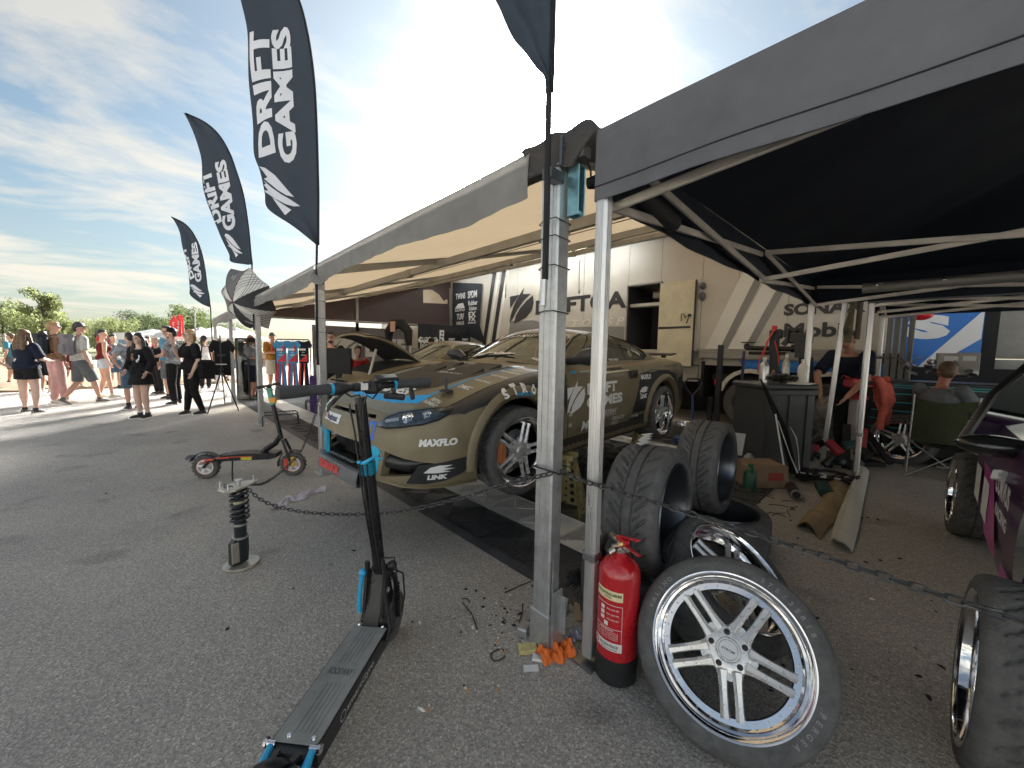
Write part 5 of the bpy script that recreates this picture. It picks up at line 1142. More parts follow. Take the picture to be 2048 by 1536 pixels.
mb = MB(); mb.box((2.2, 0, .19), (3.2, 1.45, .03)); 
for s in (-1, 1): mb.box((.88, s*.50, .45), (.85, .03, .55)); mb.box((3.4, s*.50, .45), (.85, .03, .55))
mb.build('underbody', matblack, CAR)
# axle stands
def stand(pos, h, rz, label):
    T = thing('axle_stand', label, 'axle stand', pos, rz, 'gold axle stands under the green race car')
    w0, w1 = .15, .055
    for (sx, sy, ex_, ey_) in ((-1, -1, 1, 0), (-1, 1, 1, 0)):
        pass
    for k in range(4):
        a = R(90*k); Mz = Matrix.Rotation(a, 4, 'Z')
        def PP(u, z, d=0): w = w0+(w1-w0)*z/h; return Mz @ Vector((u*w, -w+d, z))
        # plate with round holes: strips left, right and webs between holes
        mb = MB(); nh = 6
        for i in range(nh):
            z0 = h*(.04+.90*i/nh); z1 = h*(.04+.90*(i+1)/nh); zc_ = (z0+z1)/2; rr = min((z1-z0)*.30, .026)
            pts = 12; o_ = []; 
            for j in range(pts):
                an = 2*math.pi*j/pts; o_.append(PP(0, zc_)+ (Mz.to_3x3() @ Vector((rr*math.cos(an), 0, rr*math.sin(an)))))
            sq_ = []
            for j in range(pts):
                an = 2*math.pi*j/pts; c_, s_ = math.cos(an), math.sin(an); m_ = max(abs(c_), abs(s_)); zz_ = zc_+(z1-z0)/2*s_/m_; sq_.append(PP(.55*c_/m_, zz_))
            mb.add(o_+sq_, [(j, (j+1) % pts, pts+(j+1) % pts, pts+j) for j in range(pts)])
        e_ = [PP(-1, 0), PP(-1, h), PP(-.55, h), PP(-.55, 0)]; mb.add(e_, [(0, 1, 2, 3)]); e_ = [PP(1, 0), PP(1, h), PP(.55, h), PP(.55, 0)]; mb.add(e_, [(0, 3, 2, 1)])
        mb.add([PP(-1, 0), PP(1, 0), PP(.98, h*.04), PP(-.98, h*.04)], [(0, 1, 2, 3)]); mb.add([PP(-1, h), PP(1, h), PP(1, h*.94), PP(-1, h*.94)], [(3, 2, 1, 0)])
        if k in (0, 2, 1): mb.build('side_plate', gold, T)
    mb = MB(); mb.box((0, 0, h+.01), (.16, .12, .02), bev=.004); mb.box((-.07, 0, h+.03), (.02, .12, .03)); mb.box((.07, 0, h+.03), (.02, .12, .03)); mb.cyl((0, 0, h), (0, 0, h-.1), .03); mb.build('saddle', gold, T)
    return T
stand((2.60, 2.02, 0), .47, R(20), 'gold perforated axle stand under the front sill of the green car')
stand((4.30, 2.28, 0), .47, R(25), 'gold perforated axle stand under the rear of the green car, farther back')
# second car behind: same shape, bonnet propped open
CAR2 = thing('race_car', 'second olive coupe behind the first, its dark bonnet propped open', 'race car'); place_car(CAR2, (3.1, 5.6, .60))
link('body', CAR_BODY, CAR2); link('roof', CAR_GH, CAR2)
sg = glaze('windscreen', WS, 'top', carglass, CAR2, 0)
for s in (-1, 1): glaze('side_window', SWp, 'side', sideglass, CAR2, 0, s)
link('roll_cage', bpy.data.objects['roll_cage'].data, CAR2)
for (x, y, s, sg_) in ((.90, -.905, -1, 0), (3.405, -.905, -1, 0), (.90, .905, 1, 0), (3.405, .905, 1, 0)):
    W_ = part_empty('wheel', CAR2); W_.matrix_basis = Matrix.Translation((x, y, .315)) @ Matrix.Rotation(R(90*-s), 4, 'X'); link('tyre', TYRE_LO, W_); link('rim', RIM_ALL, W_)
top_text('FLARE', 1.22, -.3, .07, .3, white, CAR2); top_text('PARTS', 1.12, -.3, .05, .3, paled, CAR2)
top_poly('engine_bay', [(.35, -.5), (1.1, -.62), (1.1, .62), (.35, .5)], matblack, CAR2, .004)
# bonnet of the second car
mb = MB(); hd = lambda u, v: (1.22-.93*u, (v-.5)*1.24*(1-.12*u), .93+.46*math.sin(u*1.45)-.05*(2*v-1)**2 - .04*u*u)
mb.grid(hd, 16, 12); mb.grid(lambda u, v: tuple(c+d for c, d in zip(hd(u, 1-v), (0, 0, .035))), 16, 12, 1); mb.tube([hd(k/16, 0) for k in range(17)], .02, 6, mi=1); mb.tube([hd(1, k/12) for k in range(13)], .02, 6, mi=1)
hb = mb.build('open_bonnet', [matblack, olive], CAR2)
mb = MB(); mb.tube([AD(738, 752, 6.1), AD(752, 699, 6.3)], .022, 10); tag(mb.build('prop_stick', mat('stick_pale', (.42, .44, .40), .5)), 'pale grey stick propping the open dark bonnet behind the scooter display', 'prop stick')

# ================================================================ CHAINS
def link_mesh(L=.042, W_=.024, r=.0037, m=None):
    mb = MB(); hs = (L-W_)/2; P_ = []
    for k in range(6): a = -math.pi/2+math.pi*k/5; P_.append((hs+(W_/2-r)*math.cos(a), (W_/2-r)*math.sin(a), 0))
    for k in range(6): a = math.pi/2+math.pi*k/5; P_.append((-hs+(W_/2-r)*math.cos(a), (W_/2-r)*math.sin(a), 0))
    mb.tube(P_, r, 5, closed=True); return mb.mesh('link_mesh', m or mat('chain_black', (.075, .075, .078), .4, .6, var=.3, vs=30))
LKM = link_mesh()
def catmull(P_, n=12):
    return [Vector(p) for p in cr([tuple(p) for p in P_], n)]
def chain(name, label, pts, pitch=.030, start=0):
    T = thing(name, label, 'chain', tuple(pts[0])); P_ = catmull(pts); o0 = Vector(pts[0]); acc = 0; k = 0; d_next = pitch/2
    for a, b in zip(P_[:-1], P_[1:]):
        L = (b-a).length
        while acc+L >= d_next:
            t = (d_next-acc)/L; p = a.lerp(b, t); d = (b-a).normalized(); o = link('chain_link', LKM, T)
            n_ = d.cross(Vector((0, 0, 1))).normalized(); w = d.cross(n_); rot = Matrix((d, n_, w)).transposed().to_4x4()
            rot = rot @ Matrix.Rotation(R(45+90*(k % 2)+random.uniform(-12, 12)), 4, 'X'); rot.translation = p-o0; o.matrix_basis = rot; k += 1; d_next += pitch
        acc += L
    return T
S0 = G(480, 1135); Pp = Vector((1.262, 1.06, .858)); st = Vector((.415, 2.80, .505))
chain('barrier_chain', 'black chain sagging from the coil spring stand to the near awning post', [st, (.478, 2.64, .452), (.60, 2.404, .437), (.77, 2.094, .472), (.93, 1.79, .545), (1.09, 1.48, .67), (1.188, 1.30, .755), Pp])
chain('barrier_chain', 'black chain stretched from the near awning post past the large wheel to the right edge', [Vector((1.30, 1.05, .86)), (1.33, .97, .835), (1.34, .80, .832), (1.345, .45, .83), (1.35, .1, .822), (1.35, -.2, .816), (1.35, -.75, .82)], pitch=.030)
chain('barrier_chain', 'black chain from the coil spring stand up to the middle awning post', [(.44, 2.92, .50), (.55, 3.12, .425), (.722, 3.427, .393), (.90, 3.72, .41), (1.0, 3.87, .45), (1.135, 4.096, .575), (1.23, 4.25, .70), (1.32, 4.40, .88)])
T = chain('hanging_chain', 'short loose end of black chain hanging from the middle awning post', [(1.33, 4.39, .90), (1.325, 4.40, .75), (1.33, 4.40, .55)])
mb = MB(); mb.tube([(1.25, 1.06, .865), (1.26, 1.03, .86), (1.33, 1.02, .855), (1.37, 1.06, .862), (1.36, 1.18, .865), (1.25, 1.17, .865)], .004, 5, closed=True); tag(mb.build('chain_tie', black), 'black tie holding both chains on the near awning post', 'cable tie')

# ================================================================ COILOVER STAND
ST = thing('coil_spring_stand', 'coil spring damper on a round steel base, standing on the asphalt as a chain post', 'barrier stand', (.375, 2.865, 0), R(20))
base = mat('bare_steel', (.52, .49, .42), .4, .7, var=.25, vs=9)
mb = MB(); mb.lathe([(0, 0), (.095, 0), (.098, .004), (.098, .016), (.094, .020), (0, .020)], 40); mb.build('base', base, ST)
mb = MB(); mb.lathe([(0, .175), (.032, .175), (.034, .18), (.034, .29), (0, .29)], 24); mb.box((0, 0, .13), (.055, .062, .13), bev=.008); mb.prism([(-.065, .03), (-.02, .02), (.03, .03), (.036, .1), (.036, .20), (-.03, .20), (-.06, .165)], -.02, .02, Matrix(((1, 0, 0, 0), (0, 0, -1, 0), (0, 1, 0, 0), (0, 0, 0, 1)))); mb.build('damper_body', mat('damper_black', (.014, .018, .024), .35, coat=.3), ST)
mb = MB(); 
for s in (-1, 1): mb.box((-.045, s*.024, .105), (.045, .008, .13), bev=.004)
mb.build('bracket', base, ST)
mb = MB()
for z in (.19, .275): mb.lathe([(.034, -.006), (.043, -.006), (.043, .006), (.034, .006)], 24, Matrix.Translation((0, 0, z)))
mb.build('collar', mat('alu_collar', (.62, .62, .60), .3, .9), ST)
mb = MB(); mb.cyl((0, 0, .29), (0, 0, .46), .030, n=20); mb.build('shock_tube', MATS['damper_black'], ST)
mb = MB(); mb.cyl((0, 0, .395), (0, 0, .425), .031, n=20); mb.build('bump_stop', mat('bump_yellow', (.62, .58, .36), .5), ST)
mb = MB(); mb.cyl((0, 0, .29), (0, 0, .52), .012, n=10); mb.build('piston_rod', chrome, ST)
nt_ = 6.3; pts = [((.048)*math.cos(t*2*math.pi), .048*math.sin(t*2*math.pi), .288+.205*(t/nt_) if .4 < t < nt_-.4 else (.288+.205*.4/nt_ if t <= .4 else .493-.205*.4/nt_)) for t in [k*nt_/150 for k in range(151)]]
mb = MB(); mb.tube(pts, .0072, 8); mb.build('spring', mat('spring_dark', (.035, .04, .045), .3, .3), ST)
mb = MB(); mb.lathe([(0, .50), (.045, .50), (.048, .492), (.04, .487), (0, .487)], 24); mb.build('top_perch', blackm, ST)
mb = MB(); pl = [(-.10, -.05), (-.055, -.075), (.02, -.055), (.115, -.01), (.12, .02), (.02, .075), (-.07, .07), (-.105, .02)]
mb.prism(pl, .512, .522); pt = mb.build('top_plate', mat('plate_cream_steel', (.62, .58, .48), .4, .5, var=.2, vs=14), ST)
mb = MB()
for x, y in ((-.08, -.045), (-.075, .05), (.10, .012)): mb.cyl((x, y, .522), (x, y, .556), .0065, n=8)
mb.cyl((0, 0, .522), (0, 0, .552), .014, n=12); mb.cyl((0, 0, .552), (0, 0, .558), .022, n=12); mb.build('stud', satin, pt)
mb = MB(); mb.tube([(-.06+.012*math.cos(a*1.9), -.03+.02*math.sin(a*2.3)+.01*a, .53+.004*math.sin(a*3)) for a in [k*.3 for k in range(24)]], .004, 5); mb.build('chain_knot', MATS['chain_black'], ST)

# ================================================================ SCOOTER IN FRONT
scm = mat('scooter_black', (.015, .015, .017), .32, var=.3, vs=12, rvar=.1); grip = mat('grip_rubber', (.05, .052, .056), .75, bump=.3, bs=60); deckm = mat('deck_rubber', (.25, .255, .245), .8, var=.3, vs=5, bump=.2, bs=40)
F0 = Vector((.668, 1.564, .0)); B0 = Vector((.265, 1.215, 0)); dr_ = (F0-B0).normalized(); rz = math.atan2(dr_.y, dr_.x)
SCO = thing('electric_scooter', 'black electric scooter with blue clamps seen from behind in the foreground, handlebar across the view', 'scooter', tuple(F0), rz)
# local: x forward, y left, z up; deck front end at x=0
zd = .185; Ld = (F0-B0).length; w = .078
mb = MB(); mb.prism([(-Ld, -w), (-Ld, w), (-.06, w), (0, w*.55), (.02, -w*.2), (0, -w*.9), (-.04, -w)], zd-.065, zd-.004); dk = mb.build('deck', scm, SCO)
mb = MB(); mb.box((-Ld*.5-.01, 0, zd), (Ld*.94, w*2-.012, .006), bev=.002)
for k in range(5): mb.box((-Ld*.26, -.032+.016*k, zd+.004), (Ld*.34, .007, .003)); mb.box((-Ld*.76, -.04+.016*k, zd+.004), (Ld*.34, .007, .003))
mb.box((-Ld*.5, 0, zd+.004), (.05, .10, .003)); mp_ = mb.build('deck_mat', deckm, dk)
mb = MB()
for x, y in ((-.02, -.05), (-.02, -.015), (-.02, .03), (-.02, .055), (-Ld+.025, -.05), (-Ld+.025, .03)): mb.lathe([(0, .008), (.006, .007), (.008, .003)], 10, Matrix.Translation((x, y, zd)))
mb.build('screws', chrome, dk)
mb = MB(); flat_text(mb, 'smartGyro', (-Ld*.50, -w-.0015, zd-.035), (1, 0, 0), (0, 0, 1), .034, .20, .01); mb.lathe([(.014, 0), (.018, 0)], 20, frame((-Ld*.50-.125, -w-.0015, zd-.035), (0, -1, 0))); mb.build('lettering', mat('print_grey', (.5, .5, .5), .5), dk)
mb = MB(); flat_text(mb, 'ROCKWAY', (-Ld*.5, 0, zd+.0062), (0, -1, 0), (1, 0, 0), .03, .09, .02); mb.build('raised_lettering', darkgrey, dk)
# folding block and neck
mb = MB(); mb.prism([(-.03, zd-.02), (.10, zd-.06), (.13, zd+.06), (.10, zd+.16), (.075, zd+.22), (.045, zd+.22), (.02, zd+.10), (-.03, zd+.02)], -.034, .034, Matrix(((1, 0, 0, 0), (0, 0, -1, 0), (0, 1, 0, 0), (0, 0, 0, 1)))); mb.build('neck', scm, SCO)
mb = MB()
for s in (-1, 1): mb.prism([(-.02, zd+.01), (.01, zd+.0), (.05, zd+.18), (.04, zd+.22), (.015, zd+.20)], s*.040-.006, s*.040+.006, Matrix(((1, 0, 0, 0), (0, 0, -1, 0), (0, 1, 0, 0), (0, 0, 0, 1))))
mb.cyl((-.005, -.05, zd+.02), (-.005, .05, zd+.02), .016, n=12); mb.cyl((.03, .04, zd+.2), (.03, .04, zd+.26), .011, n=10); mb.build('hinge_plates', blackm, SCO)
mb = MB(); mb.tube([(-.005, .062, zd+.05), (.0, .064, zd+.10), (.012, .062, zd+.17), (.018, .058, zd+.21)], [.011, .010, .009, .013], 8); mb.ball((.018, .056, zd+.215), .017, 10, 8); mb.build('folding_lever', cyan, SCO)
mb = MB(); mb.lathe([(.008, -.003), (.014, -.003), (.014, .003), (.008, .003)], 16, frame((.03, -.048, zd+.135), (-.5, -1, 0)), closed=True); mb.cyl((.03, -.034, zd+.13), (.03, -.048, zd+.13), .006, n=8); mb.build('pull_ring', chrome, SCO)
hx, hz_ = .0, 0
sb = Vector((.065, 0, zd+.20)); stp = Vector((-.03, .03, 1.185))
sdir = (stp-sb).normalized()
mb = MB(); mb.cyl(sb, sb.lerp(stp, .60), .027, n=20); mb.cyl(sb.lerp(stp, .60), stp, .0225, n=18); sm = mb.build('stem', scm, SCO)
mb = MB(); mb.cyl(sb.lerp(stp, .585), sb.lerp(stp, .655), .032, n=20); cl = mb.build('clamp_collar', mat('collar_teal', (.01, .22, .34), .35, .3), SCO)
mb = MB(); q = sb.lerp(stp, .65); mb.tube([q+Vector((-.028, .01, .0)), q+Vector((-.04, -.015, .01)), q+Vector((-.03, -.045, .03)), q+Vector((-.02, -.08, .02))], [.007, .009, .006, .003], 8); mb.ball(q+Vector((-.03, .022, .006)), .009, 8, 6); mb.build('clamp_lever', cyan, cl)
mb = MB(); 
for k, (ox, r_) in enumerate(((.02, .004), (-.012, .0035), (.006, .003))): mb.tube([sb+Vector((-.026, ox*.6-.01, .0)), sb.lerp(stp, .3)+Vector((-.029, ox*.8, 0)), sb.lerp(stp, .55)+Vector((-.034, ox, 0)), sb.lerp(stp, .8)+Vector((-.028, ox*1.2, 0)), stp+Vector((-.02, ox*1.8, -.03))], r_, 6)
mb.build('cables', black, SCO)
mb = MB(); c0 = sb + Vector((.05, -.06, .05))
mb.tube([sb.lerp(stp, .05)+Vector((-.01, -.02, 0)), Vector((.09, -.05, zd+.20)), Vector((.14, -.08, zd+.15)), Vector((.155, -.08, zd+.03)), Vector((.14, -.07, zd-.04))], .004, 6)
mb.tube([Vector((-.01, -.05, zd+.30)), Vector((.0, -.055, zd+.12)), Vector((-.02, -.082, zd+.0)), Vector((-.06, -.084, zd-.03))], .0085, 8)
mb.tube([Vector((.03, -.02, zd+.28)), Vector((.06, -.07, zd+.27)), Vector((.07, -.08, zd+.20)), Vector((.05, -.05, zd+.16))], .0035, 6); mb.build('brake_cable', black, SCO)
# front wheel, fork, fender
mb = MB(); wc = Vector((.155, -.010, .112)); M = Matrix.Translation(wc) @ Matrix.Rotation(R(90), 4, 'X') @ Matrix.Translation((0, 0, -.0))
mb.lathe([(.072, -.022), (.085, -.028), (.102, -.026), (.112, -.012), (.113, 0), (.112, .012), (.102, .026), (.085, .028), (.072, .022)], 40, M); wh = mb.build('wheel', rubber_d, SCO)
mb = MB(); mb.lathe([(0, .02), (.03, .02), (.035, .012), (.066, .010), (.073, .022)], 30, M); mb.lathe([(0, -.02), (.03, -.02), (.035, -.012), (.066, -.010), (.073, -.022)], 30, M)
mb.build('rim', darkgrey, wh)
mb = MB()
for s in (-1, 1):
    mb.tube([Vector((.075, s*.03, zd+.19)), Vector((.12, s*.045, zd+.15)), Vector((.145, s*.048, zd+.07)), wc+Vector((0, s*.048+.01, .0))], [.014, .013, .011, .012], 8)
mb.box((.09, 0, zd+.19), (.07, .10, .035), bev=.01)
for k in range(6): mb.lathe([(.010, -.004), (.015, -.002), (.015, .002), (.010, .004)], 12, Matrix.Translation((.135, -.05, zd+.02+.016*k)))
mb.build('fork', blackm, SCO)
mb = MB(); mb.ball((.06, -.06, zd+.235), (.022, .022, .02), 10, 8); mb.build('horn', black, SCO)
# rear end: fender, wheel, blue dampers
mb = MB(); wr = Vector((-Ld-.16, 0, .112)); Mr = Matrix.Translation(wr) @ Matrix.Rotation(R(90), 4, 'X'); mb.lathe([(.072, -.024), (.088, -.030), (.104, -.028), (.113, -.012), (.114, 0), (.113, .012), (.104, .028), (.088, .030), (.072, .024)], 40, Mr); mb.build('wheel', rubber_d, SCO)
mb = MB(); mb.lathe([(.135, -.038), (.142, -.02), (.144, 0), (.142, .02), (.135, .038)], 30, Mr, a0=R(10), a1=R(150)); mb.build('mudguard', scm, SCO)
mb = MB(); 
for s in (-1, 1): mb.bar((-Ld+.02, s*.05, zd-.03), (-Ld-.16, s*.05, .115), .016, .03, bev=.004)
mb.box((-Ld-.0, 0, zd-.02), (.05, .11, .03), bev=.006); mb.bar((-Ld-.02, -.035, zd), (-Ld-.09, -.02, zd+.01), .018, .012); mb.bar((-Ld-.02, .035, zd), (-Ld-.09, .02, zd+.01), .018, .012); mb.build('rear_frame', scm, SCO)
mb = MB()
for s in (-1, 1): mb.tube([(-Ld-.005, s*.066, zd-.0), (-Ld-.04, s*.066, zd-.02), (-Ld-.12, s*.063, zd-.045)], [.010, .014, .014], 10); mb.ball((-Ld-.13, s*.063, zd-.048), .018, 8, 6)
mb.build('damper', cyan, SCO)
for s in (-1, 1): mb = MB(); mb.cyl((-Ld+.0, s*.055, zd-.0), (-Ld+.0, s*.088, zd-.0), .009, n=10); mb.cyl((-Ld, s*.082, zd), (-Ld, s*.09, zd), .014, n=8); mb.build('axle_bolt', chrome, SCO)
# handlebar (world coordinates turned into local ones)
Mi = (Matrix.Translation(F0) @ Matrix.Rotation(rz, 4, 'Z')).inverted()
hc = F0 + Matrix.Rotation(rz, 3, 'Z') @ Vector((-.03, .03, 1.20))
HL = AD(552, 786, 1.28); HR = AD(858, 764, 1.72)
hd_ = (HR-HL); 
def hb_(t, dz=0, off=0): return Mi @ (HL + hd_*t + Vector((0, 0, dz)))
HBc = MB(); HBc.cyl(hb_(.02), hb_(.98), .0145, n=12); hbo = HBc.build('handlebar', scm, SCO)
mb = MB(); mb.tube([hb_(0), hb_(.008), hb_(.10), hb_(.20), hb_(.285)], [.014, .024, .0225, .018, .020], 14); mb.build('grip', grip, hbo)
mb = MB(); mb.tube([hb_(1), hb_(.992), hb_(.90), hb_(.80), hb_(.73)], [.014, .024, .023, .018, .020], 14); mb.build('grip', grip, hbo)
mb = MB(); mb.cyl(hb_(.287), hb_(.305), .0215, n=14); mb.cyl(hb_(.71), hb_(.725), .0215, n=14); mb.build('grip_ring', cyan, hbo)
mb = MB(); mb.tube([hb_(.305), hb_(.33), hb_(.37), hb_(.40)], [.022, .027, .022, .016], 12); mb.cyl(hb_(.49), hb_(.61), .021, n=14); mb.cyl(hb_(.43), hb_(.47), .018, n=12); mb.box(hb_(.55, -.005), (.05, .055, .05), bev=.012)
mb.build('switch_block', black, hbo)
mb = MB(); mb.bar(hb_(.47, .016), hb_(.60, .016), .012, .006); mb.build('top_clamp', alu, hbo)
c = hb_(.66, .030); ax_ = (hb_(1)-hb_(0)).normalized(); up_ = Vector((-.45, 0, .89)).normalized(); yy = up_.cross(ax_).normalized(); up_ = ax_.cross(yy)
Mx = Matrix((ax_, yy, up_)).transposed()
mb = MB(); mb.box(c, (.092, .050, .014), Mx, bev=.004); dp = mb.build('display', black, hbo)
mb = MB(); mb.box(c+Mx @ Vector((.012, 0, .0078)), (.058, .036, .001), Mx); mb.build('screen', mat('lcd', (.22, .30, .32), .12, coat=.5), dp)
mb = MB()
for k in (-1, 0, 1): mb.cyl(c+Mx @ Vector((-.034, k*.012, .007)), c+Mx @ Vector((-.034, k*.012, .010)), .0045, n=8)
mb.build('buttons', darkgrey, dp)
mb = MB(); p = hb_(.71, -.0); mb.tube([p, p+Vector((0, -.0, -.035)), p+Vector((-.0, -.01, -.05))], [.012, .010, .02], 10); mb.tube([p+Vector((-.02, .03, -.045)), p+Vector((-.01, -.05, -.05))], [.012, .014], 8); mb.build('throttle', black, hbo)
mb = MB(); p = hb_(.845, -.02); mb.bar(p, p+Vector((.0, -.01, -.05)), .016, .022, bev=.004); mb.build('lever', black, hbo)
mb = MB(); mb.tube([hb_(.62, -.01), hb_(.56, -.05), hb_(.52, -.035), Mi @ (HL+hd_*.5+Vector((0, 0, -.07)))], .0035, 6); mb.tube([hb_(.36, -.01), hb_(.42, -.035), hb_(.47, -.03), Mi @ (HL+hd_*.49+Vector((0, 0, -.08)))], .0035, 6); mb.build('cables', black, hbo)
mb = MB(); c2 = hb_(.508, .0); Mv = Matrix((ax_, up_, -yy)).transposed()
cc2 = Mi @ (HL+hd_*.505) ; tocam = (Mi.to_3x3() @ (CAMP-(HL+hd_*.505))).normalized(); mb.box(cc2+tocam*.030, (.026, .026, .003), frame((0, 0, 0), tocam).to_3x3()); tg = mb.build('tag_plate', mat('plate_alu', (.5, .5, .5), .4), hbo)

# ================================================================ SCOOTER BEHIND (beside the middle post)
R0 = Vector((.395, 5.06, 0)); Fr = Vector((1.10, 4.60, 0)); d2 = (Fr-R0).normalized(); rz2 = math.atan2(d2.y, d2.x); LB = (Fr-R0).length
SC2 = thing('electric_scooter', 'black electric scooter with white wheels and teal sticker, parked sideways by the middle post', 'scooter', tuple(R0), rz2)
wh2 = mat('white_rim', (.7, .7, .7), .4); redl = mat('orange_red', (.65, .08, .04), .35)
for x, nm in ((0, 'wheel'), (LB, 'wheel')):
    M = Matrix.Translation((x, 0, .128)) @ Matrix.Rotation(R(90), 4, 'X'); mb = MB()
    mb.lathe([(.080, -.024), (.095, -.032), (.115, -.030), (.126, -.014), (.128, 0), (.126, .014), (.115, .030), (.095, .032), (.080, .024)], 36, M)
    for k in range(36): a = k*R(10); mb.box(M @ Vector((.127*math.cos(a), .127*math.sin(a), .012*(-1)**k)), (.008, .022, .010), Matrix.Rotation(-a, 3, 'Y'))
    wz = mb.build('wheel', rubber_d, SC2); mb = MB(); mb.lathe([(.079, -.026), (.082, -.026), (.082, .026), (.079, .026)], 30, M, closed=True); mb.build('rim_stripe', redl, wz)
    mb = MB(); mb.lathe([(.066, .026), (.079, .024), (.079, -.024), (.066, -.026)], 30, M, closed=True); mb.lathe([(0, .03), (.022, .028), (.026, -.028), (0, -.03)], 16, M)
    for k in range(5): a = R(72*k+10); mb.bar(M @ Vector((.02*math.cos(a), .02*math.sin(a), .012)), M @ Vector((.07*math.cos(a+.3), .07*math.sin(a+.3), .012)), .024, .016, up=(0, 1, 0))
    mb.build('rim', wh2, wz)
mb = MB(); mb.prism([(.16, .20), (LB-.20, .205), (LB-.14, .22), (LB-.14, .265), (LB-.45, .275), (.22, .262), (.14, .235)], -.085, .085, Matrix(((1, 0, 0, 0), (0, 0, -1, 0), (0, 1, 0, 0), (0, 0, 0, 1)))); dk = mb.build('deck', scm, SC2)
mb = MB(); mb.box((.42, -.087, .222), (.10, .004, .028)); mb.build('yellow_sticker', mat('sticker_yellow', (.55, .50, .04), .5), dk)
mb = MB(); mb.box((.20, -.088, .235), (.12, .004, .012)); mb.box((.36, -.088, .242), (.24, .003, .008)); mb.build('red_sticker', redl, dk)
mb = MB(); 
for s in (-1, 1): mb.tube([(.18, s*.06, .235), (.06, s*.055, .205), (0, s*.05, .13)], [.022, .018, .016], 8)
mb.build('swing_arm', blackm, SC2); mb = MB()
for s in (-1, 1): mb.tube([(.03, s*.062, .21), (.11, s*.064, .215)], .013, 8); mb.tube([(.0, s*.055, .17), (.03, s*.06, .21)], .009, 6)
mb.build('shock', redl, SC2)
mb = MB(); mb.lathe([(.15, -.04), (.157, -.02), (.16, 0), (.157, .02), (.15, .04)], 24, Matrix.Translation((0, 0, .128)) @ Matrix.Rotation(R(90), 4, 'X'), a0=R(15), a1=R(160)); mb.tube([(-.1, 0, .24), (-.17, 0, .225), (-.19, 0, .22)], [.02, .03, .012], 8, sq=.2); mb.build('mudguard', darkgrey, SC2); mb = MB(); mb.lathe([(.15, -.035), (.157, 0), (.15, .035)], 16, Matrix.Translation((LB, 0, .128)) @ Matrix.Rotation(R(90), 4, 'X'), a0=R(60), a1=R(190)); mb.build('mudguard', darkgrey, SC2)
neck = Vector((LB-.075, 0, .33)); top = Vector((LB-.22, 0, .97)); ct_ = Vector((LB, 0, .128))
mb = MB(); mb.tube([(LB-.30, 0, .255), (LB-.26, 0, .30), (LB-.17, 0, .36), (LB-.12, 0, .44)], [.03, .035, .032, .026], 10, sq=.8); mb.build('neck', blackm, SC2)
mb = MB(); mb.bar(Vector((LB-.11, 0, .40)), top, .045, .034, bev=.008); sm2 = mb.build('stem', scm, SC2)
mb = MB(); v_ = (top-Vector((LB-.11, 0, .40))).normalized(); q = Vector((LB-.11, 0, .40)); mb.bar(q.lerp(top, .66)+Vector((0, -.0, 0)), q.lerp(top, .97), .049, .038); mb.build('teal_sticker', mat('sticker_teal', (.14, .42, .34), .5, var=.3, vs=25), sm2)
mb = MB()
for s in (-1, 1): mb.tube([(LB-.09, s*.035, .40), (LB-.04, s*.055, .26), tuple(ct_+Vector((0, s*.055, 0)))], [.014, .014, .014], 8)
mb.build('fork', blackm, SC2); mb = MB(); mb.box((LB+.02, -.07, .17), (.035, .02, .10), bev=.008); mb.build('orange_reflector', mat('orange_refl', (.75, .42, .02), .3), SC2)
mb = MB(); mb.box((LB-.05, -.065, .14), (.04, .02, .12), bev=.008); mb.build('red_caliper', redl, SC2)
hbr = MB(); a2 = Vector((top.x, -.25, .98)); b2 = Vector((top.x, .25, .98)); hbr.cyl(a2, b2, .014, n=10); hbb = hbr.build('handlebar', scm, SC2)
mb = MB(); mb.tube([a2, a2.lerp(b2, .2)], [.018, .017], 10); mb.tube([b2, b2.lerp(a2, .2)], [.018, .017], 10); mb.tube([a2.lerp(b2, .22)+Vector((0, 0, 0)), a2.lerp(b2, .06)+Vector((.07, 0, -.02))], .006, 6); mb.tube([b2.lerp(a2, .22), b2.lerp(a2, .06)+Vector((.07, 0, -.02))], .006, 6); mb.build('grip', grip, hbb)
mb = MB(); mb.tube([(.28, -.06, .22), (.30, -.12, .10), (.32, -.16, .01)], .008, 6); mb.build('kickstand', blackm, SC2)
mb = MB(); mb.box((LB-.16, -.05, .83), (.05, .04, .05)); mb.build('rear_light', mat('amber_lamp', (.8, .35, .02), .4), SC2)

# ================================================================ DEBRIS ON THE GROUND
def blob_cloth(name, label, cat, path, width, mt, hgt=.03, n=40, m=10, seed=0, amp=.35):
    rnd = random.Random(seed); P_ = catmull(path, 8); ph = [rnd.uniform(0, 6) for _ in range(8)]
    def fn(u, v):
        i = min(len(P_)-2, int(u*(len(P_)-1))); p = P_[i].lerp(P_[i+1], u*(len(P_)-1)-i); d = (P_[i+1]-P_[i]).normalized(); nrm = Vector((-d.y, d.x, 0))
        w = width*(.45+.55*math.sin(math.pi*min(1, max(0, u*.9+.05)))**.5)*(1+amp*math.sin(u*13+ph[0])*.6); a = (v-.5)*2
        z = hgt*(1-a*a)*(.6+.4*math.sin(u*17+ph[1])) + hgt*.45*abs(math.sin(v*9+u*6+ph[2])) + hgt*.25*math.sin(u*41+v*7+ph[3]); 
        return p + nrm*(a*w+.3*width*amp*math.sin(v*11+u*9+ph[4])) + Vector((0, 0, max(.003, z*(.25 if abs(a) > .95 else 1))))
    mb = MB(); mb.grid(fn, n, m); return tag(mb.build(name, mt), label, cat)
blob_cloth('rag', 'twisted pale lilac rag lying on the asphalt behind the chain', 'rag', [G(552, 1020), G(575, 1003), G(600, 998), G(625, 985), G(652, 981)], .045, mat('rag_lilac', (.50, .46, .52), .9, var=.15, vs=15), .035, 60, 12, 3)
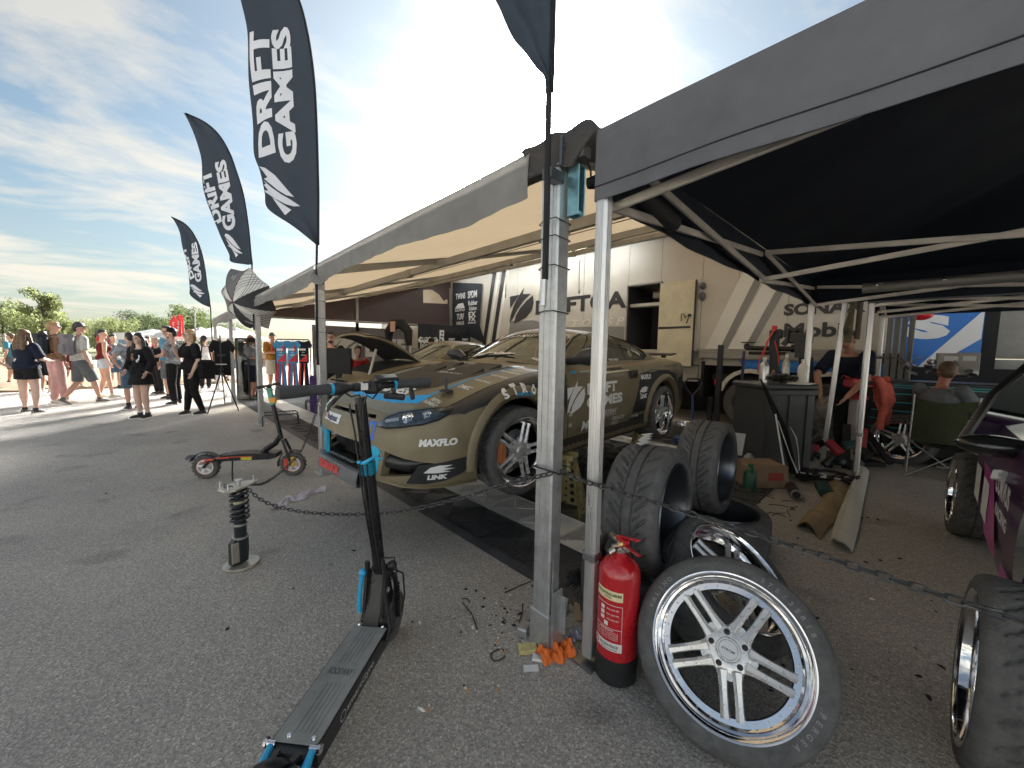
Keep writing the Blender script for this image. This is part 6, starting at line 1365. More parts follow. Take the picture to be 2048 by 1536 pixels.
blob_cloth('rag', 'crumpled orange rag at the foot of the near awning post', 'rag', [G(1078, 1322), G(1100, 1312), G(1122, 1305), G(1146, 1302)], .055, mat('rag_orange', (.70, .16, .03), .85, var=.15, vs=20), .04, 60, 20, 8, .22)
blob_cloth('wrapper', 'crumpled blue and silver wrapper between the post and the tent leg', 'wrapper', [G(1138, 1278), G(1148, 1275), G(1158, 1270)], .03, mat('wrap_blue', (.25, .32, .48), .35, .4, var=.7, vs=40, col2=(.7, .7, .72)), .03, 24, 10, 5, .5)
blob_cloth('cloth', 'black cloth glove lying on the tiles behind the tent leg', 'glove', [G(1142, 1168), G(1155, 1160), G(1172, 1158)], .05, matblack, .05, 24, 10, 6, .4)
def small(name, label, cat, px, py, d, m, rz=0, z=None, bev=.002, mi=None):
    p = G(px, py, 0); T = MB(); T.box((0, 0, d[2]/2), d, bev=bev); o = T.build(name, m); o.location = (p.x, p.y, z or .001); o.rotation_euler = (0, 0, rz); return tag(o, label, cat)
pk = small('cigarette_packet', 'yellowish open cigarette packet beside the foot of the near post', 'packet', 1055, 1302, (.05, .085, .022), mat('packet_yellow', (.50, .44, .20), .5, var=.3, vs=40), R(55))
small('card', 'small white card lying on the asphalt below the cigarette packet', 'card', 1062, 1337, (.035, .065, .002), white, R(50), bev=0)
small('foil', 'white paper lining pulled from the cigarette packet, beside the orange rag', 'paper', 1076, 1318, (.04, .05, .012), white, R(35))
small('steel_block', 'small galvanised block left of the near post foot', 'block', 1048, 1268, (.07, .05, .045), galv, R(20), bev=.006)
small('steel_block', 'grey square peg on the ground behind the near post, beside the mat edge', 'block', 1125, 1222, (.06, .06, .06), galv, R(30), bev=.004)
small('steel_plate', 'small cream steel plate with a hole behind the orange rag', 'plate', 1112, 1283, (.07, .05, .008), base, R(10))
small('wood_strip', 'short strip of pale wood beside the mat edge behind the tent leg', 'wood', 1155, 1225, (.03, .14, .01), mat('wood', (.45, .33, .2), .7), R(-50))
filt = mat('filter_orange', (.55, .30, .12), .8); butt = mat('butt_white', (.72, .70, .66), .8)
labs = ['cigarette butt nearest the foot of the black scooter deck', 'cigarette butt left of the two lying side by side', 'cigarette butt lying highest on the asphalt, left of the post', 'cigarette butt close to the coiled black wire', 'cigarette butt on the right of the lower pair', 'cigarette butt alone at the bottom, right of the scooter deck']
for k, (px, py, a) in enumerate(((856, 1418, .3), (935, 1380, 1.2), (994, 1280, .1), (1002, 1300, 1.0), (995, 1377, .2), (850, 1420, 2.0))[:5]):
    T = thing('cigarette_butt', labs[k], 'cigarette butt', tuple(G(px, py, .005)), a+.4, 'cigarette butts on the asphalt'); mb = MB(); mb.cyl((-.014, 0, 0), (.006, 0, 0), .004, n=8); mb.build('filter', filt, T); mb = MB(); mb.cyl((.006, 0, 0), (.018, 0, 0), .0038, n=8); mb.build('paper', butt, T)
wires = [((925, 1205), (955, 1258), 'thin black strip pointing at the scooter wheel'), ((1010, 1185), (1062, 1163), 'long black strip reaching the mat edge'), ((1038, 1245), (1045, 1207), 'upright black strip left of the post'), ((925, 1197), (940, 1205), 'short bent strip above the long one'), ((1205, 1100), (1260, 1095), 'thin strip'), ((978, 1232), (996, 1216), 'curved scrap of rubber'), ((1500, 985), (1535, 990), 'pale strip')]
for k, (a, b, lb) in enumerate(wires[:4]):
    p, q = G(*a, .004), G(*b, .004); mb = MB(); mb.tube([p, p.lerp(q, .5)+Vector((.01, -.004, .006)), q], .0028, 5); tag(mb.build('cable_tie_scrap', matblack), lb + ', on the asphalt', 'cable tie')
mb = MB(); c = G(996, 1310, .004); mb.tube([c+Vector((.035*math.cos(a), .025*math.sin(a)*1.2, .003*math.sin(3*a))) for a in [k*.45 for k in range(13)]], .003, 5); tag(mb.build('coiled_wire', matblack), 'coiled black wire lying on the asphalt near the post foot', 'wire')
random.seed(5)
mb = MB()
for k in range(190):
    if k < 60: px, py = random.gauss(985, 45), random.gauss(1230, 45)
    elif k < 105: px, py = random.uniform(500, 1150), random.uniform(1000, 1420)
    elif k < 130: px, py = random.uniform(150, 900), random.uniform(850, 1500)
    else: px, py = random.uniform(1500, 1900), random.uniform(1020, 1400)
    p = G(px, py, .002); s = random.choice((.002, .003, .004, .006, .010)); n = 6; r0 = random.random()*6
    st_ = random.uniform(.4, 2.4); an = random.random()*3
    ring = [(s*math.cos(2*math.pi*i/n)*random.uniform(.6, 1.2)*st_, s*math.sin(2*math.pi*i/n)*random.uniform(.6, 1.2)) for i in range(n)]
    ring = [(x*math.cos(an)-y*math.sin(an), x*math.sin(an)+y*math.cos(an)) for x, y in ring]
    mb.add([p+Vector((x, y, 0)) for x, y in ring]+[p+Vector((0, 0, s*.8))], [(i, (i+1) % n, n) for i in range(n)], 0 if random.random() < .8 else 1)
tag(mb.build('rubber_crumbs', [matblack, butt]), 'scattered black rubber crumbs and specks on the asphalt', kind='stuff')
mb = MB()
for k in range(26):
    p = G(random.uniform(1470, 1610), random.uniform(975, 1035), .006); a = random.random()*3; q = p+Vector((math.cos(a), math.sin(a), 0))*random.uniform(.05, .2); mb.tube([p, p.lerp(q, .5)+Vector((.01, .01, .004)), q], .003, 4)
tag(mb.build('clippings', matblack), 'tangle of black clipped ties on the floor beside the lying wheel', kind='stuff')
# ================================================================ FLAGS
flagm = fabric('flag_fabric', (.018, .022, .028), .05, var=.2, vs=2, bump=.3, bs=4, tcol=(.05, .07, .10))
FD = Vector((-math.cos(YAW), math.sin(YAW), 0))      # direction in which the wind lays the flags
FN = Vector((-math.sin(YAW), -math.cos(YAW), 0))
def flag(base_, outline, label, pole, texts, amp=.03, seed=0, right=None):
    """outline: list of (left pixel x, right pixel x, pixel y) rows from top to bottom"""
    T = thing('feather_flag', label, 'flag', tuple(base_)); b = Vector(base_)
    def pt(px, py):
        d = ray(px, py); t = (b-CAMP).dot(FN)/d.dot(FN); return CAMP + d*t - b
    rows = [(pt(l, y), pt(r, y)) for l, r, y in outline]
    rr = cr([tuple(a)+tuple(c) for a, c in rows], 6); nv = 14; ph = seed*1.3
    def P_(i, v):
        q = rr[i]; a = Vector(q[:3]); c = Vector(q[3:]); p = c.lerp(a, v); u = i/(len(rr)-1)
        return p + FN*(amp*v*(math.sin(u*11+v*4+ph)+.5*math.sin(u*23-v*7+ph)) + .012*math.sin(v*9+u*4))
    mb = MB(); N_ = len(rr); vs = [P_(i, k/nv) for i in range(N_) for k in range(nv+1)]
    mb.add(vs, [(i*(nv+1)+k, (i+1)*(nv+1)+k, (i+1)*(nv+1)+k+1, i*(nv+1)+k+1) for i in range(N_-1) for k in range(nv)])
    cl = mb.build('cloth', flagm, T)
    bv = BVHTree.FromPolygons([Vector(v) for v in mb.v], mb.f)
    mb = MB(); mb.tube([Vector(q[3:])+FN*.004 for q in rr], .012, 6); mb.build('pole_sleeve', MATS['flag_fabric'], cl)
    fm = mat('flag_print', (.60, .62, .68), .7)
    for (kind, s, px0, py0, px1, py1, hh, sh) in texts:      # reading line from (px0,py0) to (px1,py1), letter height hh in pixels
        a = pt(px0, py0); c = pt(px1, py1); u = (c-a); Lw = u.length; u = u/Lw; v_ = FN.cross(u).normalized(); 
        if v_.z < 0 and abs(u.z) < .5: v_ = -v_
        if abs(u.z) > .5: v_ = v_ if v_.dot(FD) > 0 else -v_
        scale = Lw/math.hypot(px1-px0, py1-py0); h = hh*scale
        if kind == 't': vs, fs, asp = textmesh(s, .045, sh); vs = [(x*Lw/asp, y*h) for x, y in vs]
        else:
            vs = []; fs = []
            for P2 in EMBLEM: fs.append(tuple(range(len(vs), len(vs)+len(P2)))); vs += [((x-.5)*Lw, (y-.5)*h) for x, y in P2]
        o = a.lerp(c, .5) - FN*(-1.0)
        bmx = cut_grid(vs, fs, .05); bad = []
        for w in bmx.verts:
            p = (a+c)/2 + u*w.co.x + v_*w.co.y; hit = bv.ray_cast(p+FN*1.0, -FN, 3)
            if hit[0] is None: bad.append(w); continue
            w.co = hit[0] + FN*.006
        if bad: bmesh.ops.delete(bmx, geom=bad, context='VERTS')
        me = bpy.data.meshes.new('lettering'); bmx.to_mesh(me); bmx.free(); me.materials.append(fm); link('lettering', me, cl)
    if pole:
        mb = MB(); mb.tube([pt(x, y) for x, y in pole], .013, 8); mb.build('flag_pole', matblack, T)
    return T
P2_ = Vector((1.32, 4.42, 1.0)); P3_ = Vector((1.385, 8.06, 1.0)); P4_ = Vector((1.44, 11.65, 1.0))
flag(P2_, [(462, 560, -80), (482, 598, 0), (495, 614, 60), (500, 624, 120), (499, 630, 180), (499, 633, 240), (503, 635, 300), (518, 636, 340), (529, 637, 385), (540, 637, 420), (590, 637, 455), (632, 637, 490)],
     'largest full black feather flag with white lettering, tied to the middle awning post', [(634, 488), (633, 560), (634, 700), (636, 730)],
     [('t', 'DRIFT', 534, 314, 521, 66, 40, -.12), ('t', 'GAMES', 578, 326, 560, 52, 38, -.12), ('e', '', 583, 424, 516, 330, 46, 0)], .03, 1)
flag(P3_, [(370, 372, 227), (378, 410, 245), (388, 438, 270), (396, 459, 305), (402, 472, 340), (410, 486, 385), (424, 494, 430), (440, 499, 470), (455, 502, 505), (458, 504, 522), (490, 505, 529)],
     'middle-sized black feather flag above the open umbrella', [(504, 528), (506, 600), (508, 660)],
     [('t', 'DRIFT', 437, 450, 410, 342, 24, -.12), ('t', 'GAMES', 462, 462, 440, 320, 24, -.12), ('e', '', 478, 512, 455, 468, 22, 0)], .03, 3)
flag(P4_, [(342, 343, 434), (350, 366, 445), (357, 382, 460), (363, 394, 480), (367, 402, 500), (372, 408, 525), (376, 412, 550), (378, 415, 575), (380, 418, 590), (402, 420, 606), (418, 421, 614)],
     'smallest black feather flag, farthest away above the walking visitors', [(421, 612), (423, 660), (427, 720), (430, 760)],
     [('t', 'DRIFT', 385, 558, 367, 496, 12, -.12), ('t', 'GAMES', 398, 564, 388, 484, 13, -.12), ('e', '', 404, 592, 380, 568, 16, 0)], .02, 5)
P1_ = Vector((1.24, 1.04, 1.4))
flag(P1_, [(925, 1106, -120), (990, 1106, 0), (1010, 1105, 40), (1033, 1105, 75), (1055, 1104, 110), (1078, 1104, 142), (1090, 1103, 160), (1091, 1103, 184)],
     'dark feather flag cut off by the top edge, above the near awning post', [(1098, 182), (1096, 280), (1094, 400), (1090, 560)], [], .012, 2)
mb = MB(); mb.cyl(AD(1088, 560, 1.55), AD(1086, 612, 1.55), .014, n=12); tag(mb.build('pole_socket', alu), 'short bright metal socket under the dark flag pole on the near post', 'socket')

# ================================================================ UMBRELLA
um = AD(500, 600, 6.9)
tip_dir = (AD(464, 605, 6.6) - AD(500, 598, 6.9)).normalized()
UM = thing('umbrella', 'open umbrella of grey and white lattice panels lying on its side against the awning', 'umbrella'); UM.matrix_world = frame(AD(466, 605, 6.62), tip_dir, (0, 0, 1)) @ Matrix.Rotation(R(22), 4, 'Z')
lat = mat('umbrella_white', (.62, .62, .60), .7); ug = mat('umbrella_grey', (.13, .13, .13), .7); ub = mat('umbrella_black', (.025, .027, .035), .7)
for k in range(8):
    a0, a1 = R(45*k), R(45*k+45)
    def uf(u, v, a0=a0, a1=a1):
        r = .58*math.sin(u*1.12)/math.sin(1.12); a = a0+(a1-a0)*v; sag = 1-.16*u*math.sin(math.pi*v); z = -.42*(1-math.cos(u*1.25))*1.15 - .02*math.sin(math.pi*v)*u; return (r*sag*math.cos(a), r*sag*math.sin(a), z)
    mb = MB(); mb.grid(uf, 12, 8); pn_ = mb.build('panel', lat if k % 2 == 0 else (ug if k in (1, 3) else ub), UM)
    mb = MB()
    if k % 2 == 0:
        for q in range(1, 7):
            for (s0, s1) in (((q/7, 0), (1, 1-q/7)), ((q/7, 1), (1, q/7)), ((q/7*.99, 1), (.0, .0))):
                if s1 == (.0, .0): continue
                mb.tube([Vector(uf(s0[0]+(s1[0]-s0[0])*t/5, s0[1]+(s1[1]-s0[1])*t/5))+Vector((0, 0, .003)) for t in range(6)], .0035, 3)
        mb.build('lattice_print', matblack, pn_)
    else:
        for q in range(3): mb.tube([Vector(uf(.55+.08*t, .36+q*.09+.02*t))+Vector((0, 0, .004)) for t in range(4)], [.004, .013, .012, .003], 4, sq=.3)
        mb.tube([Vector(uf(.62+.04*t, .68))+Vector((0, 0, .004)) for t in range(4)], .014, 4, sq=.3)
        mb.build('print', white, pn_)
for k in range(8):
    a = R(45*k); mb = MB(); mb.tube([(.58*math.sin(u*1.12)/math.sin(1.12)*math.cos(a), .58*math.sin(u*1.12)/math.sin(1.12)*math.sin(a), -.42*(1-math.cos(u*1.25))*1.15+.004) for u in [i/8 for i in range(9)]], .004, 4); mb.build('rib', black, UM)
mb = MB(); mb.cyl((0, 0, .07), (0, 0, -.75), .007, n=8); mb.cyl((0, 0, -.62), (0, 0, -.80), .016, n=8); mb.build('shaft', black, UM)

# ================================================================ PEOPLE
def ev_mesh(o, name):
    dg = bpy.context.evaluated_depsgraph_get(); me = bpy.data.meshes.new_from_object(o.evaluated_get(dg)); me.name = name; return me
def blobmesh(mb, name, m, parent, vox=.011, smooth=2):
    me = mb.mesh(name, m); o = link(name, me, None); md = o.modifiers.new('r', 'REMESH'); md.mode = 'VOXEL'; md.voxel_size = vox; md.use_smooth_shade = True
    if smooth: sm_ = o.modifiers.new('s', 'SMOOTH'); sm_.iterations = smooth; sm_.factor = .5
    bpy.context.view_layer.update(); me2 = ev_mesh(o, name); me2.materials.clear(); me2.materials.append(m); me2.polygons.foreach_set('use_smooth', [True]*len(me2.polygons))
    bpy.data.objects.remove(o); bpy.data.meshes.remove(me); return link(name, me2, parent)
def limb(mb, pts, rad, n=12, round_=True, sq=1.0):
    pts = [Vector(p) for p in pts]; mb.tube(pts, list(rad), n, sq=sq)
    if round_:
        for p, r in zip(pts, rad): mb.ball(p, r*.985, 12, 8)
    else:
        for p, r in zip(pts[1:-1], rad[1:-1]): mb.ball(p, r*.985, 12, 8)
def person(label, pos, yaw, h, top=None, topm=None, bottom=None, botm=None, shoe=None, hair='short', hairm=None, sk=None, J=None, fat=1.0, female=False, sleeves=.5, cap=None, glasses=False, legk=.5, lean=0.0, face=False, sock=None, extra=None, vox=.012, group=None, headturn=0.0, beard=None, sit=False):
    sk = sk or skin; J = J or {}; s = h/1.75; T = thing('person', label, 'person', tuple(pos), yaw, group)
    D = dict(pel=(0, 0, .93), wai=(0, .0, 1.08), che=(0, .005, 1.27), nec=(0, 0, 1.46), hea=(0, .015, 1.62),
             shR=(.175, 0, 1.405), elR=(.225, -.03, 1.13), wrR=(.22, .05, .90), shL=(-.175, 0, 1.405), elL=(-.225, -.03, 1.13), wrL=(-.22, .05, .90),
             hiR=(.085, 0, .90), knR=(.095, .02, .49), anR=(.10, -.02, .085), hiL=(-.085, 0, .90), knL=(-.095, .02, .49), anL=(-.10, -.02, .085), ftR=0.0, ftL=0.0)
    if female: D.update(shR=(.155, 0, 1.40), shL=(-.155, 0, 1.40))
    D.update(J)
    q = {k: (Vector(v)*s if isinstance(v, tuple) else v) for k, v in D.items()}
    if lean:
        c = q['pel'].copy()
        for k in ('wai', 'che', 'nec', 'hea', 'shR', 'elR', 'wrR', 'shL', 'elL', 'wrL'):
            if k in J and k[:2] in ('el', 'wr'): continue
            w = 1.0; a = -lean; d = q[k]-c; q[k] = c + Vector((d.x, d.y*math.cos(a)-d.z*math.sin(a)*1, d.y*math.sin(a)+d.z*math.cos(a)))
    f = fat; cw = (1.0 if not female else .9)
    ax = lambda a, b: (q[b]-q[a])
    b = MB()
    up = (q['nec']-q['wai']).normalized(); X_ = (q['shR']-q['shL']).normalized(); Y2 = up.cross(X_).normalized(); X2 = Y2.cross(up); MT = Matrix((X2, Y2, up)).transposed()
    b.ball(q['pel'], (.155*s*f*(1.05 if female else 1), .105*s*f, .12*s), 14, 10, MT); b.ball(q['wai'], (.130*s*f*cw, .095*s*f, .13*s), 14, 10, MT); b.ball(q['che'], (.165*s*f*cw, .11*s*f, .16*s), 14, 10, MT)
    b.ball(q['che'].lerp(q['nec'], .45), (.15*s*f*cw, .085*s*f, .09*s), 14, 8, MT)
    if female:
        for e in (-1, 1): b.ball(q['che']+MT @ Vector((e*.065*s*f, .085*s*f, .0)), .062*s*f, 10, 8)
    limb(b, [q['che'].lerp(q['nec'], .7), q['nec'], q['nec'].lerp(q['hea'], .55)], [.06*s, .052*s, .052*s])
    HT_ = Matrix.Rotation(headturn, 3, 'Z')
    def hp(x, y, z): return q['hea'] + HT_ @ Vector((x*s, y*s, z*s))
    b.ball(hp(0, -.008, .02), (.074*s, .092*s, .098*s), 16, 12, HT_); b.ball(hp(0, .025, -.045), (.056*s, .062*s, .065*s), 14, 10, HT_)
    b.tube([hp(0, .088, .03), hp(0, .108, -.008), hp(0, .088, -.018)], [.009*s, .013*s, .010*s], 8)
    for e in (-1, 1): b.ball(hp(e*.076, -.005, .0), (.010*s, .02*s, .028*s), 8, 6)
    for S_ in ('R', 'L'):
        e = 1 if S_ == 'R' else -1
        limb(b, [q['sh'+S_], q['sh'+S_].lerp(q['el'+S_], .5), q['el'+S_], q['el'+S_].lerp(q['wr'+S_], .35), q['wr'+S_]], [.052*s*f, .045*s*f, .036*s*f, .036*s*f, .024*s*f])
        d = (q['wr'+S_]-q['el'+S_]).normalized(); side = Vector((0, 1, 0)); side = (side - d*side.dot(d)).normalized(); hn = d.cross(side)
        pc = q['wr'+S_] + d*.05*s; b.ball(pc, (.016*s, .038*s, .052*s), 10, 8, Matrix((hn, side, d)).transposed())
        for k, L_ in enumerate((.062, .072, .068, .052)):
            st_ = pc + d*.035*s + side*(.026-.0175*k)*s; b.tube([st_, st_+d*L_*.55*s, st_+d*L_*.9*s-hn*e*.02*s], [.0085*s, .008*s, .006*s], 6)
        st_ = pc - d*.02*s + side*.03*s; b.tube([st_, st_+d*.03*s+side*.025*s, st_+d*.06*s+side*.028*s], [.011*s, .010*s, .007*s], 6)
        limb(b, [q['hi'+S_], q['hi'+S_].lerp(q['kn'+S_], .35), q['kn'+S_].lerp(q['hi'+S_], .12), q['kn'+S_], q['kn'+S_].lerp(q['an'+S_], .3), q['kn'+S_].lerp(q['an'+S_], .75), q['an'+S_]], [.088*s*f, .080*s*f, .057*s*f, .053*s*f, .056*s*f, .037*s, .034*s])
        yw = q['ft'+S_]; F = Matrix.Rotation(yw, 3, 'Z'); ft = Matrix.Rotation(J.get('pitch'+S_, 0), 3, 'X'); FF = F @ ft
        b.tube([q['an'+S_]+FF @ Vector((0, -.045*s, -.05*s)), q['an'+S_]+FF @ Vector((0, .04*s, -.045*s)), q['an'+S_]+FF @ Vector((0, .14*s, -.06*s))], [.030*s, .036*s, .022*s], 10); b.ball(q['an'+S_]+FF @ Vector((0, -.03*s, -.04*s)), .034*s, 8, 6)
    blobmesh(b, 'body', sk, T, vox)
    tb = MB(); g = .016*s
    if top:
        tb.ball(q['wai'], (.135*s*f*cw+g, .098*s*f+g, .13*s), 14, 10, MT); tb.ball(q['che'], (.168*s*f*cw+g, .112*s*f+g, .165*s), 14, 10, MT); tb.ball(q['che'].lerp(q['nec'], .42), (.160*s*f*cw+g*.6, .085*s*f+g, .085*s), 14, 8, MT)
        if female:
            for e in (-1, 1): tb.ball(q['che']+MT @ Vector((e*.065*s*f, .085*s*f, .0)), .062*s*f+g, 10, 8)
        if top not in ('tank', 'crop'):
            tb.ball(q['pel'].lerp(q['wai'], .35), (.158*s*f+g, .11*s*f+g, .12*s), 14, 10, MT)
            if top in ('tee', 'long'): tb.tube([q['pel'].lerp(q['wai'], .0), q['wai']], [.150*s*f+g, .142*s*f+g], 16, sq=.74)
        elif top == 'tank': tb.tube([q['pel'].lerp(q['wai'], .3), q['wai']], [.140*s*f+g, .135*s*f+g], 16, sq=.74)
        if top in ('tee', 'long'):
            for S_ in ('R', 'L'):
                a, c, w_ = q['sh'+S_], q['el'+S_], q['wr'+S_]
                if top == 'tee': limb(tb, [a, a.lerp(c, sleeves), a.lerp(c, sleeves+.12)], [.060*s*f+g*.7, .056*s*f+g*.8, .056*s*f+g*.9], 12, False); tb.ball(a, .060*s*f+g*.6, 10, 8)
                else: limb(tb, [a, a.lerp(c, .5), c, c.lerp(w_, .9)], [.060*s*f+g, .056*s*f+g, .050*s*f+g, .040*s*f+g*.6], 12, False); tb.ball(a, .060*s*f+g, 10, 8)
        blobmesh(tb, 'jacket' if top == 'long' and extra == 'jacket' else 'shirt', topm, T, vox, 2)
    if bottom:
        pb = MB(); g2 = .010*s; pb.ball(q['pel'], (.158*s*f*(1.05 if female else 1)+g2, .108*s*f+g2, .118*s), 14, 10, MT)
        kf = {'shorts': legk, 'pants': 2.0}.get(bottom, .5)
        if bottom in ('shorts', 'pants', 'jeans', 'leggings'):
            for S_ in ('R', 'L'):
                a, c, e_ = q['hi'+S_], q['kn'+S_], q['an'+S_]; w0 = .016*s if bottom != 'leggings' else .006*s
                if bottom == 'shorts':
                    end = a.lerp(c, min(1.15, legk*2)) if legk <= .5 else c.lerp(e_, (legk-.5)*2); limb(pb, [a, a.lerp(end, .5), end], [.090*s*f+w0, .084*s*f+w0*1.3, (.070*s*f if legk > .3 else .085*s*f)+w0*1.6], 14, False); pb.ball(a, .09*s*f+w0, 10, 8)
                else: limb(pb, [a, a.lerp(c, .5), c, c.lerp(e_, .35), c.lerp(e_, .75), c.lerp(e_, .98)], [.090*s*f+w0*.8, .078*s*f+w0, .056*s*f+w0*1.2, .057*s*f+w0, .042*s*f+w0*1.5, .038*s*f+w0*1.5], 14, False); pb.ball(a, .09*s*f+w0*.8, 10, 8)
            blobmesh(pb, 'trousers' if bottom != 'shorts' else 'shorts', botm, T, vox, 2)
        else:
            sk_ = MB(); c = (q['hiR']+q['hiL'])/2
            sk_.lathe([(.135*s*f, .10*s), (.165*s*f, .0), (.20*s*f, -.16*s), (.205*s*f, -.20*s), (.19*s*f, -.19*s)], 30, Matrix.Translation(c) @ Matrix.Scale(.82, 4, (0, 1, 0))); sk_.build('skirt', botm, T)
    if shoe:
        for S_ in ('R', 'L'):
            sb_ = MB(); FF = Matrix.Rotation(q['ft'+S_], 3, 'Z') @ Matrix.Rotation(J.get('pitch'+S_, 0), 3, 'X'); A = q['an'+S_]
            sb_.tube([A+FF @ Vector((0, -.055*s, -.045*s)), A+FF @ Vector((0, .03*s, -.040*s)), A+FF @ Vector((0, .11*s, -.055*s)), A+FF @ Vector((0, .165*s, -.062*s))], [.040*s, .045*s, .042*s, .024*s], 12, sq=.85); sb_.tube([A+Vector((0, 0, .035*s)), A+FF @ Vector((0, -.0, -.03*s))], [.044*s, .045*s], 12)
            so = sb_.build('shoe', shoe, T)
            sl = MB(); pr = [(-.035, -.08), (.035, -.08), (.042, .03), (.046, .11), (.03, .175), (0, .19), (-.03, .175), (-.046, .11), (-.042, .03)]
            sl.prism([(x*s, y*s) for x, y in pr], -.085*s, -.066*s, Matrix.Translation(A) @ FF.to_4x4()); sl.build('sole', whitep if shoe is not MATS.get('shoe_black_all') else matblack, so)
            if sock: sc_ = MB(); sc_.cyl(A+Vector((0, 0, .03*s)), A+(q['kn'+S_]-A)*.18, .040*s, .040*s, 12); sc_.build('sock', sock, T)
    hm = hairm or mat('hair_dark', (.022, .015, .012), .55, var=.4, vs=40, stretch=(1, 1, .2))
    if hair != 'bald':
        hb_ = MB()
        if hair in ('short', 'bun', 'cap'):
            hb_.ball(hp(0, -.022, .045), (.079*s, .088*s, .088*s), 14, 10, HT_); hb_.ball(hp(0, -.055, -.0), (.070*s, .055*s, .07*s), 12, 8, HT_)
            hb_.ball(hp(0, .03, .09), (.06*s, .05*s, .032*s), 10, 8, HT_)
        if hair == 'bun': hb_.ball(hp(0, -.11, .05), .042*s, 10, 8); hb_.tube([hp(0, -.1, .04), hp(0.01, -.15, -.02), hp(.0, -.15, -.10)], [.03*s, .028*s, .01*s], 8)
        if hair == 'tail': hb_.ball(hp(0, -.022, .045), (.079*s, .088*s, .088*s), 14, 10, HT_); hb_.ball(hp(0, -.055, -.0), (.070*s, .055*s, .07*s), 12, 8, HT_); hb_.tube([hp(0, -.09, .03), hp(.0, -.14, -.03), hp(0, -.13, -.16), hp(0, -.11, -.24)], [.03*s, .035*s, .03*s, .01*s], 8)
        if hair == 'long':
            hb_.ball(hp(0, -.02, .045), (.086*s, .094*s, .092*s), 14, 10, HT_); hb_.ball(hp(0, -.06, -.04), (.088*s, .06*s, .12*s), 12, 10, HT_)
            for e in (-1, 1):
                hb_.tube([hp(e*.070, .005, .06), hp(e*.085, -.01, -.03), hp(e*.098, .0, -.14), hp(e*.105, .03, -.25), hp(e*.09, .05, -.33)], [.026*s, .032*s, .036*s, .034*s, .014*s], 8)
            for e in (-.6, 0, .6): hb_.tube([hp(e*.07, -.08, .0), hp(e*.11, -.105, -.14), hp(e*.12, -.12, -.27), hp(e*.10, -.11, -.34)], [.045*s, .05*s, .042*s, .014*s], 8)
        if hair == 'wavy':
            hb_.ball(hp(0, -.02, .045), (.088*s, .094*s, .092*s), 14, 10, HT_)
            for e in (-1, 1):
                for k in range(4): hb_.ball(hp(e*(.078+.008*math.sin(k*2)), -.02+.01*math.sin(k*3), .03-.05*k), .036*s, 8, 6)
            hb_.ball(hp(0, -.06, -.04), (.08*s, .055*s, .11*s), 12, 10, HT_)
        blobmesh(hb_, 'hair', hm, T, .008, 1)
    if beard: bd = MB(); bd.ball(hp(0, .045, -.075), (.05*s, .045*s, .035*s), 10, 8, HT_); bd.build('beard', hm, T)
    if cap:
        cb = MB(); cb.lathe([(0, .155*s), (.035*s, .15*s), (.066*s, .125*s), (.084*s, .085*s), (.09*s, .045*s), (.088*s, .04*s)], 20, Matrix.Translation(hp(0, -.005, -.0)) @ HT_.to_4x4() @ Matrix.Rotation(J.get('capback', 0), 4, 'Z')); 
        MC = Matrix.Translation(hp(0, -.005, .05)) @ HT_.to_4x4() @ Matrix.Rotation(J.get('capback', 0), 4, 'Z'); cb.prism([(.07*s*math.cos(a)*1.05, .075*s+.085*s*math.sin(a)) for a in [math.pi*k/8 for k in range(9)]], -.006*s, .004*s, MC); cb.build('cap', cap, T)
    if face:
        fb = MB()
        for e in (-1, 1): fb.ball(hp(e*.028, .084, .012), (.011*s, .006*s, .006*s), 8, 6); fb.box(hp(e*.028, .088, .032), (.03*s, .006*s, .006*s))
        fb.build('eyes', mat('eye_dark', (.03, .02, .015), .3), T); fb = MB(); fb.ball(hp(0, .088, -.045), (.022*s, .008*s, .007*s), 8, 6); fb.build('mouth', mat('lips', (.42, .14, .12), .5), T)
    if glasses:
        gb_ = MB()
        for e in (-1, 1): gb_.lathe([(.019*s, -.002), (.023*s, -.002), (.023*s, .002), (.019*s, .002)], 12, frame(hp(e*.03, .098, .012), HT_ @ Vector((0, 1, 0))), closed=True); gb_.tube([hp(e*.053, .095, .014), hp(e*.076, .0, .012)], .0025, 4)
        gb_.tube([hp(-.008, .1, .014), hp(.008, .1, .014)], .0025, 4); gb_.build('glasses', matblack, T)
        if glasses == 'sun': sb_ = MB(); [sb_.ball(hp(e*.03, .094, .012), (.022*s, .006, .018*s), 8, 6, HT_) for e in (-1, 1)]; sb_.build('sunglasses', matblack, T)
    return T, q, s
def cloth(name, c, var=.2, **k): return mat(name, c, .85, var=var, vs=7, bump=.4, bs=11, spec=.2, **k)
navy = cloth('navy_cloth', (.014, .018, .035)); bk = cloth('black_cloth', (.012, .012, .014)); pink = cloth('pink_cloth', (.52, .32, .30)); brownc = cloth('brown_cloth', (.22, .13, .08)); greyc = cloth('grey_cloth', (.11, .12, .13)); pat = mat('light_pattern', (.25, .30, .32), .85, var=.5, vs=18, col2=(.62, .58, .48)); maroon = cloth('maroon_cloth', (.12, .018, .02)); denim = cloth('light_denim', (.42, .48, .54)); blued = cloth('blue_denim', (.06, .10, .15)); bwj = mat('jersey_black_white', (.012, .012, .015), .8, var=.3, vs=9, col2=(.55, .57, .62)); bluet = cloth('blue_tee', (.08, .24, .34)); mustard = cloth('mustard_cloth', (.30, .15, .03)); cream = cloth('cream_cloth', (.50, .46, .38)); greyt = cloth('grey_tee', (.17, .18, .20)); whitet = cloth('white_cloth', (.60, .60, .60))
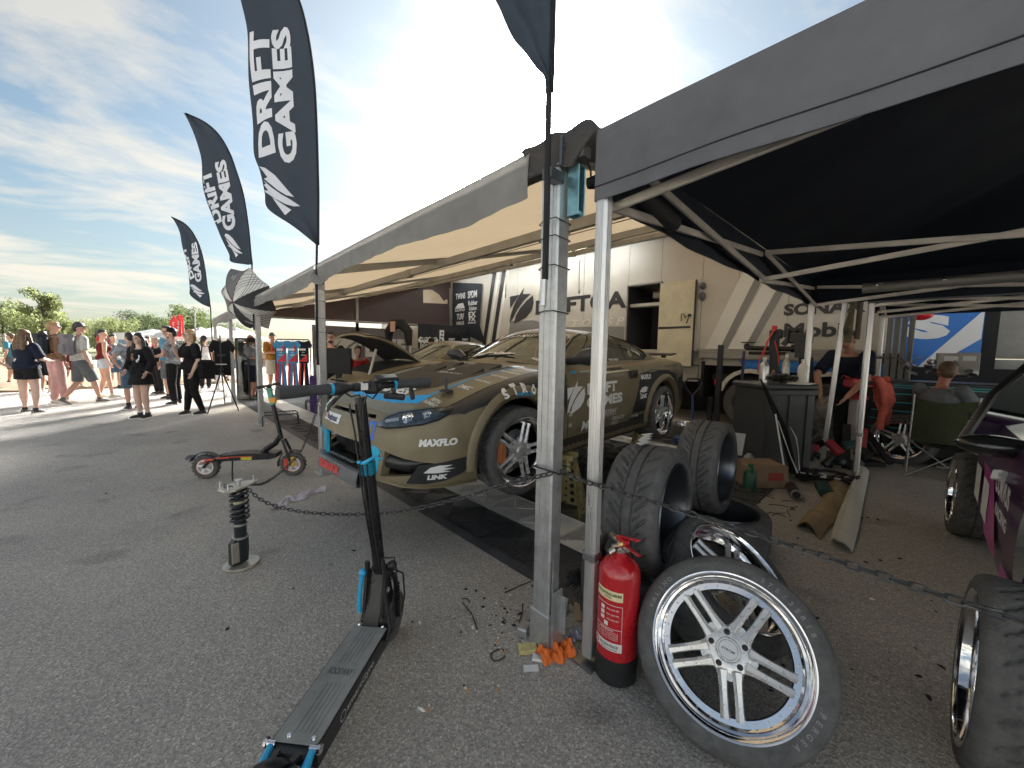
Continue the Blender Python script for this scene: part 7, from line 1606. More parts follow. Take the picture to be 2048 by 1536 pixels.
bn = mat('hair_blond', (.34, .22, .10), .55, var=.35, vs=40); br = mat('hair_brown', (.12, .07, .035), .55, var=.5, vs=30); bl_h = mat('hair_black', (.012, .01, .009), .45, var=.3, vs=40)
shb = mat('shoe_black', (.02, .02, .022), .6); shw = mat('shoe_white', (.62, .58, .48), .6); shg = mat('shoe_grey', (.12, .12, .11), .7)
def hgt(px, py, P): return HT(px, py, P)
def facing(dx_img, toward):   # yaw so that the figure looks image-right (dx=1) / left (-1) and towards (1) / away (-1) from the camera
    d = CR*dx_img - _f0*toward; return math.atan2(-d.x, d.y)
walk = dict(knR=(.095, .14, .52), anR=(.10, .22, .10), knL=(-.09, -.02, .50), anL=(-.10, -.26, .13), pitchL=-.6)
g_ = G(62, 826); person('woman seen from behind with long brown hair, navy t-shirt and black shorts', g_, facing(-.1, -1), 1.66, 'tee', navy, 'shorts', bk, shb, 'long', br, skin2, dict(knR=(.12, .02, .49), anR=(.15, -.05, .085), knL=(-.12, .02, .49), anL=(-.14, .04, .085), elL=(-.22, .08, 1.15), wrL=(-.10, .28, 1.18), elR=(.24, .05, 1.14), wrR=(.16, .27, 1.1)), 1.22, True, .75, legk=.22)
g_ = G(0, 822); person('bare-armed person in pink shorts cut off by the left edge of the photograph', g_-CR*.28, facing(.1, -1), 1.66, 'tank', pink, 'shorts', maroon, shw, 'tail', br, skin2, dict(wrR=(.28, .15, 1.0)), 1.1, True, legk=.2)
g_ = G(118, 808); person('man in brown sweater and pale pink trousers with a dark backpack, seen from behind', g_, facing(.35, -1), 1.90, 'long', brownc, 'pants', pink, shw, 'short', bn, skin, dict(knR=(.1, .03, .5), anR=(.13, .05, .085)), 1.0, glasses='sun', headturn=-.5)
g2 = G(168, 808); person('man in patterned shirt, grey shorts and flat dark cap with a grey backpack, walking away', g2, facing(.35, -1), 1.88, 'tee', pat, 'shorts', greyc, shg, 'short', bl_h, skin, walk, 1.0, cap=mat('cap_dark', (.06, .055, .06), .8), legk=.52, headturn=-.5, sleeves=.7)
def backpack(label, g_, yaw, z, m, h=.46):
    T = thing('backpack', label, 'backpack', (g_.x, g_.y, z), yaw); mb = MB(); mb.box((0, -.20, 0), (.30, .17, h), bev=.05); b = mb.build('bag', m, T); mb = MB(); mb.box((0, -.295, -.08), (.22, .05, .2), bev=.02); mb.box((0, -.21, h/2-.03), (.28, .19, .10), bev=.03); mb.build('pocket', m, T)
    mb = MB(); [mb.tube([(s*.10, -.12, h/2-.04), (s*.12, .0, h/2+.02), (s*.12, .12, .1), (s*.13, .05, -.12), (s*.13, -.12, -.18)], .018, 6, sq=.4) for s in (-1, 1)]; mb.build('strap', m, T); return T
backpack('dark blue-grey backpack on the man in pink trousers', g_, facing(.35, -1), 1.36, cloth('pack_dark', (.025, .032, .042))); backpack('pale grey buckled backpack on the man in grey shorts', g2, facing(.35, -1), 1.36, cloth('pack_grey', (.20, .19, .21)))
g_ = G(212, 795); person('woman in maroon sleeveless top and denim shorts with white trainers, looking right', g_, facing(.55, -1), 1.78, 'tank', maroon, 'shorts', denim, shw, 'bun', bl_h, skin, dict(knR=(.10, .05, .5), anR=(.16, .08, .085), anL=(-.10, -.08, .085)), .98, True, legk=.17, headturn=-.9)
g_ = G(95, 785); person('person with a black head, half hidden behind the long-haired woman', g_, facing(-.2, -1), 1.75, 'tee', bk, 'shorts', bk, shw, 'short', bl_h, skin3, {}, 1.0)
g_ = G(143, 778); person('bare-legged person in maroon shorts walking between the two men with backpacks', g_, facing(.2, -1), 1.6, 'tee', maroon, 'shorts', maroon, shw, 'short', br, skin, walk, 1.0, legk=.3)
g_ = G(268, 818); person('man in jersey and denim shorts, hands on hips, behind the girl in black', g_, facing(-.9, -.3), 1.66, 'tee', bwj, 'shorts', blued, shb, 'short', bl_h, skin, dict(elR=(.36, -.08, 1.16), wrR=(.20, .08, 1.0), elL=(-.36, -.08, 1.16), wrL=(-.2, .08, 1.0)), 1.0, legk=.5, sock=bk)
g_ = G(288, 836); Tg, qg, sg_ = person('young woman with long dark hair in black zip jacket and short skirt, facing us', g_, facing(-.05, 1), 1.62, 'long', bk, 'skirt', bk, shb, 'long', bl_h, skin2, dict(elR=(.25, -.02, 1.14), wrR=(.23, .10, .98), elL=(-.25, .0, 1.14), wrL=(-.22, .10, .95), knR=(.08, .03, .49), anR=(.05, .02, .085), knL=(-.08, .03, .49), anL=(-.07, -.02, .085), ftR=-.5, ftL=.2), 1.12, True, face=True, sock=whitet, extra='jacket', headturn=.15)
mb = MB(); mb.ball((0, .135, 1.26*sg_), (.045, .02, .07), 10, 8); mb.build('top', brownc, Tg)
mb = MB()
for x, z in ((-.11, 1.22), (-.08, 1.18), (-.12, 1.27)): mb.ball((x, .138, z*sg_), (.022, .008, .03), 6, 5)
for x, z in ((.10, 1.3), (.11, 1.26)): mb.box((x, .138, z*sg_), (.05, .008, .012), Matrix.Rotation(.5, 3, 'Y'))
mb.build('print', whitet, Tg)
g_ = G(342, 798); person('man in a blue t-shirt behind the man in the black cap', g_, facing(-.3, 1), 1.9, 'tee', bluet, 'shorts', greyc, shb, 'short', bl_h, skin, {}, 1.0)
g_ = G(352, 808); person('man in black cap, black and white jersey and black trousers, looking left', g_, facing(-.9, .3), 1.80, 'tee', bwj, 'pants', bk, shb, 'short', bl_h, skin, dict(elR=(.22, .08, 1.14), wrR=(.06, .26, 1.1), elL=(-.22, .1, 1.14), wrL=(-.06, .26, 1.12)), 1.1, cap=bk, beard=True)
g_ = G(388, 829); Tb, qb, sb2 = person('blonde woman in glasses, black t-shirt and leggings, holding one hand to her mouth', g_, facing(-.45, 1), 1.72, 'tee', bk, 'leggings', bk, shb, 'wavy', mat('hair_ginger', (.42, .25, .13), .55, var=.4, vs=40), skin2, dict(elR=(.22, .12, 1.17), wrR=(.10, .24, 1.42), elL=(-.25, .0, 1.12), wrL=(-.22, .10, .88), anR=(.14, .05, .085), anL=(-.12, -.10, .085), ftR=.3), 1.12, True, .7, glasses=True, face=True)
mb = MB(); mb.tube([(-.12+.03*k, .135+.004*math.sin(k), (1.26+.05*math.sin(k*2))*sb2) for k in range(8)], .012, 5, sq=.3); mb.build('print', greyc, Tb)
T = thing('bag', 'black tote bag hanging at the side of the blonde woman', 'bag', tuple(g_ + CR*.30), facing(-.45, 1)); mb = MB(); mb.box((0, 0, .92), (.12, .30, .38), bev=.05); mb.build('bag_body', bk, T); mb = MB(); mb.tube([(0, -.1, 1.08), (0, -.06, 1.38), (0, .06, 1.38), (0, .1, 1.08)], .012, 6); mb.build('strap', bk, T)
g_ = G(318, 788); person('smiling woman in black far behind, between the girl in black and the capped man', g_, facing(-.3, 1), 1.62, 'tee', bk, 'pants', bk, shb, 'short', bn, skin, {}, 1.0, True, face=True)
g_ = G(412, 778); person('person in white jersey with long ponytail, seen from behind at the black t-shirt', g_, facing(-.2, -1), 1.72, 'tee', whitet, 'pants', bk, shb, 'tail', bl_h, skin, {}, 1.0, cap=bk)
g_ = G(384, 790); person('red-haired woman in red hidden behind the blonde woman', g_, facing(.2, -1), 1.66, 'tee', redp, 'shorts', denim, shw, 'wavy', mat('hair_red', (.35, .12, .05), .5, var=.3, vs=40), skin2, {}, 1.0, True)
for k, (px, py, t, bm2, sk_, lb) in enumerate(((232, 778, greyt, blued, skin, 'distant visitor in grey between the woman in maroon and the jersey man'), (82, 772, whitet, blued, skin2, 'distant visitor in white behind the long-haired woman'), (300, 766, redp, denim, skin, 'distant visitor in red left of the smiling woman'), (440, 760, navy, cream, skin3, 'distant visitor in navy beyond the hanging black t-shirt'), (462, 764, mustard, blued, skin2, 'distant visitor in ochre between the far awning posts'), (30, 770, bluet, greyc, skin, 'distant visitor in blue by the mesh fence'))):
    person(lb, G(px, py), facing((-1)**k, .3), 1.72, 'tee', t, 'shorts', bm2, shb, 'short', (bl_h, br)[k % 2], sk_, walk if k % 2 else {}, 1.0, legk=.45, vox=.018)
# visitors under the far end of the awning
g_ = G(505, 800); person('heavy bald man in grey t-shirt and navy shorts standing behind the glass case', g_, facing(.9, -.2), 1.72, 'tee', greyt, 'shorts', navy, shg, 'bald', None, skin3, dict(elR=(.22, .08, 1.14), wrR=(.12, .28, 1.1)), 1.3, sleeves=.8, legk=.5)
g_ = G(548, 780); person('man in mustard shirt and cream shorts looking down at the racing suits', g_, facing(.8, .5), 1.85, 'tee', mustard, 'shorts', cream, shb, 'short', bl_h, skin3, dict(elR=(.24, .1, 1.16), wrR=(.05, .28, 1.16), elL=(-.24, .1, 1.16), wrL=(-.05, .28, 1.16)), 1.25, sleeves=.8, cap=greyc, legk=.5)
g_ = G(660, 775); person('man in black t-shirt and cap standing behind the middle awning post', g_, facing(.2, 1), 1.78, 'tee', bk, 'pants', bk, shb, 'short', bl_h, skin, {}, 1.0, cap=bk)
pS = AD(692, 742, 6.6); person('bearded man in glasses and black shirt with gold stripe, behind the purple table', Vector((pS.x, pS.y, 0)) + Vector((.2, 1.3, 0)), facing(.25, 1), 1.72, 'tee', bk, 'pants', bk, shb, 'short', bl_h, skin, dict(elR=(.24, .1, 1.14), wrR=(.10, .3, 1.05), elL=(-.24, .1, 1.14), wrL=(-.10, .3, 1.05)), 1.05, glasses=True, face=True, beard=True)
pS = AD(717, 735, 7.1); person('person in a red shirt with folded tattooed arms, in front of the open dark bonnet', Vector((pS.x, pS.y, 0)), facing(.6, .6), 1.45, 'tee', redp, 'pants', bk, shb, 'short', bl_h, skin3, dict(elR=(.24, .06, 1.14), wrR=(.0, .22, 1.18), elL=(-.24, .06, 1.14), wrL=(-.0, .22, 1.15)), 1.0)
pS = AYp(857, 700, 9.6); person('man in black t-shirt and black cap bending forward at the merchandise wall', Vector((pS.x, pS.y, 0)), facing(.5, 1), 1.78, 'tee', bk, 'pants', bk, shb, 'short', bl_h, skin, dict(elR=(.22, .40, 1.02), wrR=(.10, .62, .92), elL=(-.22, .40, 1.02), wrL=(-.08, .62, .92)), 1.1, lean=.45, cap=bk, beard=True)

# ================================================================ MERCHANDISE AREA
tp = G(645, 748, .80); tq = G(765, 748, .80)
TB = thing('merchandise_table', 'table under a purple cloth behind the handlebar of the front scooter', 'table', tuple(Vector((3.9, 8.6, 0)))); mb = MB(); mb.box((0, 0, .4), (2.8, .8, .8), bev=.03); mb.build('purple_cloth', cloth('purple', (.045, .018, .10)), TB)
tv = AD(677, 722, 6.3); TVt = thing('screen', 'large black screen seen from behind, right of the middle awning post', 'screen', tuple(tv), facing(.1, -1)); mb = MB(); mb.box((0, 0, 0), (.44, .05, .42), bev=.008); mb.build('panel', matblack, TVt); mb = MB(); mb.box((0, 0, -.42), (.08, .04, .45)); mb.box((0, 0, -.66), (.3, .2, .02)); mb.build('stand', matblack, TVt)
fc = AD(797, 663, 6.9); TBn = thing('display_arch', 'black arched display with a portrait print above the open bonnet', 'display', tuple(fc), facing(.3, -1)); mb = MB(); mb.tube([(-.20, 0, -.2), (-.20, 0, .0), (-.09, 0, .13), (.07, 0, .13), (.20, 0, 0), (.22, 0, -.25)], [.05, .08, .10, .10, .08, .05], 12); mb.build('arch', matblack, TBn); mb = MB(); mb.box((-.05, -.10, .08), (.10, .02, .18), bev=.005); mb.build('portrait_print', skin, TBn)
# clothes rail with racing jerseys
GR = Vector((2.75, 11.2, 0)); CRl = thing('clothes_rail', 'black clothes rail holding blue and red racing shirts near the man in mustard', 'clothes rail', tuple(GR), facing(0, -1)); mb = MB(); mb.tube([(-.45, 0, .02), (-.45, 0, 1.55), (-.40, 0, 1.60), (.40, 0, 1.60), (.45, 0, 1.55), (.45, 0, .02)], .015, 8); mb.tube([(-.45, -.25, .02), (-.45, .25, .02)], .015, 8); mb.tube([(.45, -.25, .02), (.45, .25, .02)], .015, 8); mb.build('frame', black, CRl)
bluej = mat('jersey_blue', (.03, .22, .50), .6, var=.3, vs=5, col2=(.06, .32, .62)); redj = mat('jersey_red', (.60, .03, .03), .6)
for k, (x, m_, lb) in enumerate(((-.28, bluej, 'blue racing suit with red leg stripes hanging first on the rail'), (.02, bluej, 'second blue racing suit on the rail'), (.30, navy, 'dark blue and white racing suit, last on the rail'))):
    T = thing('racing_suit', lb, 'racing suit', tuple(GR + CR*x), facing(0, -1)); Mx = frame((0, -.03, 1.28), (0, -1, 0)); mb = MB(); shirt(mb, None, .44, .58, M=Mx); mb.build('jersey', m_, T)
    mb = MB(); mb.box((-.07, -.04, .66), (.10, .05, .76), Matrix.Rotation(.06, 3, 'Y'), bev=.02); mb.box((.06, -.04, .66), (.10, .05, .76), Matrix.Rotation(-.06, 3, 'Y'), bev=.02); mb.build('trousers', m_, T); mb = MB(); mb.box((-.10, -.07, .64), (.05, .02, .7), Matrix.Rotation(.06, 3, 'Y')); mb.box((.03, -.07, .64), (.03, .02, .7)); mb.prism([(-.12, -.25), (.10, -.25), (.10, -.05)], .022, .03, Mx); mb.box((-.23, -.06, 1.36), (.04, .03, .16)); mb.build('red_panels', redj, T)
    mb = MB(); mb.box((-.02, -.065, 1.34), (.16, .02, .05)); mb.box((0, -.065, 1.2), (.10, .02, .02)); mb.box((.0, -.065, 1.27), (.06, .02, .015)); mb.build('print', white, T)
    mb = MB(); mb.tube([(0, -.03, 1.52), (0, -.03, 1.60)], .006, 5); mb.tube([(-.16, -.03, 1.50), (0, -.03, 1.54), (.16, -.03, 1.50)], .006, 5); mb.build('hanger', black, T)
# glass case
gc = G(500, 800); GC = thing('glass_case', 'tall narrow glass case with black frame beside the third awning post', 'display case', tuple(gc), facing(.25, -1)); mb = MB()
for x in (-.19, .19):
    for y in (-.17, .17): mb.box((x, y, .80), (.03, .03, 1.60))
for z in (.03, 1.60): 
    for y in (-.17, .17): mb.box((0, y, z), (.38, .03, .04))
    for x in (-.19, .19): mb.box((x, 0, z), (.03, .34, .04))
mb.box((0, 0, 1.56), (.36, .33, .08)); mb.build('frame', black, GC); mb = MB(); mb.box((0, -.17, .8), (.34, .006, 1.5)); mb.box((0, .17, .8), (.34, .006, 1.5)); mb.build('glass', glassmat('case_glass', (.8, .83, .82), .04), GC)
mb = MB(); flat_text(mb, 'TOPDON', (0, -.187, 1.56), (1, 0, 0), (0, 0, 1), .04, .2, .03); mb.build('lettering', white, GC); mb = MB(); mb.box((0, 0, .75), (.33, .3, .012)); mb.build('shelf', glassmat('shelf_glass', (.7, .75, .74), .1), GC)
# shirts on a small rail and tripod with sign
tr = G(445, 800, 0); TP_ = thing('tripod', 'black tripod with a small sign holding black t-shirts, beside the blonde woman', 'tripod', tuple(G(447, 826)), 0)
mb = MB()
for px, py in ((415, 828), (478, 822), (450, 808)): e = G(px, py)-G(447, 826); mb.cyl((0, 0, .90), tuple(e), .016, .012, n=8)
for px, py in ((415, 828), (478, 822), (450, 808)): pass
mb.build('leg', blackm, TP_)
mb = MB(); mb.cyl((0, 0, .88), (0, 0, 1.62), .012, n=8); mb.ball((0, 0, .92), .035, 8, 6); mb.build('mast', blackm, TP_); mb = MB(); mb.box((0, 0, 1.02), (.16, .02, .09), frame((0, 0, 0), (-.6, -.8, 0)).to_3x3() @ Matrix.Rotation(0, 3, 'X')); mb.build('sign', whitep, TP_)
T = thing('black_tee', 'black t-shirt hanging beside the tripod sign', 'shirt', tuple(G(440, 826)+Vector((0.05, .3, 0))), facing(.1, -1)); mb = MB(); shirt(mb, None, .62, .75, M=frame((.1, 0, 1.15), (0, -1, 0))); mb.build('fabric', bk, T); mb = MB(); flat_text(mb, 'DRIFT', (.1, -.025, 1.2), (1, 0, 0), (0, 0, 1), .05, .2, .02); mb.build('lettering', greyc, T)
# bike-stand like racks
def rack(px, py, label, w=.7, rz=None):
    g0 = G(px, py); T = thing('bicycle_rack', label, 'rack', tuple(g0), facing(.6, 1) if rz is None else rz); mb = MB()
    mb.tube([(-w/2, 0, .0), (-w/2, 0, .16), (-w/2+.03, 0, .19), (w/2-.03, 0, .19), (w/2, 0, .16), (w/2, 0, 0)], .012, 6); mb.tube([(-w/2, .4, .0), (-w/2, .4, .16), (-w/2+.03, .4, .19), (w/2-.03, .4, .19), (w/2, .4, .16), (w/2, .4, 0)], .012, 6); mb.build('frame', black, T)
    for k in range(8): x = -w/2+.08+k*(w-.16)/7; mb = MB(); mb.cyl((x, 0, .19), (x, .4, .19), .006, n=6); mb.build('bar', black, T)
    return T
rack(562, 843, 'low black wire rack standing on the tiles beside the far post', .55); rack(640, 815, 'low black wire rack behind the front scooter grip', .6); rack(425, 795, 'low black wire rack behind the tripod', .6)

# ================================================================ WORKSHOP UNDER THE BLACK TENTS
binm = mat('bin_grey', (.05, .053, .058), .5, var=.15, vs=4)
WBc = G(1550, 952); BN = thing('waste_bin', 'large dark grey wheeled bin under the tent, cluttered with tools on its lid', 'bin', (5.5, 1.20, 0), R(-38))
mb = MB(); mb.prism([(-.30, -.27), (.30, -.27), (.30, .27), (-.30, .27)], .06, 1.0); mb.box((-.0, -.275, .5), (.05, .02, .95)); mb.box((.22, -.275, .5), (.04, .02, .95)); mb.build('body', binm, BN); mb = MB(); mb.box((0, 0, 1.03), (.66, .60, .07), bev=.02); mb.box((0, -.30, .97), (.62, .04, .06), bev=.01); mb.build('lid', binm, BN); mb = MB()
for x in (-.24, .24): mb.cyl((x, -.25, .05), (x, -.3, .05), .05, n=12)
mb.build('castor', black, BN)
binx = Matrix.Translation((5.5, 1.20, 0)) @ Matrix.Rotation(R(-38), 4, 'Z')
def onbin(x, y, z=1.066): return binx @ Vector((x*.74, y*.9, z))
def bottle(label, p, m, h=.22, r=.035, capm=None):
    T = thing('bottle', label, 'bottle', tuple(p)); mb = MB(); mb.lathe([(0, 0), (r, 0), (r, h*.62), (r*.8, h*.74), (r*.35, h*.84), (r*.35, h*.9), (0, h*.9)], 16); mb.build('body', m, T); mb = MB(); mb.lathe([(0, h*.88), (r*.4, h*.88), (r*.4, h), (0, h)], 12); mb.build('cap', capm or whitep, T); return T
bottle('pale metal spray can on the bin lid, beneath the red strap', onbin(-.28, -.1), alu, .30, .05, whitep)
bottle('white spray bottle on the bin lid next to the tall clear one', onbin(.20, .0), whitep, .24, .034); bottle('tall clear bottle with white cap on the bin lid', onbin(.28, .08), mat('clear_plastic', (.5, .5, .48), .2), .34, .042); bottle('white can at the right end of the bin lid', onbin(.36, -.12), whitep, .28, .05)
bottle('orange-capped small bottle on the bin lid', onbin(.08, .1), mat('purple_plastic', (.12, .10, .22), .4), .14, .03, mat('orange_cap', (.7, .25, .05), .4))
T = thing('power_tool', 'dark cordless power tool lying on the bin lid with a green battery light', 'power tool', tuple(onbin(-.04, -.16)), R(-20)); mb = MB(); mb.cyl((-.12, 0, .06), (.08, 0, .07), .045, n=12); mb.box((.05, 0, .03), (.08, .07, .12), bev=.015); mb.cyl((-.2, 0, .06), (-.12, 0, .06), .025, n=10); mb.build('housing', black, T); mb = MB(); mb.box((-.02, -.046, .07), (.03, .006, .03)); mb.build('display', mat('green_lamp', (.35, .5, .1), .4), T)
T = thing('rope_coil', 'coil of dark rope and cable heaped on the bin lid', 'rope', tuple(onbin(.02, -.24))); mb = MB(); mb.tube([(.10*math.cos(a)+.02*math.sin(a*3.1), .07*math.sin(a), .02+.012*a/3+.02*abs(math.sin(a*1.7))) for a in [k*.35 for k in range(46)]], .012, 6); mb.build('rope', black, T)
mb = MB(); mb.prism([(-.18, -.1), (.1, -.12), (.2, 0), (.1, .12), (-.18, .1)], 0, .01, Matrix.Translation(onbin(.2, -.25))); tag(mb.build('white_plate', whitep), 'white plate on the front edge of the bin lid', 'plate')
# red ratchet straps and machine arm behind the bin
MCn = thing('tyre_machine', 'black machine with horizontal arms behind the bin, red straps hanging from its top', 'machine'); A6 = lambda x, y: AX(x, y, 6.4)
mb = MB(); mb.bar(A6(1549, 662), A6(1549, 800), .10, .10); mb.bar(A6(1540, 668), A6(1566, 668), .11, .13, bev=.02); mb.bar(A6(1566, 690), A6(1580, 676), .06, .06); mb.bar(A6(1578, 676), A6(1626, 678), .14, .15, bev=.02); mb.bar(A6(1604, 684), A6(1604, 715), .12, .26); mb.bar(A6(1612, 715), A6(1612, 880), .14, .12); mb.build('column', blackm, MCn)
mb = MB(); mb.cyl(A6(1492, 696), A6(1590, 698), .034, n=12); mb.cyl(A6(1498, 706), A6(1572, 707), .024, n=10); mb.cyl(A6(1583, 697), A6(1596, 697), .055, n=14); mb.bar(A6(1494, 698), A6(1494, 687), .07, .07, bev=.015); mb.bar(A6(1485, 685), A6(1507, 685), .14, .015); mb.build('arm', blackm, MCn)
mb = MB(); [mb.tube([A6(*p)-Vector((.12, 0, 0)) for p in q], .013, 6, sq=.4) for q in (((1550, 662), (1538, 690), (1524, 718), (1520, 745)), ((1552, 662), (1538, 685), (1532, 710), (1533, 735)), ((1554, 682), (1560, 705), (1562, 730)))]; mb.bar(A6(1547, 657)-Vector((.06, 0, 0)), A6(1555, 657)-Vector((.06, 0, 0)), .08, .07); mb.build('red_strap', mat('strap_red', (.65, .06, .05), .6), MCn)
# blue bars / jack handles
jk = Vector((6.2, 2.05, 0)); T = thing('trolley_jack', 'blue trolley jack with oval black handle behind the rear wheel of the green car', 'trolley jack', tuple(AX(1385, 870, 6.2).xy.to_3d()), 0); mb = MB(); a = Vector((0, 0, .12)); b = AX(1385, 790, 6.3)-AX(1385, 870, 6.2).xy.to_3d(); mb.cyl(a, b, .018, n=10); mb.box((-.15, 0, .09), (.6, .22, .12), bev=.03); mb.build('body', mat('jack_blue', (.02, .06, .22), .4), T)
mb = MB(); c = b + Vector((0, 0, .13)); mb.tube([c+CR*x+Vector((0, 0, z)) for x, z in ((0, -.14), (-.11, -.02), (-.14, .06), (-.09, .13), (.09, .13), (.14, .06), (.11, -.02))], .016, 8, closed=True); mb.build('handle', black, T)
T = thing('pump_bar', 'dark purple upright bar between the rear car wheel and the bin', 'bar', tuple(G(1475, 900))); mb = MB(); a = Vector((0, 0, .1)); h_ = HT(1473, 702, G(1475, 900)); mb.cyl(a, (0, 0, h_), .02, n=10); mb.build('bar', mat('bar_purple', (.035, .03, .10), .35, .3), T); mb = MB(); mb.box((0, 0, .05), (.3, .12, .1), bev=.02); mb.build('foot', black, T)
# leaning black banner/umbrella folded with white lines
T = thing('folded_banner', 'folded black banner with white curved lines leaning against the bin', 'banner', tuple(onbin(-.30, -.52, 0)), R(-38)); mb = MB(); mb.tube([(-.18, .18, 1.12), (-.10, .12, .9), (.04, .05, .55), (.10, .0, .25), (.12, -.02, .10)], [.015, .05, .085, .08, .06], 10, sq=.45); mb.build('cloth', bk, T); mb = MB(); mb.tube([(-.08, .06, .78), (-.02, -.02, .5), (.04, -.06, .3), (.12, -.08, .12)], [.005, .012, .008, .018], 6, sq=.5); mb.tube([(.06, .0, .62), (.10, -.05, .5), (.13, -.06, .35), (.15, -.07, .14)], [.003, .012, .006, .012], 6, sq=.5); mb.build('white_lines', white, T)
mb = MB(); mb.cyl((-.12, .0, .75), (-.03, -.12, .02), .009, n=6); mb.build('white_pole', white, T)
# cardboard box, green bottle, tins
bx = Vector((4.72, 1.10, 0)); T = thing('cardboard_box', 'brown cardboard box on the floor beneath the bin, with red print', 'box', tuple(bx), R(-42)); cb = mat('cardboard', (.26, .18, .12), .9, var=.15, vs=5); mb = MB(); mb.box((0, 0, .12), (.42, .28, .23), bev=.004); mb.build('carton', cb, T); mb = MB(); mb.box((0, -.05, .238), (.40, .12, .004)); mb.box((.02, .09, .24), (.38, .11, .004), Matrix.Rotation(R(6), 3, 'X')); mb.build('flap', cb, T); mb = MB(); mb.box((.08, -.142, .13), (.16, .003, .08)); mb.build('red_print', mat('print_dullred', (.32, .05, .04), .7), T)
bottle('dark green flat oil bottle in front of the cardboard box', Vector((4.50, 1.13, 0)), mat('bottle_green', (.015, .08, .05), .35), .26, .06, mat('capgreen', (.02, .1, .06), .4)); bottle('silver oil bottle with label beside the bin', Vector((5.0, 1.28, 0)), mat('bottle_silver', (.35, .36, .38), .35), .3, .06, black)
T = thing('spray_can', 'dark open can lying on its side on the floor right of the cardboard box', 'can', (4.62, .78, .055), R(20)); mb = MB(); mb.cyl((-.16, 0, .0), (.10, 0, 0), .05, n=16); mb.build('tube', black, T); mb = MB(); mb.lathe([(.035, 0), (.05, 0)], 16, frame((-.161, 0, 0), (-1, 0, 0))); mb.build('rim', steel, T)
T = thing('green_case', 'dark green narrow case lying on the floor left of the bare tent leg', 'case', (4.95, .58, 0), R(15)); mb = MB(); mb.box((0, 0, .04), (.36, .12, .08), bev=.015); mb.build('case', mat('case_green', (.015, .05, .045), .5), T)
T = thing('cable_heap', 'heap of black straps and cables around the foot of the rear tent legs', 'cables', (5.4, .62, 0)); mb = MB(); random.seed(11); mb.tube([(.16*math.cos(a*1.1)+.10*math.sin(a*2.3), .22*math.sin(a)+.05*math.cos(a*3), .03+.045*abs(math.sin(a*1.3))) for a in [k*.3 for k in range(80)]], .016, 6); mb.build('cables', matblack, T); mb = MB(); [mb.box((random.uniform(-.15, .1), random.uniform(-.2, .2), .085), (.012, .05, .01), Matrix.Rotation(random.random()*3, 3, 'Z')) for k in range(9)]; mb.build('white_marks', white, T)
T = thing('paper_sheet', 'white sheet with yellow edge leaning between the uprights beside the bin', 'paper', tuple(Vector((4.95, 1.42, .35))), R(-38)); mb = MB(); mb.box((0, 0, 0), (.22, .01, .26), Matrix.Rotation(.12, 3, 'Y')); mb.build('sheet', white, T)
T = thing('red_tin', 'small red tin and bits beside the standing tyre at the back', 'tin', (5.1, 1.62, 0)); mb = MB(); mb.cyl((0, 0, 0), (0, 0, .14), .07, n=16); mb.build('tin', mat('tin_red', (.45, .03, .03), .4), T); mb = MB(); mb.cyl((0, 0, .14), (0, 0, .16), .072, n=16); mb.build('lid', whitep, T)
for k, (x, y, h) in enumerate(((4.9, 1.62, 1.5), (5.05, 1.75, .85))):
    mb = MB(); mb.box((x, y, h/2), (.05, .05, h)); tag(mb.build('upright_bar', blackm), ('tall dark upright bar left of the bin', 'short dark upright bar beside the red tin')[k], 'bar')
# red stand with coral hoodie
RS_ = G(1705, 925); T = thing('machine_stand', 'red-headed workshop stand with grey column under the coral hoodie', 'stand', tuple(RS_), facing(0, -1)); mb = MB(); mb.box((0, 0, .45), (.13, .13, .80), bev=.006); mb.build('column', mat('column_grey', (.42, .40, .38), .5), T); mb = MB(); mb.box((-.02, -.02, 1.05), (.34, .16, .14), bev=.03); mb.lathe([(.05, .84), (.11, .84), (.11, .88), (.07, .93), (.05, .98)], 20); mb.box((-.0, -.12, .28), (.1, .05, .4), bev=.02); mb.build('red_head', mat('machine_red', (.32, .02, .03), .4), T); mb = MB(); mb.cyl((0, 0, .9), (0, 0, 1.0), .04); mb.box((-.02, -.105, 1.06), (.17, .01, .05)); mb.build('plate', matblack, T); mb = MB(); mb.bar((-.12, 0, .5), (-.35, -.3, .02), .08, .05); mb.bar((.12, 0, .45), (.4, -.1, .02), .07, .05); mb.box((0, 0, .03), (.5, .4, .05)); mb.build('foot', matblack, T)
coral = mat('coral_cloth', (.74, .17, .12), .8, var=.2, vs=9, bump=.6, bs=10)
T = thing('hoodie', 'coral pink hoodie draped over the red machine head', 'hoodie', tuple(RS_), facing(0, -1)); mb = MB()
def hood(u, v):
    a = u*1.0; x = -.20+.46*min(1, u*2) if u < .5 else .26+.10*math.sin((u-.5)*3); z = 1.15-.05*(2*u-.5)**2 if u < .5 else 1.14-(u-.5)*1.25
    w = .14; y = (v-.5)*2*w*(1 if u < .5 else 1-.35*(u-.5)*2); zz = z - .22*abs(v-.5)**1.5*(1 if u < .5 else .2) + .012*math.sin(v*14+u*9)
    return (x+.02*math.sin(v*9+u*12), y+.015*math.sin(u*20), zz)
mb.grid(hood, 50, 16); limb(mb, [(.24, -.10, 1.02), (.27, -.13, .85), (.22, -.12, .66), (.20, -.12, .50)], [.065, .065, .05, .04]); limb(mb, [(.12, -.12, 1.10), (.18, -.14, .98), (.21, -.15, .80)], [.05, .05, .04]); blobmesh(mb, 'fabric', coral, T, .014, 1) if False else mb.build('fabric', coral, T)
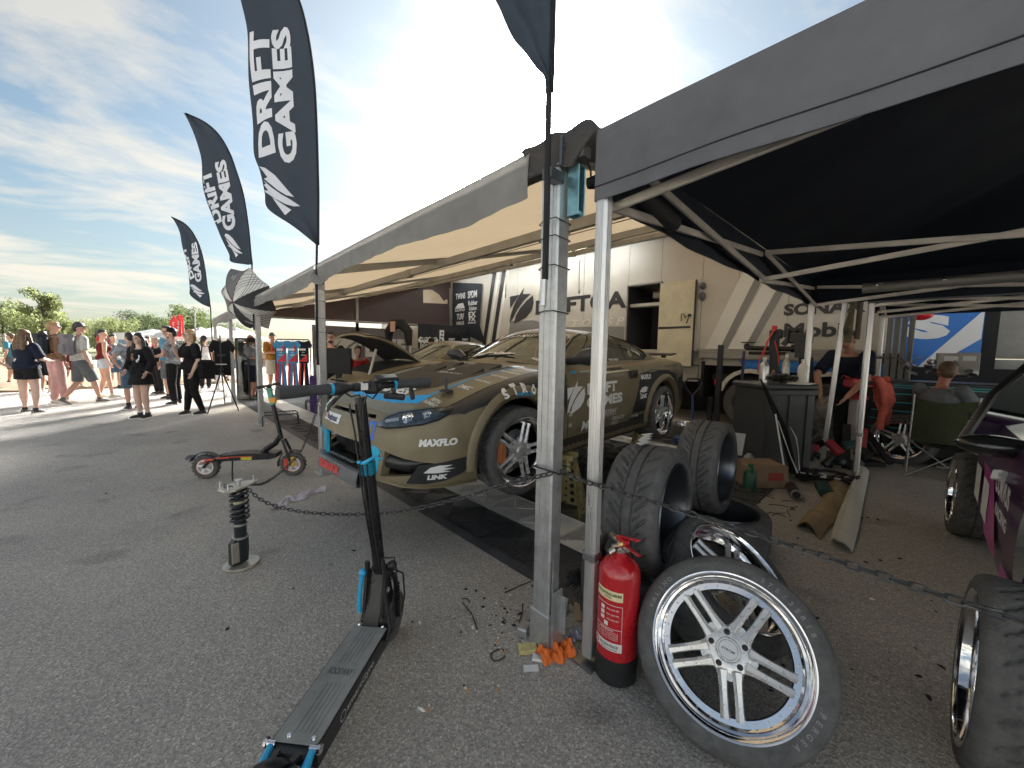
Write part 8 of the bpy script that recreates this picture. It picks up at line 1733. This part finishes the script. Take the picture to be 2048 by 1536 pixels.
# mechanic leaning
g_ = Vector((RS_.x+.35, RS_.y+.10, 0)) ; pm = AX(1690, 900, 6.9); person('mechanic in a dark t-shirt bending down behind the rear tent leg', Vector((6.75, .58, 0)), facing(-.9, .5), 1.80, 'tee', navy, 'pants', bk, shb, 'short', bl_h, skin3, dict(elR=(.24, .42, 1.12), wrR=(.14, .52, .86), elL=(-.24, .36, 1.10), wrL=(-.10, .46, .86)), 1.1, lean=.42, sleeves=.7)
T = thing('hanging_coat', 'camouflage coat hanging from the rear tent leg', 'coat', tuple(AX(1705, 640, 5.9)), facing(0, -1)); mb = MB(); mb.tube([(0, 0, .34), (-.02, 0, .1), (-.04, 0, -.12), (-.03, 0, -.26)], [.03, .055, .085, .06], 10, sq=.5); mb.build('fabric', mat('camouflage', (.03, .04, .015), .85, var=.5, vs=14, col2=(.16, .13, .06)), T); mb = MB(); mb.cyl((.08, 0, .36), (.07, 0, -.22), .026, n=10); mb.build('rolled_sleeve', mat('sleeve_tan', (.16, .13, .10), .8), T)
T = thing('scrap_pile', 'jumble of dark metal parts and red tools between the bin and the red-headed stand', 'parts', (6.15, .75, 0)); random.seed(9)
for k in range(26):
    mb = MB(); c = (random.uniform(-.35, .45), random.uniform(-.35, .45), random.uniform(.04, .42)); e = Euler((random.random(), random.random(), random.random()*3)).to_matrix()
    if k % 3: mb.box(c, (random.uniform(.06, .2), random.uniform(.05, .16), random.uniform(.04, .14)), e, bev=.012)
    else: mb.cyl(Vector(c)-e @ Vector((0, 0, .09)), Vector(c)+e @ Vector((0, 0, .09)), random.uniform(.02, .06), n=12)
    mb.build('part', random.choice((matblack, black, steel, darkgrey, MATS['machine_red'], blackm, MATS['case_green'], MATS['carton_grey'] if 'carton_grey' in MATS else greyc)), T)
# tool chest
TC = thing('tool_chest', 'long black tool chest with teal drawer edges under the far tent', 'tool chest', (7.62, -.35, 0), R(90+8)); tcm = mat('chest_black', (.016, .017, .02), .35)
mb = MB(); mb.box((-.0, 0, .55), (2.1, .55, .95), bev=.01); mb.box((0, 0, 1.05), (2.2, .6, .05), bev=.01); mb.build('cabinet', tcm, TC)
for r_ in range(8):
    for c_ in (-.52, .52):
        mb = MB(); z = .18+.115*r_; mb.box((c_, .283, z), (.98, .015, .095), bev=.004); dr = mb.build('drawer', tcm, TC); mb = MB(); mb.box((c_, .294, z+.035), (.96, .008, .012)); mb.build('drawer_edge', teal, dr)
mb = MB(); mb.box((0, .297, .99), (2.0, .008, .012)); mb.build('top_edge', teal, TC)
T = thing('parts_heap', 'pile of metal engine parts and a caliper on top of the tool chest', 'engine parts', tuple(AX(1868, 725, 7.4))); mb = MB(); random.seed(4)
for k in range(26): mb.box((random.uniform(-.1, .25), random.uniform(-.4, .3), random.uniform(-.16, .03)), (random.uniform(.03, .08), random.uniform(.03, .09), random.uniform(.02, .06)), Euler((random.random(), random.random(), random.random())).to_matrix(), bev=.01)
mb.tube([(0, .5, .06), (0, .35, .05), (0, .2, .0), (0, .1, .08)], .01, 6); mb.tube([(0, .62, .05), (0, .48, .06)], .022, 8); mb.build('metal_parts', steel, T)
for k, (px, w_) in enumerate(((1900, .26), (1932, .18))):
    T = thing('paper_box', ('pale grey carton on the tool chest behind the seated man', 'lower pale carton right of the first on the tool chest')[k], 'carton', tuple(AX(px, 748, 7.6)), R(95)); mb = MB(); mb.box((0, 0, .13), (w_, .2, .28), bev=.004); mb.build('carton', mat('carton_pale', (.38, .37, .35), .7), T); mb = MB(); mb.box((0, .102, .2), (w_*.6, .003, .06)); mb.build('label', white, T)
# blue vehicle and grey panels farther right
BV_ = thing('blue_trailer', 'bright blue truck side with large white S and white diagonal stripe beyond the tents', 'truck', (10.0, 0, 0)); BV2 = mat('truck_blue', (.015, .16, .55), .35, coat=.2)
mb = MB(); mb.box((.5, -.1, 1.15), (1.0, 1.15, 2.26), bev=.0); mb.build('body', BV2, BV_)
mb = MB(); tside(mb, [(-.665, 2.2), (-.66, 1.72), (-.18, 1.27), (-.05, 1.10), (.12, 1.10)], x=-.004); mb.build('white_stripe', white, BV_)
mb = MB(); flat_text(mb, 'S', (-.008, -.05, 1.93), U, V, .42, .52, .08); mb.build('lettering', white, BV_)
mb = MB(); tside(mb, [(.48, 2.1), (.22, 2.1), (.2, 1.25), (.48, 1.22)], x=-.006); mb.build('pale_panel', mat('panel_bluegrey', (.22, .30, .42), .5), BV_)
GP = thing('grey_box_van', 'weathered grey box body at the right edge behind the tents', 'truck', (10.2, -1.6, 0)); mb = MB(); mb.box((.5, 0, 1.85), (1, 1.7, .9)); mb.build('upper_panel', mat('van_grey', (.26, .25, .22), .5, var=.3, vs=2), GP); mb = MB(); mb.box((.5, 0, 1.2), (1, 1.7, .36)); mb.box((.5, .78, .52), (1, 3.2, 1.0)); mb.build('lower_panel', mat('van_grey2', (.30, .29, .26), .5, var=.2, vs=3), GP); mb = MB(); mb.box((-.1, .85, 1.6), (.2, .16, 1.7)); mb.build('dark_post', matblack, GP)
T = thing('red_lamp', 'red light hanging under the far tent in front of the white S', 'lamp', tuple(AX(1842, 630, 8.5))); mb = MB(); mb.ball((0, 0, 0), (.09, .13, .08), 12, 8); mb.build('lens', mat('lamp_red', (.7, .02, .03), .25), T); mb = MB(); mb.box((0, .18, .03), (.08, .2, .1), bev=.02); mb.build('housing', black, T)
# seated man in camp chair
sm_ = Vector((6.70, -.22, 0)); CHr = thing('camp_chair', 'folding camp chair with olive green fabric back, seen from behind', 'chair', tuple(sm_), facing(.75, -.8)); og = mat('olive_fabric', (.045, .055, .025), .85, var=.2, vs=6, bump=.5, bs=9)
mb = MB(); mb.grid(lambda u, v: (-.24+.48*u, -.20-.05*math.sin(u*math.pi)+.05*v, .42+.50*v-.04*math.sin(u*math.pi)*v), 12, 12); mb.grid(lambda u, v: (-.24+.48*u, -.2+.45*v, .42-.06*math.sin(math.pi*u)), 10, 6); mb.build('fabric_seat', og, CHr)
mb = MB()
for s in (-1, 1): mb.cyl((s*.26, -.20, 0), (s*.25, -.16, .96), .010, n=8); mb.cyl((s*.26, .25, 0), (s*.24, -.2, .44), .010, n=8); mb.cyl((s*.26, -.22, 0), (s*.24, .25, .44), .010, n=8); mb.cyl((s*.26, -.2, .62), (s*.26, .26, .62), .014, n=8); mb.cyl((s*.26, .26, .42), (s*.26, .26, .62), .01, n=8)
mb.cyl((-.26, -.22, .0), (.26, -.2, .42), .009, n=8); mb.cyl((.26, -.22, 0), (-.26, -.2, .42), .009, n=8); mb.build('frame', steel, CHr)
person('man in a grey t-shirt sitting in the green camp chair under the tent', sm_ + (CR*.68+_f0*.73)*.13 - CR*.05, facing(1, -.25), 1.78, 'tee', greyt, 'shorts', greyc, shg, 'short', br, mat('skin_ruddy', (.45, .18, .13), .5), dict(pel=(0, 0, .50), wai=(0, -.03, .66), che=(0, -.0, .86), nec=(0, .04, 1.05), hea=(0, .10, 1.20), shR=(.19, .02, 1.0), shL=(-.19, .02, 1.0), elR=(.26, .16, .78), wrR=(.10, .38, .72), elL=(-.26, .16, .78), wrL=(-.08, .40, .70), hiR=(.1, .04, .48), hiL=(-.1, .04, .48), knR=(.14, .46, .48), knL=(-.14, .46, .48), anR=(.14, .42, .085), anL=(-.14, .50, .085)), .95, sleeves=.7, legk=.45, face=True, headturn=.6)
# body panels on the floor
pnm = mat('panel_tan', (.30, .22, .12), .6, var=.35, vs=6); pw = mat('panel_white', (.60, .58, .52), .45, var=.12, vs=5)
def floor_panel(name, label, pix, m, hgt_, mm, thick=.012):
    P_ = [G(x, y, .0) for x, y in pix]; c = sum(P_, Vector())/len(P_); T = thing(name, label, 'body panel', tuple(c)); n = len(pix)//2
    L_ = P_[:n]; Rr = P_[n:][::-1]; mb = MB()
    for off in (0, thick):
        mb.grid(lambda u, v: (lambda a, b: a.lerp(b, v)-c+Vector((0, 0, hgt_(u, v)-off)))(Vector(cr([tuple(p) for p in L_], 6)[int(u*(6*(n-1)))]), Vector(cr([tuple(p) for p in Rr], 6)[int(u*(6*(n-1)))])), 6*(n-1), 10)
    mb.build('shell', m, T); return T
floor_panel('bumper_piece', 'tan broken bumper piece lying on the floor, dark ragged near end', [(1592, 1055), (1612, 1030), (1642, 1005), (1645, 975), (1668, 953), (1697, 955), (1700, 985), (1680, 1030), (1655, 1060), (1640, 1082)], pnm, lambda u, v: .015+.075*math.sin(math.pi*min(1, v*1.05)) * (1-.4*u), 0)
T = floor_panel('side_skirt', 'white side skirt panel with notched end lying on the floor', [(1658, 1095), (1672, 1045), (1690, 1000), (1705, 965), (1712, 942), (1738, 945), (1735, 965), (1728, 1000), (1718, 1055), (1705, 1107)], pw, lambda u, v: .02+.05*math.sin(math.pi*min(1, v*.9+.1)) + .03*math.exp(-((v-.15)/.1)**2), 0)

# ================================================================ RIGHT-HAND CAR (purple and black race car, only its side in view)
PC = thing('race_car', 'purple and black race car at the right edge, wheels turned towards the camera', 'race car', (0, 0, 0)); purp = mat('purple_vinyl', (.10, .012, .11), .3, coat=.4, var=.5, vs=2.5, col2=(.02, .01, .03)); pinkv = mat('magenta_vinyl', (.55, .01, .32), .3, coat=.3)
YS = -.315
def pcy(x, z): return YS - .06*((z-.6)/.4)**2 - .10*max(0, (z-.95)/.4) - .03*((x-3.2)/1.5)**2
mb = MB(); mb.grid(lambda u, v: (lambda x, z: (x, pcy(x, z), z))(2.55+1.75*u, .30+.68*v), 30, 16); mb.grid(lambda u, v: (2.55+1.75*u, pcy(2.55+1.75*u, .98)-.25*v, .98+.02*math.sin(v*3)), 20, 8); mb.add([(2.55, -.33, .3), (2.55, -1.5, .3), (2.55, -1.5, .98), (2.55, -.40, .98)], [(0, 1, 2, 3)]); mb.build('body_side', purp, PC)
mb = MB(); mb.grid(lambda u, v: (4.3+.5*u, pcy(4.3, .9)-.02, .70+.28*v), 6, 6); mb.grid(lambda u, v: (4.9+.5*u, YS-.02, .3+.6*v), 6, 6); mb.build('rear_quarter', blackwrap, PC)
mb = MB(); mb.grid(lambda u, v: (2.9+.45*u+.3*v, pcy(3, .6)+.006, .42+.35*v), 6, 6); mb.build('magenta_patch', pinkv, PC)
mb = MB(); mb.grid(lambda u, v: (2.6+.2*u, pcy(2.6, .5)+.007, .36+.10*v), 3, 3); mb.build('magenta_patch', pinkv, PC)
for x0 in (3.3, 3.75): mb = MB(); mb.grid(lambda u, v: (x0+.25*u, pcy(x0, .6)+.008, .48+.22*v), 3, 3); mb.build('white_patch', white, PC)
mb = MB(); flat_text(mb, 'CORVUS', (2.85, YS+.012, .78), (-1, 0, 0), (0, 0, 1), .10, .42, .04); flat_text(mb, 'RACING', (2.82, YS+.012, .66), (-1, 0, 0), (0, 0, 1), .06, .34, .04); mb.build('lettering', white, PC)
mb = MB(); mb.box((4.4, YS+.01, .36), (.14, .01, .06)); mb.build('yellow_patch', mat('yellow_v', (.7, .6, .03), .4), PC)
m0 = AD(1990, 892, 1.95); mb = MB(); mb.ball(m0, (.085, .14, .055), 18, 12); mb.ball(m0+Vector((.05, -.15, -.03)), (.05, .12, .03), 12, 8); mr_ = mb.build('door_mirror', mat('mirror_gloss', (.02, .02, .022), .15, coat=.5), PC)
mb = MB(); mb.tube([AD(1925, 880, 2.3), AD(1985, 790, 2.25), AD(2075, 715, 2.2)], [.028, .026, .024], 8, sq=.6); mb.tube([AD(1925, 882, 2.3), AD(2075, 900, 2.3)], .02, 8); mb.build('pillar', mat('pillar_black', (.015, .015, .016), .3), PC)
pa, pb, pc_ = AD(1935, 875, 2.35), AD(1990, 792, 2.3), AD(2090, 712, 2.25); mb = MB(); mb.add([pa, pb, pc_, AD(2090, 890, 2.4)], [(0, 1, 2, 3)]); mb.build('window', glassmat('pc_glass', (.10, .12, .15), .03), PC)
mb = MB(); mb.box((3.6, -1.3, .7), (2.0, 1.3, .6)); mb.build('cabin_inner', matblack, PC)
mb = MB(); p = AD(2022, 958, 1.9); mb.box(p, (.05, .12, .05), Euler((.3, .2, .5)).to_matrix(), bev=.004); o_ = mb.build('sticker_box', white, PC); 
for (c, sp, lb) in (((2.02, -.30, .325), 0, ''), ((4.62, -.36, .325), .3, '')):
    W_ = part_empty('wheel', PC); W_.matrix_world = axM(Vector(c)+Vector((0, .12, 0)), (.0, 1, .03) if c[0] < 3 else (-.05, 1, .02), sp); link('tyre', TYRE_WORN, W_); link('rim', RIM_ALL, W_)
T = thing('dark_van', 'dark vehicle front with a white letter G in the shade behind the camp chair', 'vehicle', tuple(AX(1960, 820, 7.2).xy.to_3d())); mb = MB(); mb.box((.3, -.5, .45), (.6, 1.9, .75), bev=.06); mb.build('body', mat('van_black', (.012, .012, .014), .4), T)
mb = MB(); flat_text(mb, 'G', (-.004, .05, .62), U, V, .13, .16, .06); mb.build('lettering', white, T)

# ================================================================ FAR BACKGROUND
leafs = [fabric('leaf_green', (.12, .155, .065), .5, var=.35, vs=.7, bump=0), fabric('leaf_pale', (.21, .24, .11), .5, var=.3, vs=.7, bump=0), fabric('leaf_dark', (.08, .105, .055), .45, var=.35, vs=.7, bump=0)]  # leaf colours lightened and greyed to paint in distance haze
bark = mat('bark', (.08, .06, .045), .9)
def tree(px, dep, h, w, kind, label, seed, cat='tree', group=None, dens=1.0, y=688):
    rnd = random.Random(seed); h *= 1.0 if kind == 'poplar' else 1.22; w *= 1.0 if kind == 'poplar' else 1.35; b = AD(px, y, dep); T = thing('tree' if kind != 'pine' else 'pine_tree', label, cat, (b.x, b.y, 0), 0, group)
    mb = MB(); mb.tube([(0, 0, 0), (rnd.uniform(-.1, .1), 0, h*.35), (rnd.uniform(-.2, .2), .1, h*.7), (0, 0, h*.96)], [h*.018+.05, h*.014+.04, h*.008+.03, .02], 7)
    cl = []
    nb = 16
    for k in range(nb):
        t = .12+.85*k/nb; a = rnd.random()*6.28; ww = w/2*(1.15-t)*1.5 if kind in ('poplar',) else w/2*math.sin(math.pi*min(1, (t-.08)/.98))**.6; rr = ww*rnd.uniform(.5, 1.05)
        e = Vector((rr*math.cos(a), rr*math.sin(a), h*t+rr*(.8 if kind == 'poplar' else .3))); mb.tube([(0, 0, h*t*.85), tuple(Vector((0, 0, h*t*.85)).lerp(e, .6)), tuple(e)], [.05, .035, .015], 5); cl.append((e, ww)); cl.append((e*.6+Vector((0, 0, h*t*.4)), ww))
    mb.build('trunk', bark, T)
    mb = MB(); n = int(3000*dens); ls = max(.16, h*.026)
    for k in range(n):
        c, ww = rnd.choice(cl); r_ = max(.25, w*.17)*(rnd.random()**.45); a = rnd.random()*6.28; b_ = math.asin(rnd.uniform(-1, 1)); p = c+Vector((r_*math.cos(a)*math.cos(b_), r_*math.sin(a)*math.cos(b_), r_*math.sin(b_)*.8))
        if p.z < h*.1: p.z = h*.1+rnd.random()
        s = ls*rnd.uniform(.5, 1.3); u = Vector((rnd.gauss(0, 1), rnd.gauss(0, 1), rnd.gauss(0, 1))).normalized()
        if kind == 'poplar': u = (u + (p-Vector((0, 0, p.z*.8))).normalized()*1.2).normalized()
        v = u.orthogonal().normalized(); v = (v*math.cos(a)+u.cross(v)*math.sin(a))
        mb.add([p-u*s, p+v*s*.45, p+u*s, p-v*s*.45], [(0, 1, 2, 3)])
    mb.build('crown', leafs[{'poplar': 1, 'bush': 1, 'round': 0, 'pine': 2}[kind]], T); return T
pxs = [(-60, 60, 7.5, 6, 'round'), (8, 58, 6.0, 6, 'round'), (-10, 70, 6, 7, 'round'), (40, 62, 5.0, 6, 'bush'), (88, 46, 7.3, 5.0, 'poplar'), (115, 48, 5.0, 3.6, 'poplar'), (62, 56, 4.4, 5, 'bush'), (140, 58, 3.8, 4.6, 'bush'), (170, 80, 4.2, 6, 'round'), (200, 75, 4.6, 6, 'bush'), (222, 62, 4.2, 5, 'bush'), (243, 70, 4.8, 5, 'bush'), (262, 66, 4.0, 4.5, 'pine'), (285, 78, 6.2, 6, 'pine'), (302, 82, 5.8, 5, 'pine'), (325, 84, 6.2, 6, 'round'), (345, 90, 6.2, 6, 'pine'), (372, 60, 6.0, 5, 'round'), (392, 64, 5.6, 5, 'round'), (412, 85, 5.4, 6, 'pine'), (438, 80, 5.0, 6, 'pine'), (462, 90, 5.0, 6, 'round'), (-120, 62, 7, 7, 'bush'), (-180, 60, 8, 8, 'round')]
tl = ['leftmost in view', 'at the left edge of view', 'taller one beside the fence', 'above the long-haired woman', '', '', 'left of the feathery tree', 'above the man in the flat cap', 'above the grey backpack', 'left of the red container', 'above the red container', 'right of the red container', 'above the white van', 'left of the two pines', 'right of the two pines', 'above the grey marquee', 'behind the red flags', 'left of the mast', 'behind the mast', 'below the smallest flag', 'between the far posts', 'behind the umbrella', 'past the left frame edge', 'farthest past the left edge']
lab = {'poplar': 'tall feathery pale green tree rising above the hedge line at left', 'round': 'rounded green far tree', 'bush': 'low yellow-green far tree', 'pine': 'dark pine-like far tree'}
for k, (px, dep, h, w, kd) in enumerate(pxs): tree(px, dep, h, w, kd, ('tallest feathery pale green tree above the walking visitors' if k == 4 else 'lower feathery pale tree right of the tallest one') if kd == 'poplar' else f'{lab[kd]}, {tl[k]}', k+10, group=None if kd == 'poplar' else {'round': 'round green trees in the far tree line', 'bush': 'low bushy trees in the far tree line', 'pine': 'dark trees in the far tree line'}[kd])
# metal fence at left
FN_ = thing('mesh_fence', 'grey metal mesh fence at the left edge beyond the path', 'fence', (0, 0, 0)); fp = [AD(x, 700, d) for x, d in ((-60, 26), (-10, 25), (12, 24), (28, 27), (60, 40))]; fm = mat('fence_metal', (.42, .42, .40), .5, .5)
for p in fp: mb = MB(); mb.cyl((p.x, p.y, 0), (p.x, p.y, 2.0), .03, n=8); mb.build('post', fm, FN_)
for a, b in zip(fp[:-1], fp[1:]):
    mb = MB(); L_ = (b-a).length
    for z in (.15, 1.0, 1.9): mb.bar((a.x, a.y, z), (b.x, b.y, z), .03)
    for k in range(1, int(L_/.22)): t = k*.22/L_; p = a.lerp(b, t); mb.box((p.x, p.y, 1.0), (.010, .010, 1.8))
    for z in (.4, .7, 1.3, 1.6): mb.bar((a.x, a.y, z), (b.x, b.y, z), .010)
    mb.build('mesh_panel', fm, FN_)
# red container, white vans/tents, red banners, pole
rc = AD(232, 690, 44); T = thing('red_container', 'bright red container trailer beyond the sand', 'container', (rc.x, rc.y, 0), facing(.3, -1)); mb = MB(); mb.box((0, 0, 1.35), (3.0, 2, 2.1), bev=.05); mb.build('body', mat('container_red', (.50, .02, .02), .5), T); mb = MB(); 
for k in range(12): mb.box((-1.3+k*.24, -1.03, 1.0), (.03, .03, 1.6))
mb.build('grille', mat('grille_pale', (.5, .4, .38), .5), T)
wv = AD(268, 690, 40); T = thing('white_van', 'white box van right of the red container', 'van', (wv.x, wv.y, 0), facing(.2, -1)); mb = MB(); mb.box((0, 0, 1.5), (2.6, 2, 2.3), bev=.1); mb.build('body', whitep, T); mb = MB(); mb.box((.3, -1.01, 1.7), (1.6, .02, .5)); mb.build('stripe', mat('van_stripe', (.15, .25, .35), .5), T)
for k, (px, dep, w_, m_, lb) in enumerate(((308, 44, 5.5, 'g', 'grey-roofed marquee behind the girl in black'), (350, 42, 4, 'w', 'white marquee behind the man in blue'), (402, 38, 3.6, 'w', 'small pointed white marquee behind the blonde woman'), (438, 36, 4.4, 'w', 'pointed white marquee seen between the far awning posts'), (474, 38, 4.0, 'w', 'white marquee behind the glass case'))):
    p = AD(px, 690, dep); T = thing('marquee', lb, 'marquee', (p.x, p.y, 0), facing(.2, -1)); tm = whitep if m_ == 'w' else mat('marquee_grey', (.16, .17, .18), .7); hw = w_/2; mb = MB()
    mb.add([(-hw, -hw, 2.2), (hw, -hw, 2.2), (hw, hw, 2.2), (-hw, hw, 2.2), (0, 0, 3.3)], [(0, 1, 4), (1, 2, 4), (2, 3, 4), (3, 0, 4)]); mb.build('roof', tm, T)
    mb = MB(); [mb.box((x, y, 2.1), (w_ if y else .02, .02 if y else w_, .26)) for x, y in ((0, -hw), (0, hw))]; [mb.box((x, 0, 2.1), (.02, w_-.04, .26)) for x in (-hw, hw)]; mb.build('valance', tm, T)
    for x in (-1, 1):
        for y in (-1, 1): mb = MB(); mb.box((x*(hw-.05), y*(hw-.05), 1.05), (.06, .06, 2.1)); mb.build('leg', steel, T)
for k, (px, dep) in enumerate(((352, 34), (362, 33), (367, 33.5))):
    p = AD(px, 690, dep); T = thing('red_flag', ('leftmost leaning red flag above the man in the black cap', 'middle tall red flag above the blonde woman', 'rightmost red flag with white lettering above the blonde woman')[k], 'flag', (p.x, p.y, 0), facing(0, -1)); mb = MB(); mb.prism([(-.35+(.3 if k == 0 else 0), 2.2), (.10, 2.2), (.14, 3.6), (.02, 4.1), (-.22-(.25 if k == 0 else 0), 3.9-(.4 if k == 0 else 0)), (-.38, 3.0)], 0, .02, Matrix(((1, 0, 0, 0), (0, 0, -1, 0), (0, 1, 0, 0), (0, 0, 0, 1)))); mb.build('cloth', mat('flag_red', (.62, .03, .03), .7), T); mb = MB(); mb.cyl((.12, 0, 0), (.12, 0, 3.6), .02, n=6); mb.build('pole', steel, T); mb = MB(); flat_text(mb, 'RS IT', (-.12, -.03, 3.1), (0, 0, -1) if 0 else (.15, 0, 1), (-1, 0, .15), .16, .9, .03); mb.build('lettering', white, T)
p = AD(393, 700, 20); mb = MB(); mb.cyl((p.x, p.y, 0), (p.x, p.y, 3.4), .035, n=8); tag(mb.build('mast', steel), 'thin brown mast between the trees and the smallest feather flag', 'mast')
bf = AD(455, 700, 24)
BFn = thing('crowd_barrier', 'row of metal crowd barriers and clutter beyond the clothes rail', 'barrier', (bf.x, bf.y, 0), facing(.1, -1)); mb = MB(); mb.box((0, 0, 1.05), (8, .04, .04)); mb.box((0, 0, .2), (8, .04, .04)); [mb.box((-4+k*.13, 0, .62), (.015, .015, .86)) for k in range(62)]; mb.build('bars', fm, BFn)
rs = AD(470, 700, 30); T = thing('rubble_sheet', 'reddish barrier boards beyond the far awning posts', 'boards', (rs.x, rs.y, 0), facing(.1, -1)); mb = MB(); mb.box((0, 0, .5), (9, .1, 1.0)); mb.build('board', mat('board_pinkish', (.42, .24, .17), .8, var=.4, vs=2), T)
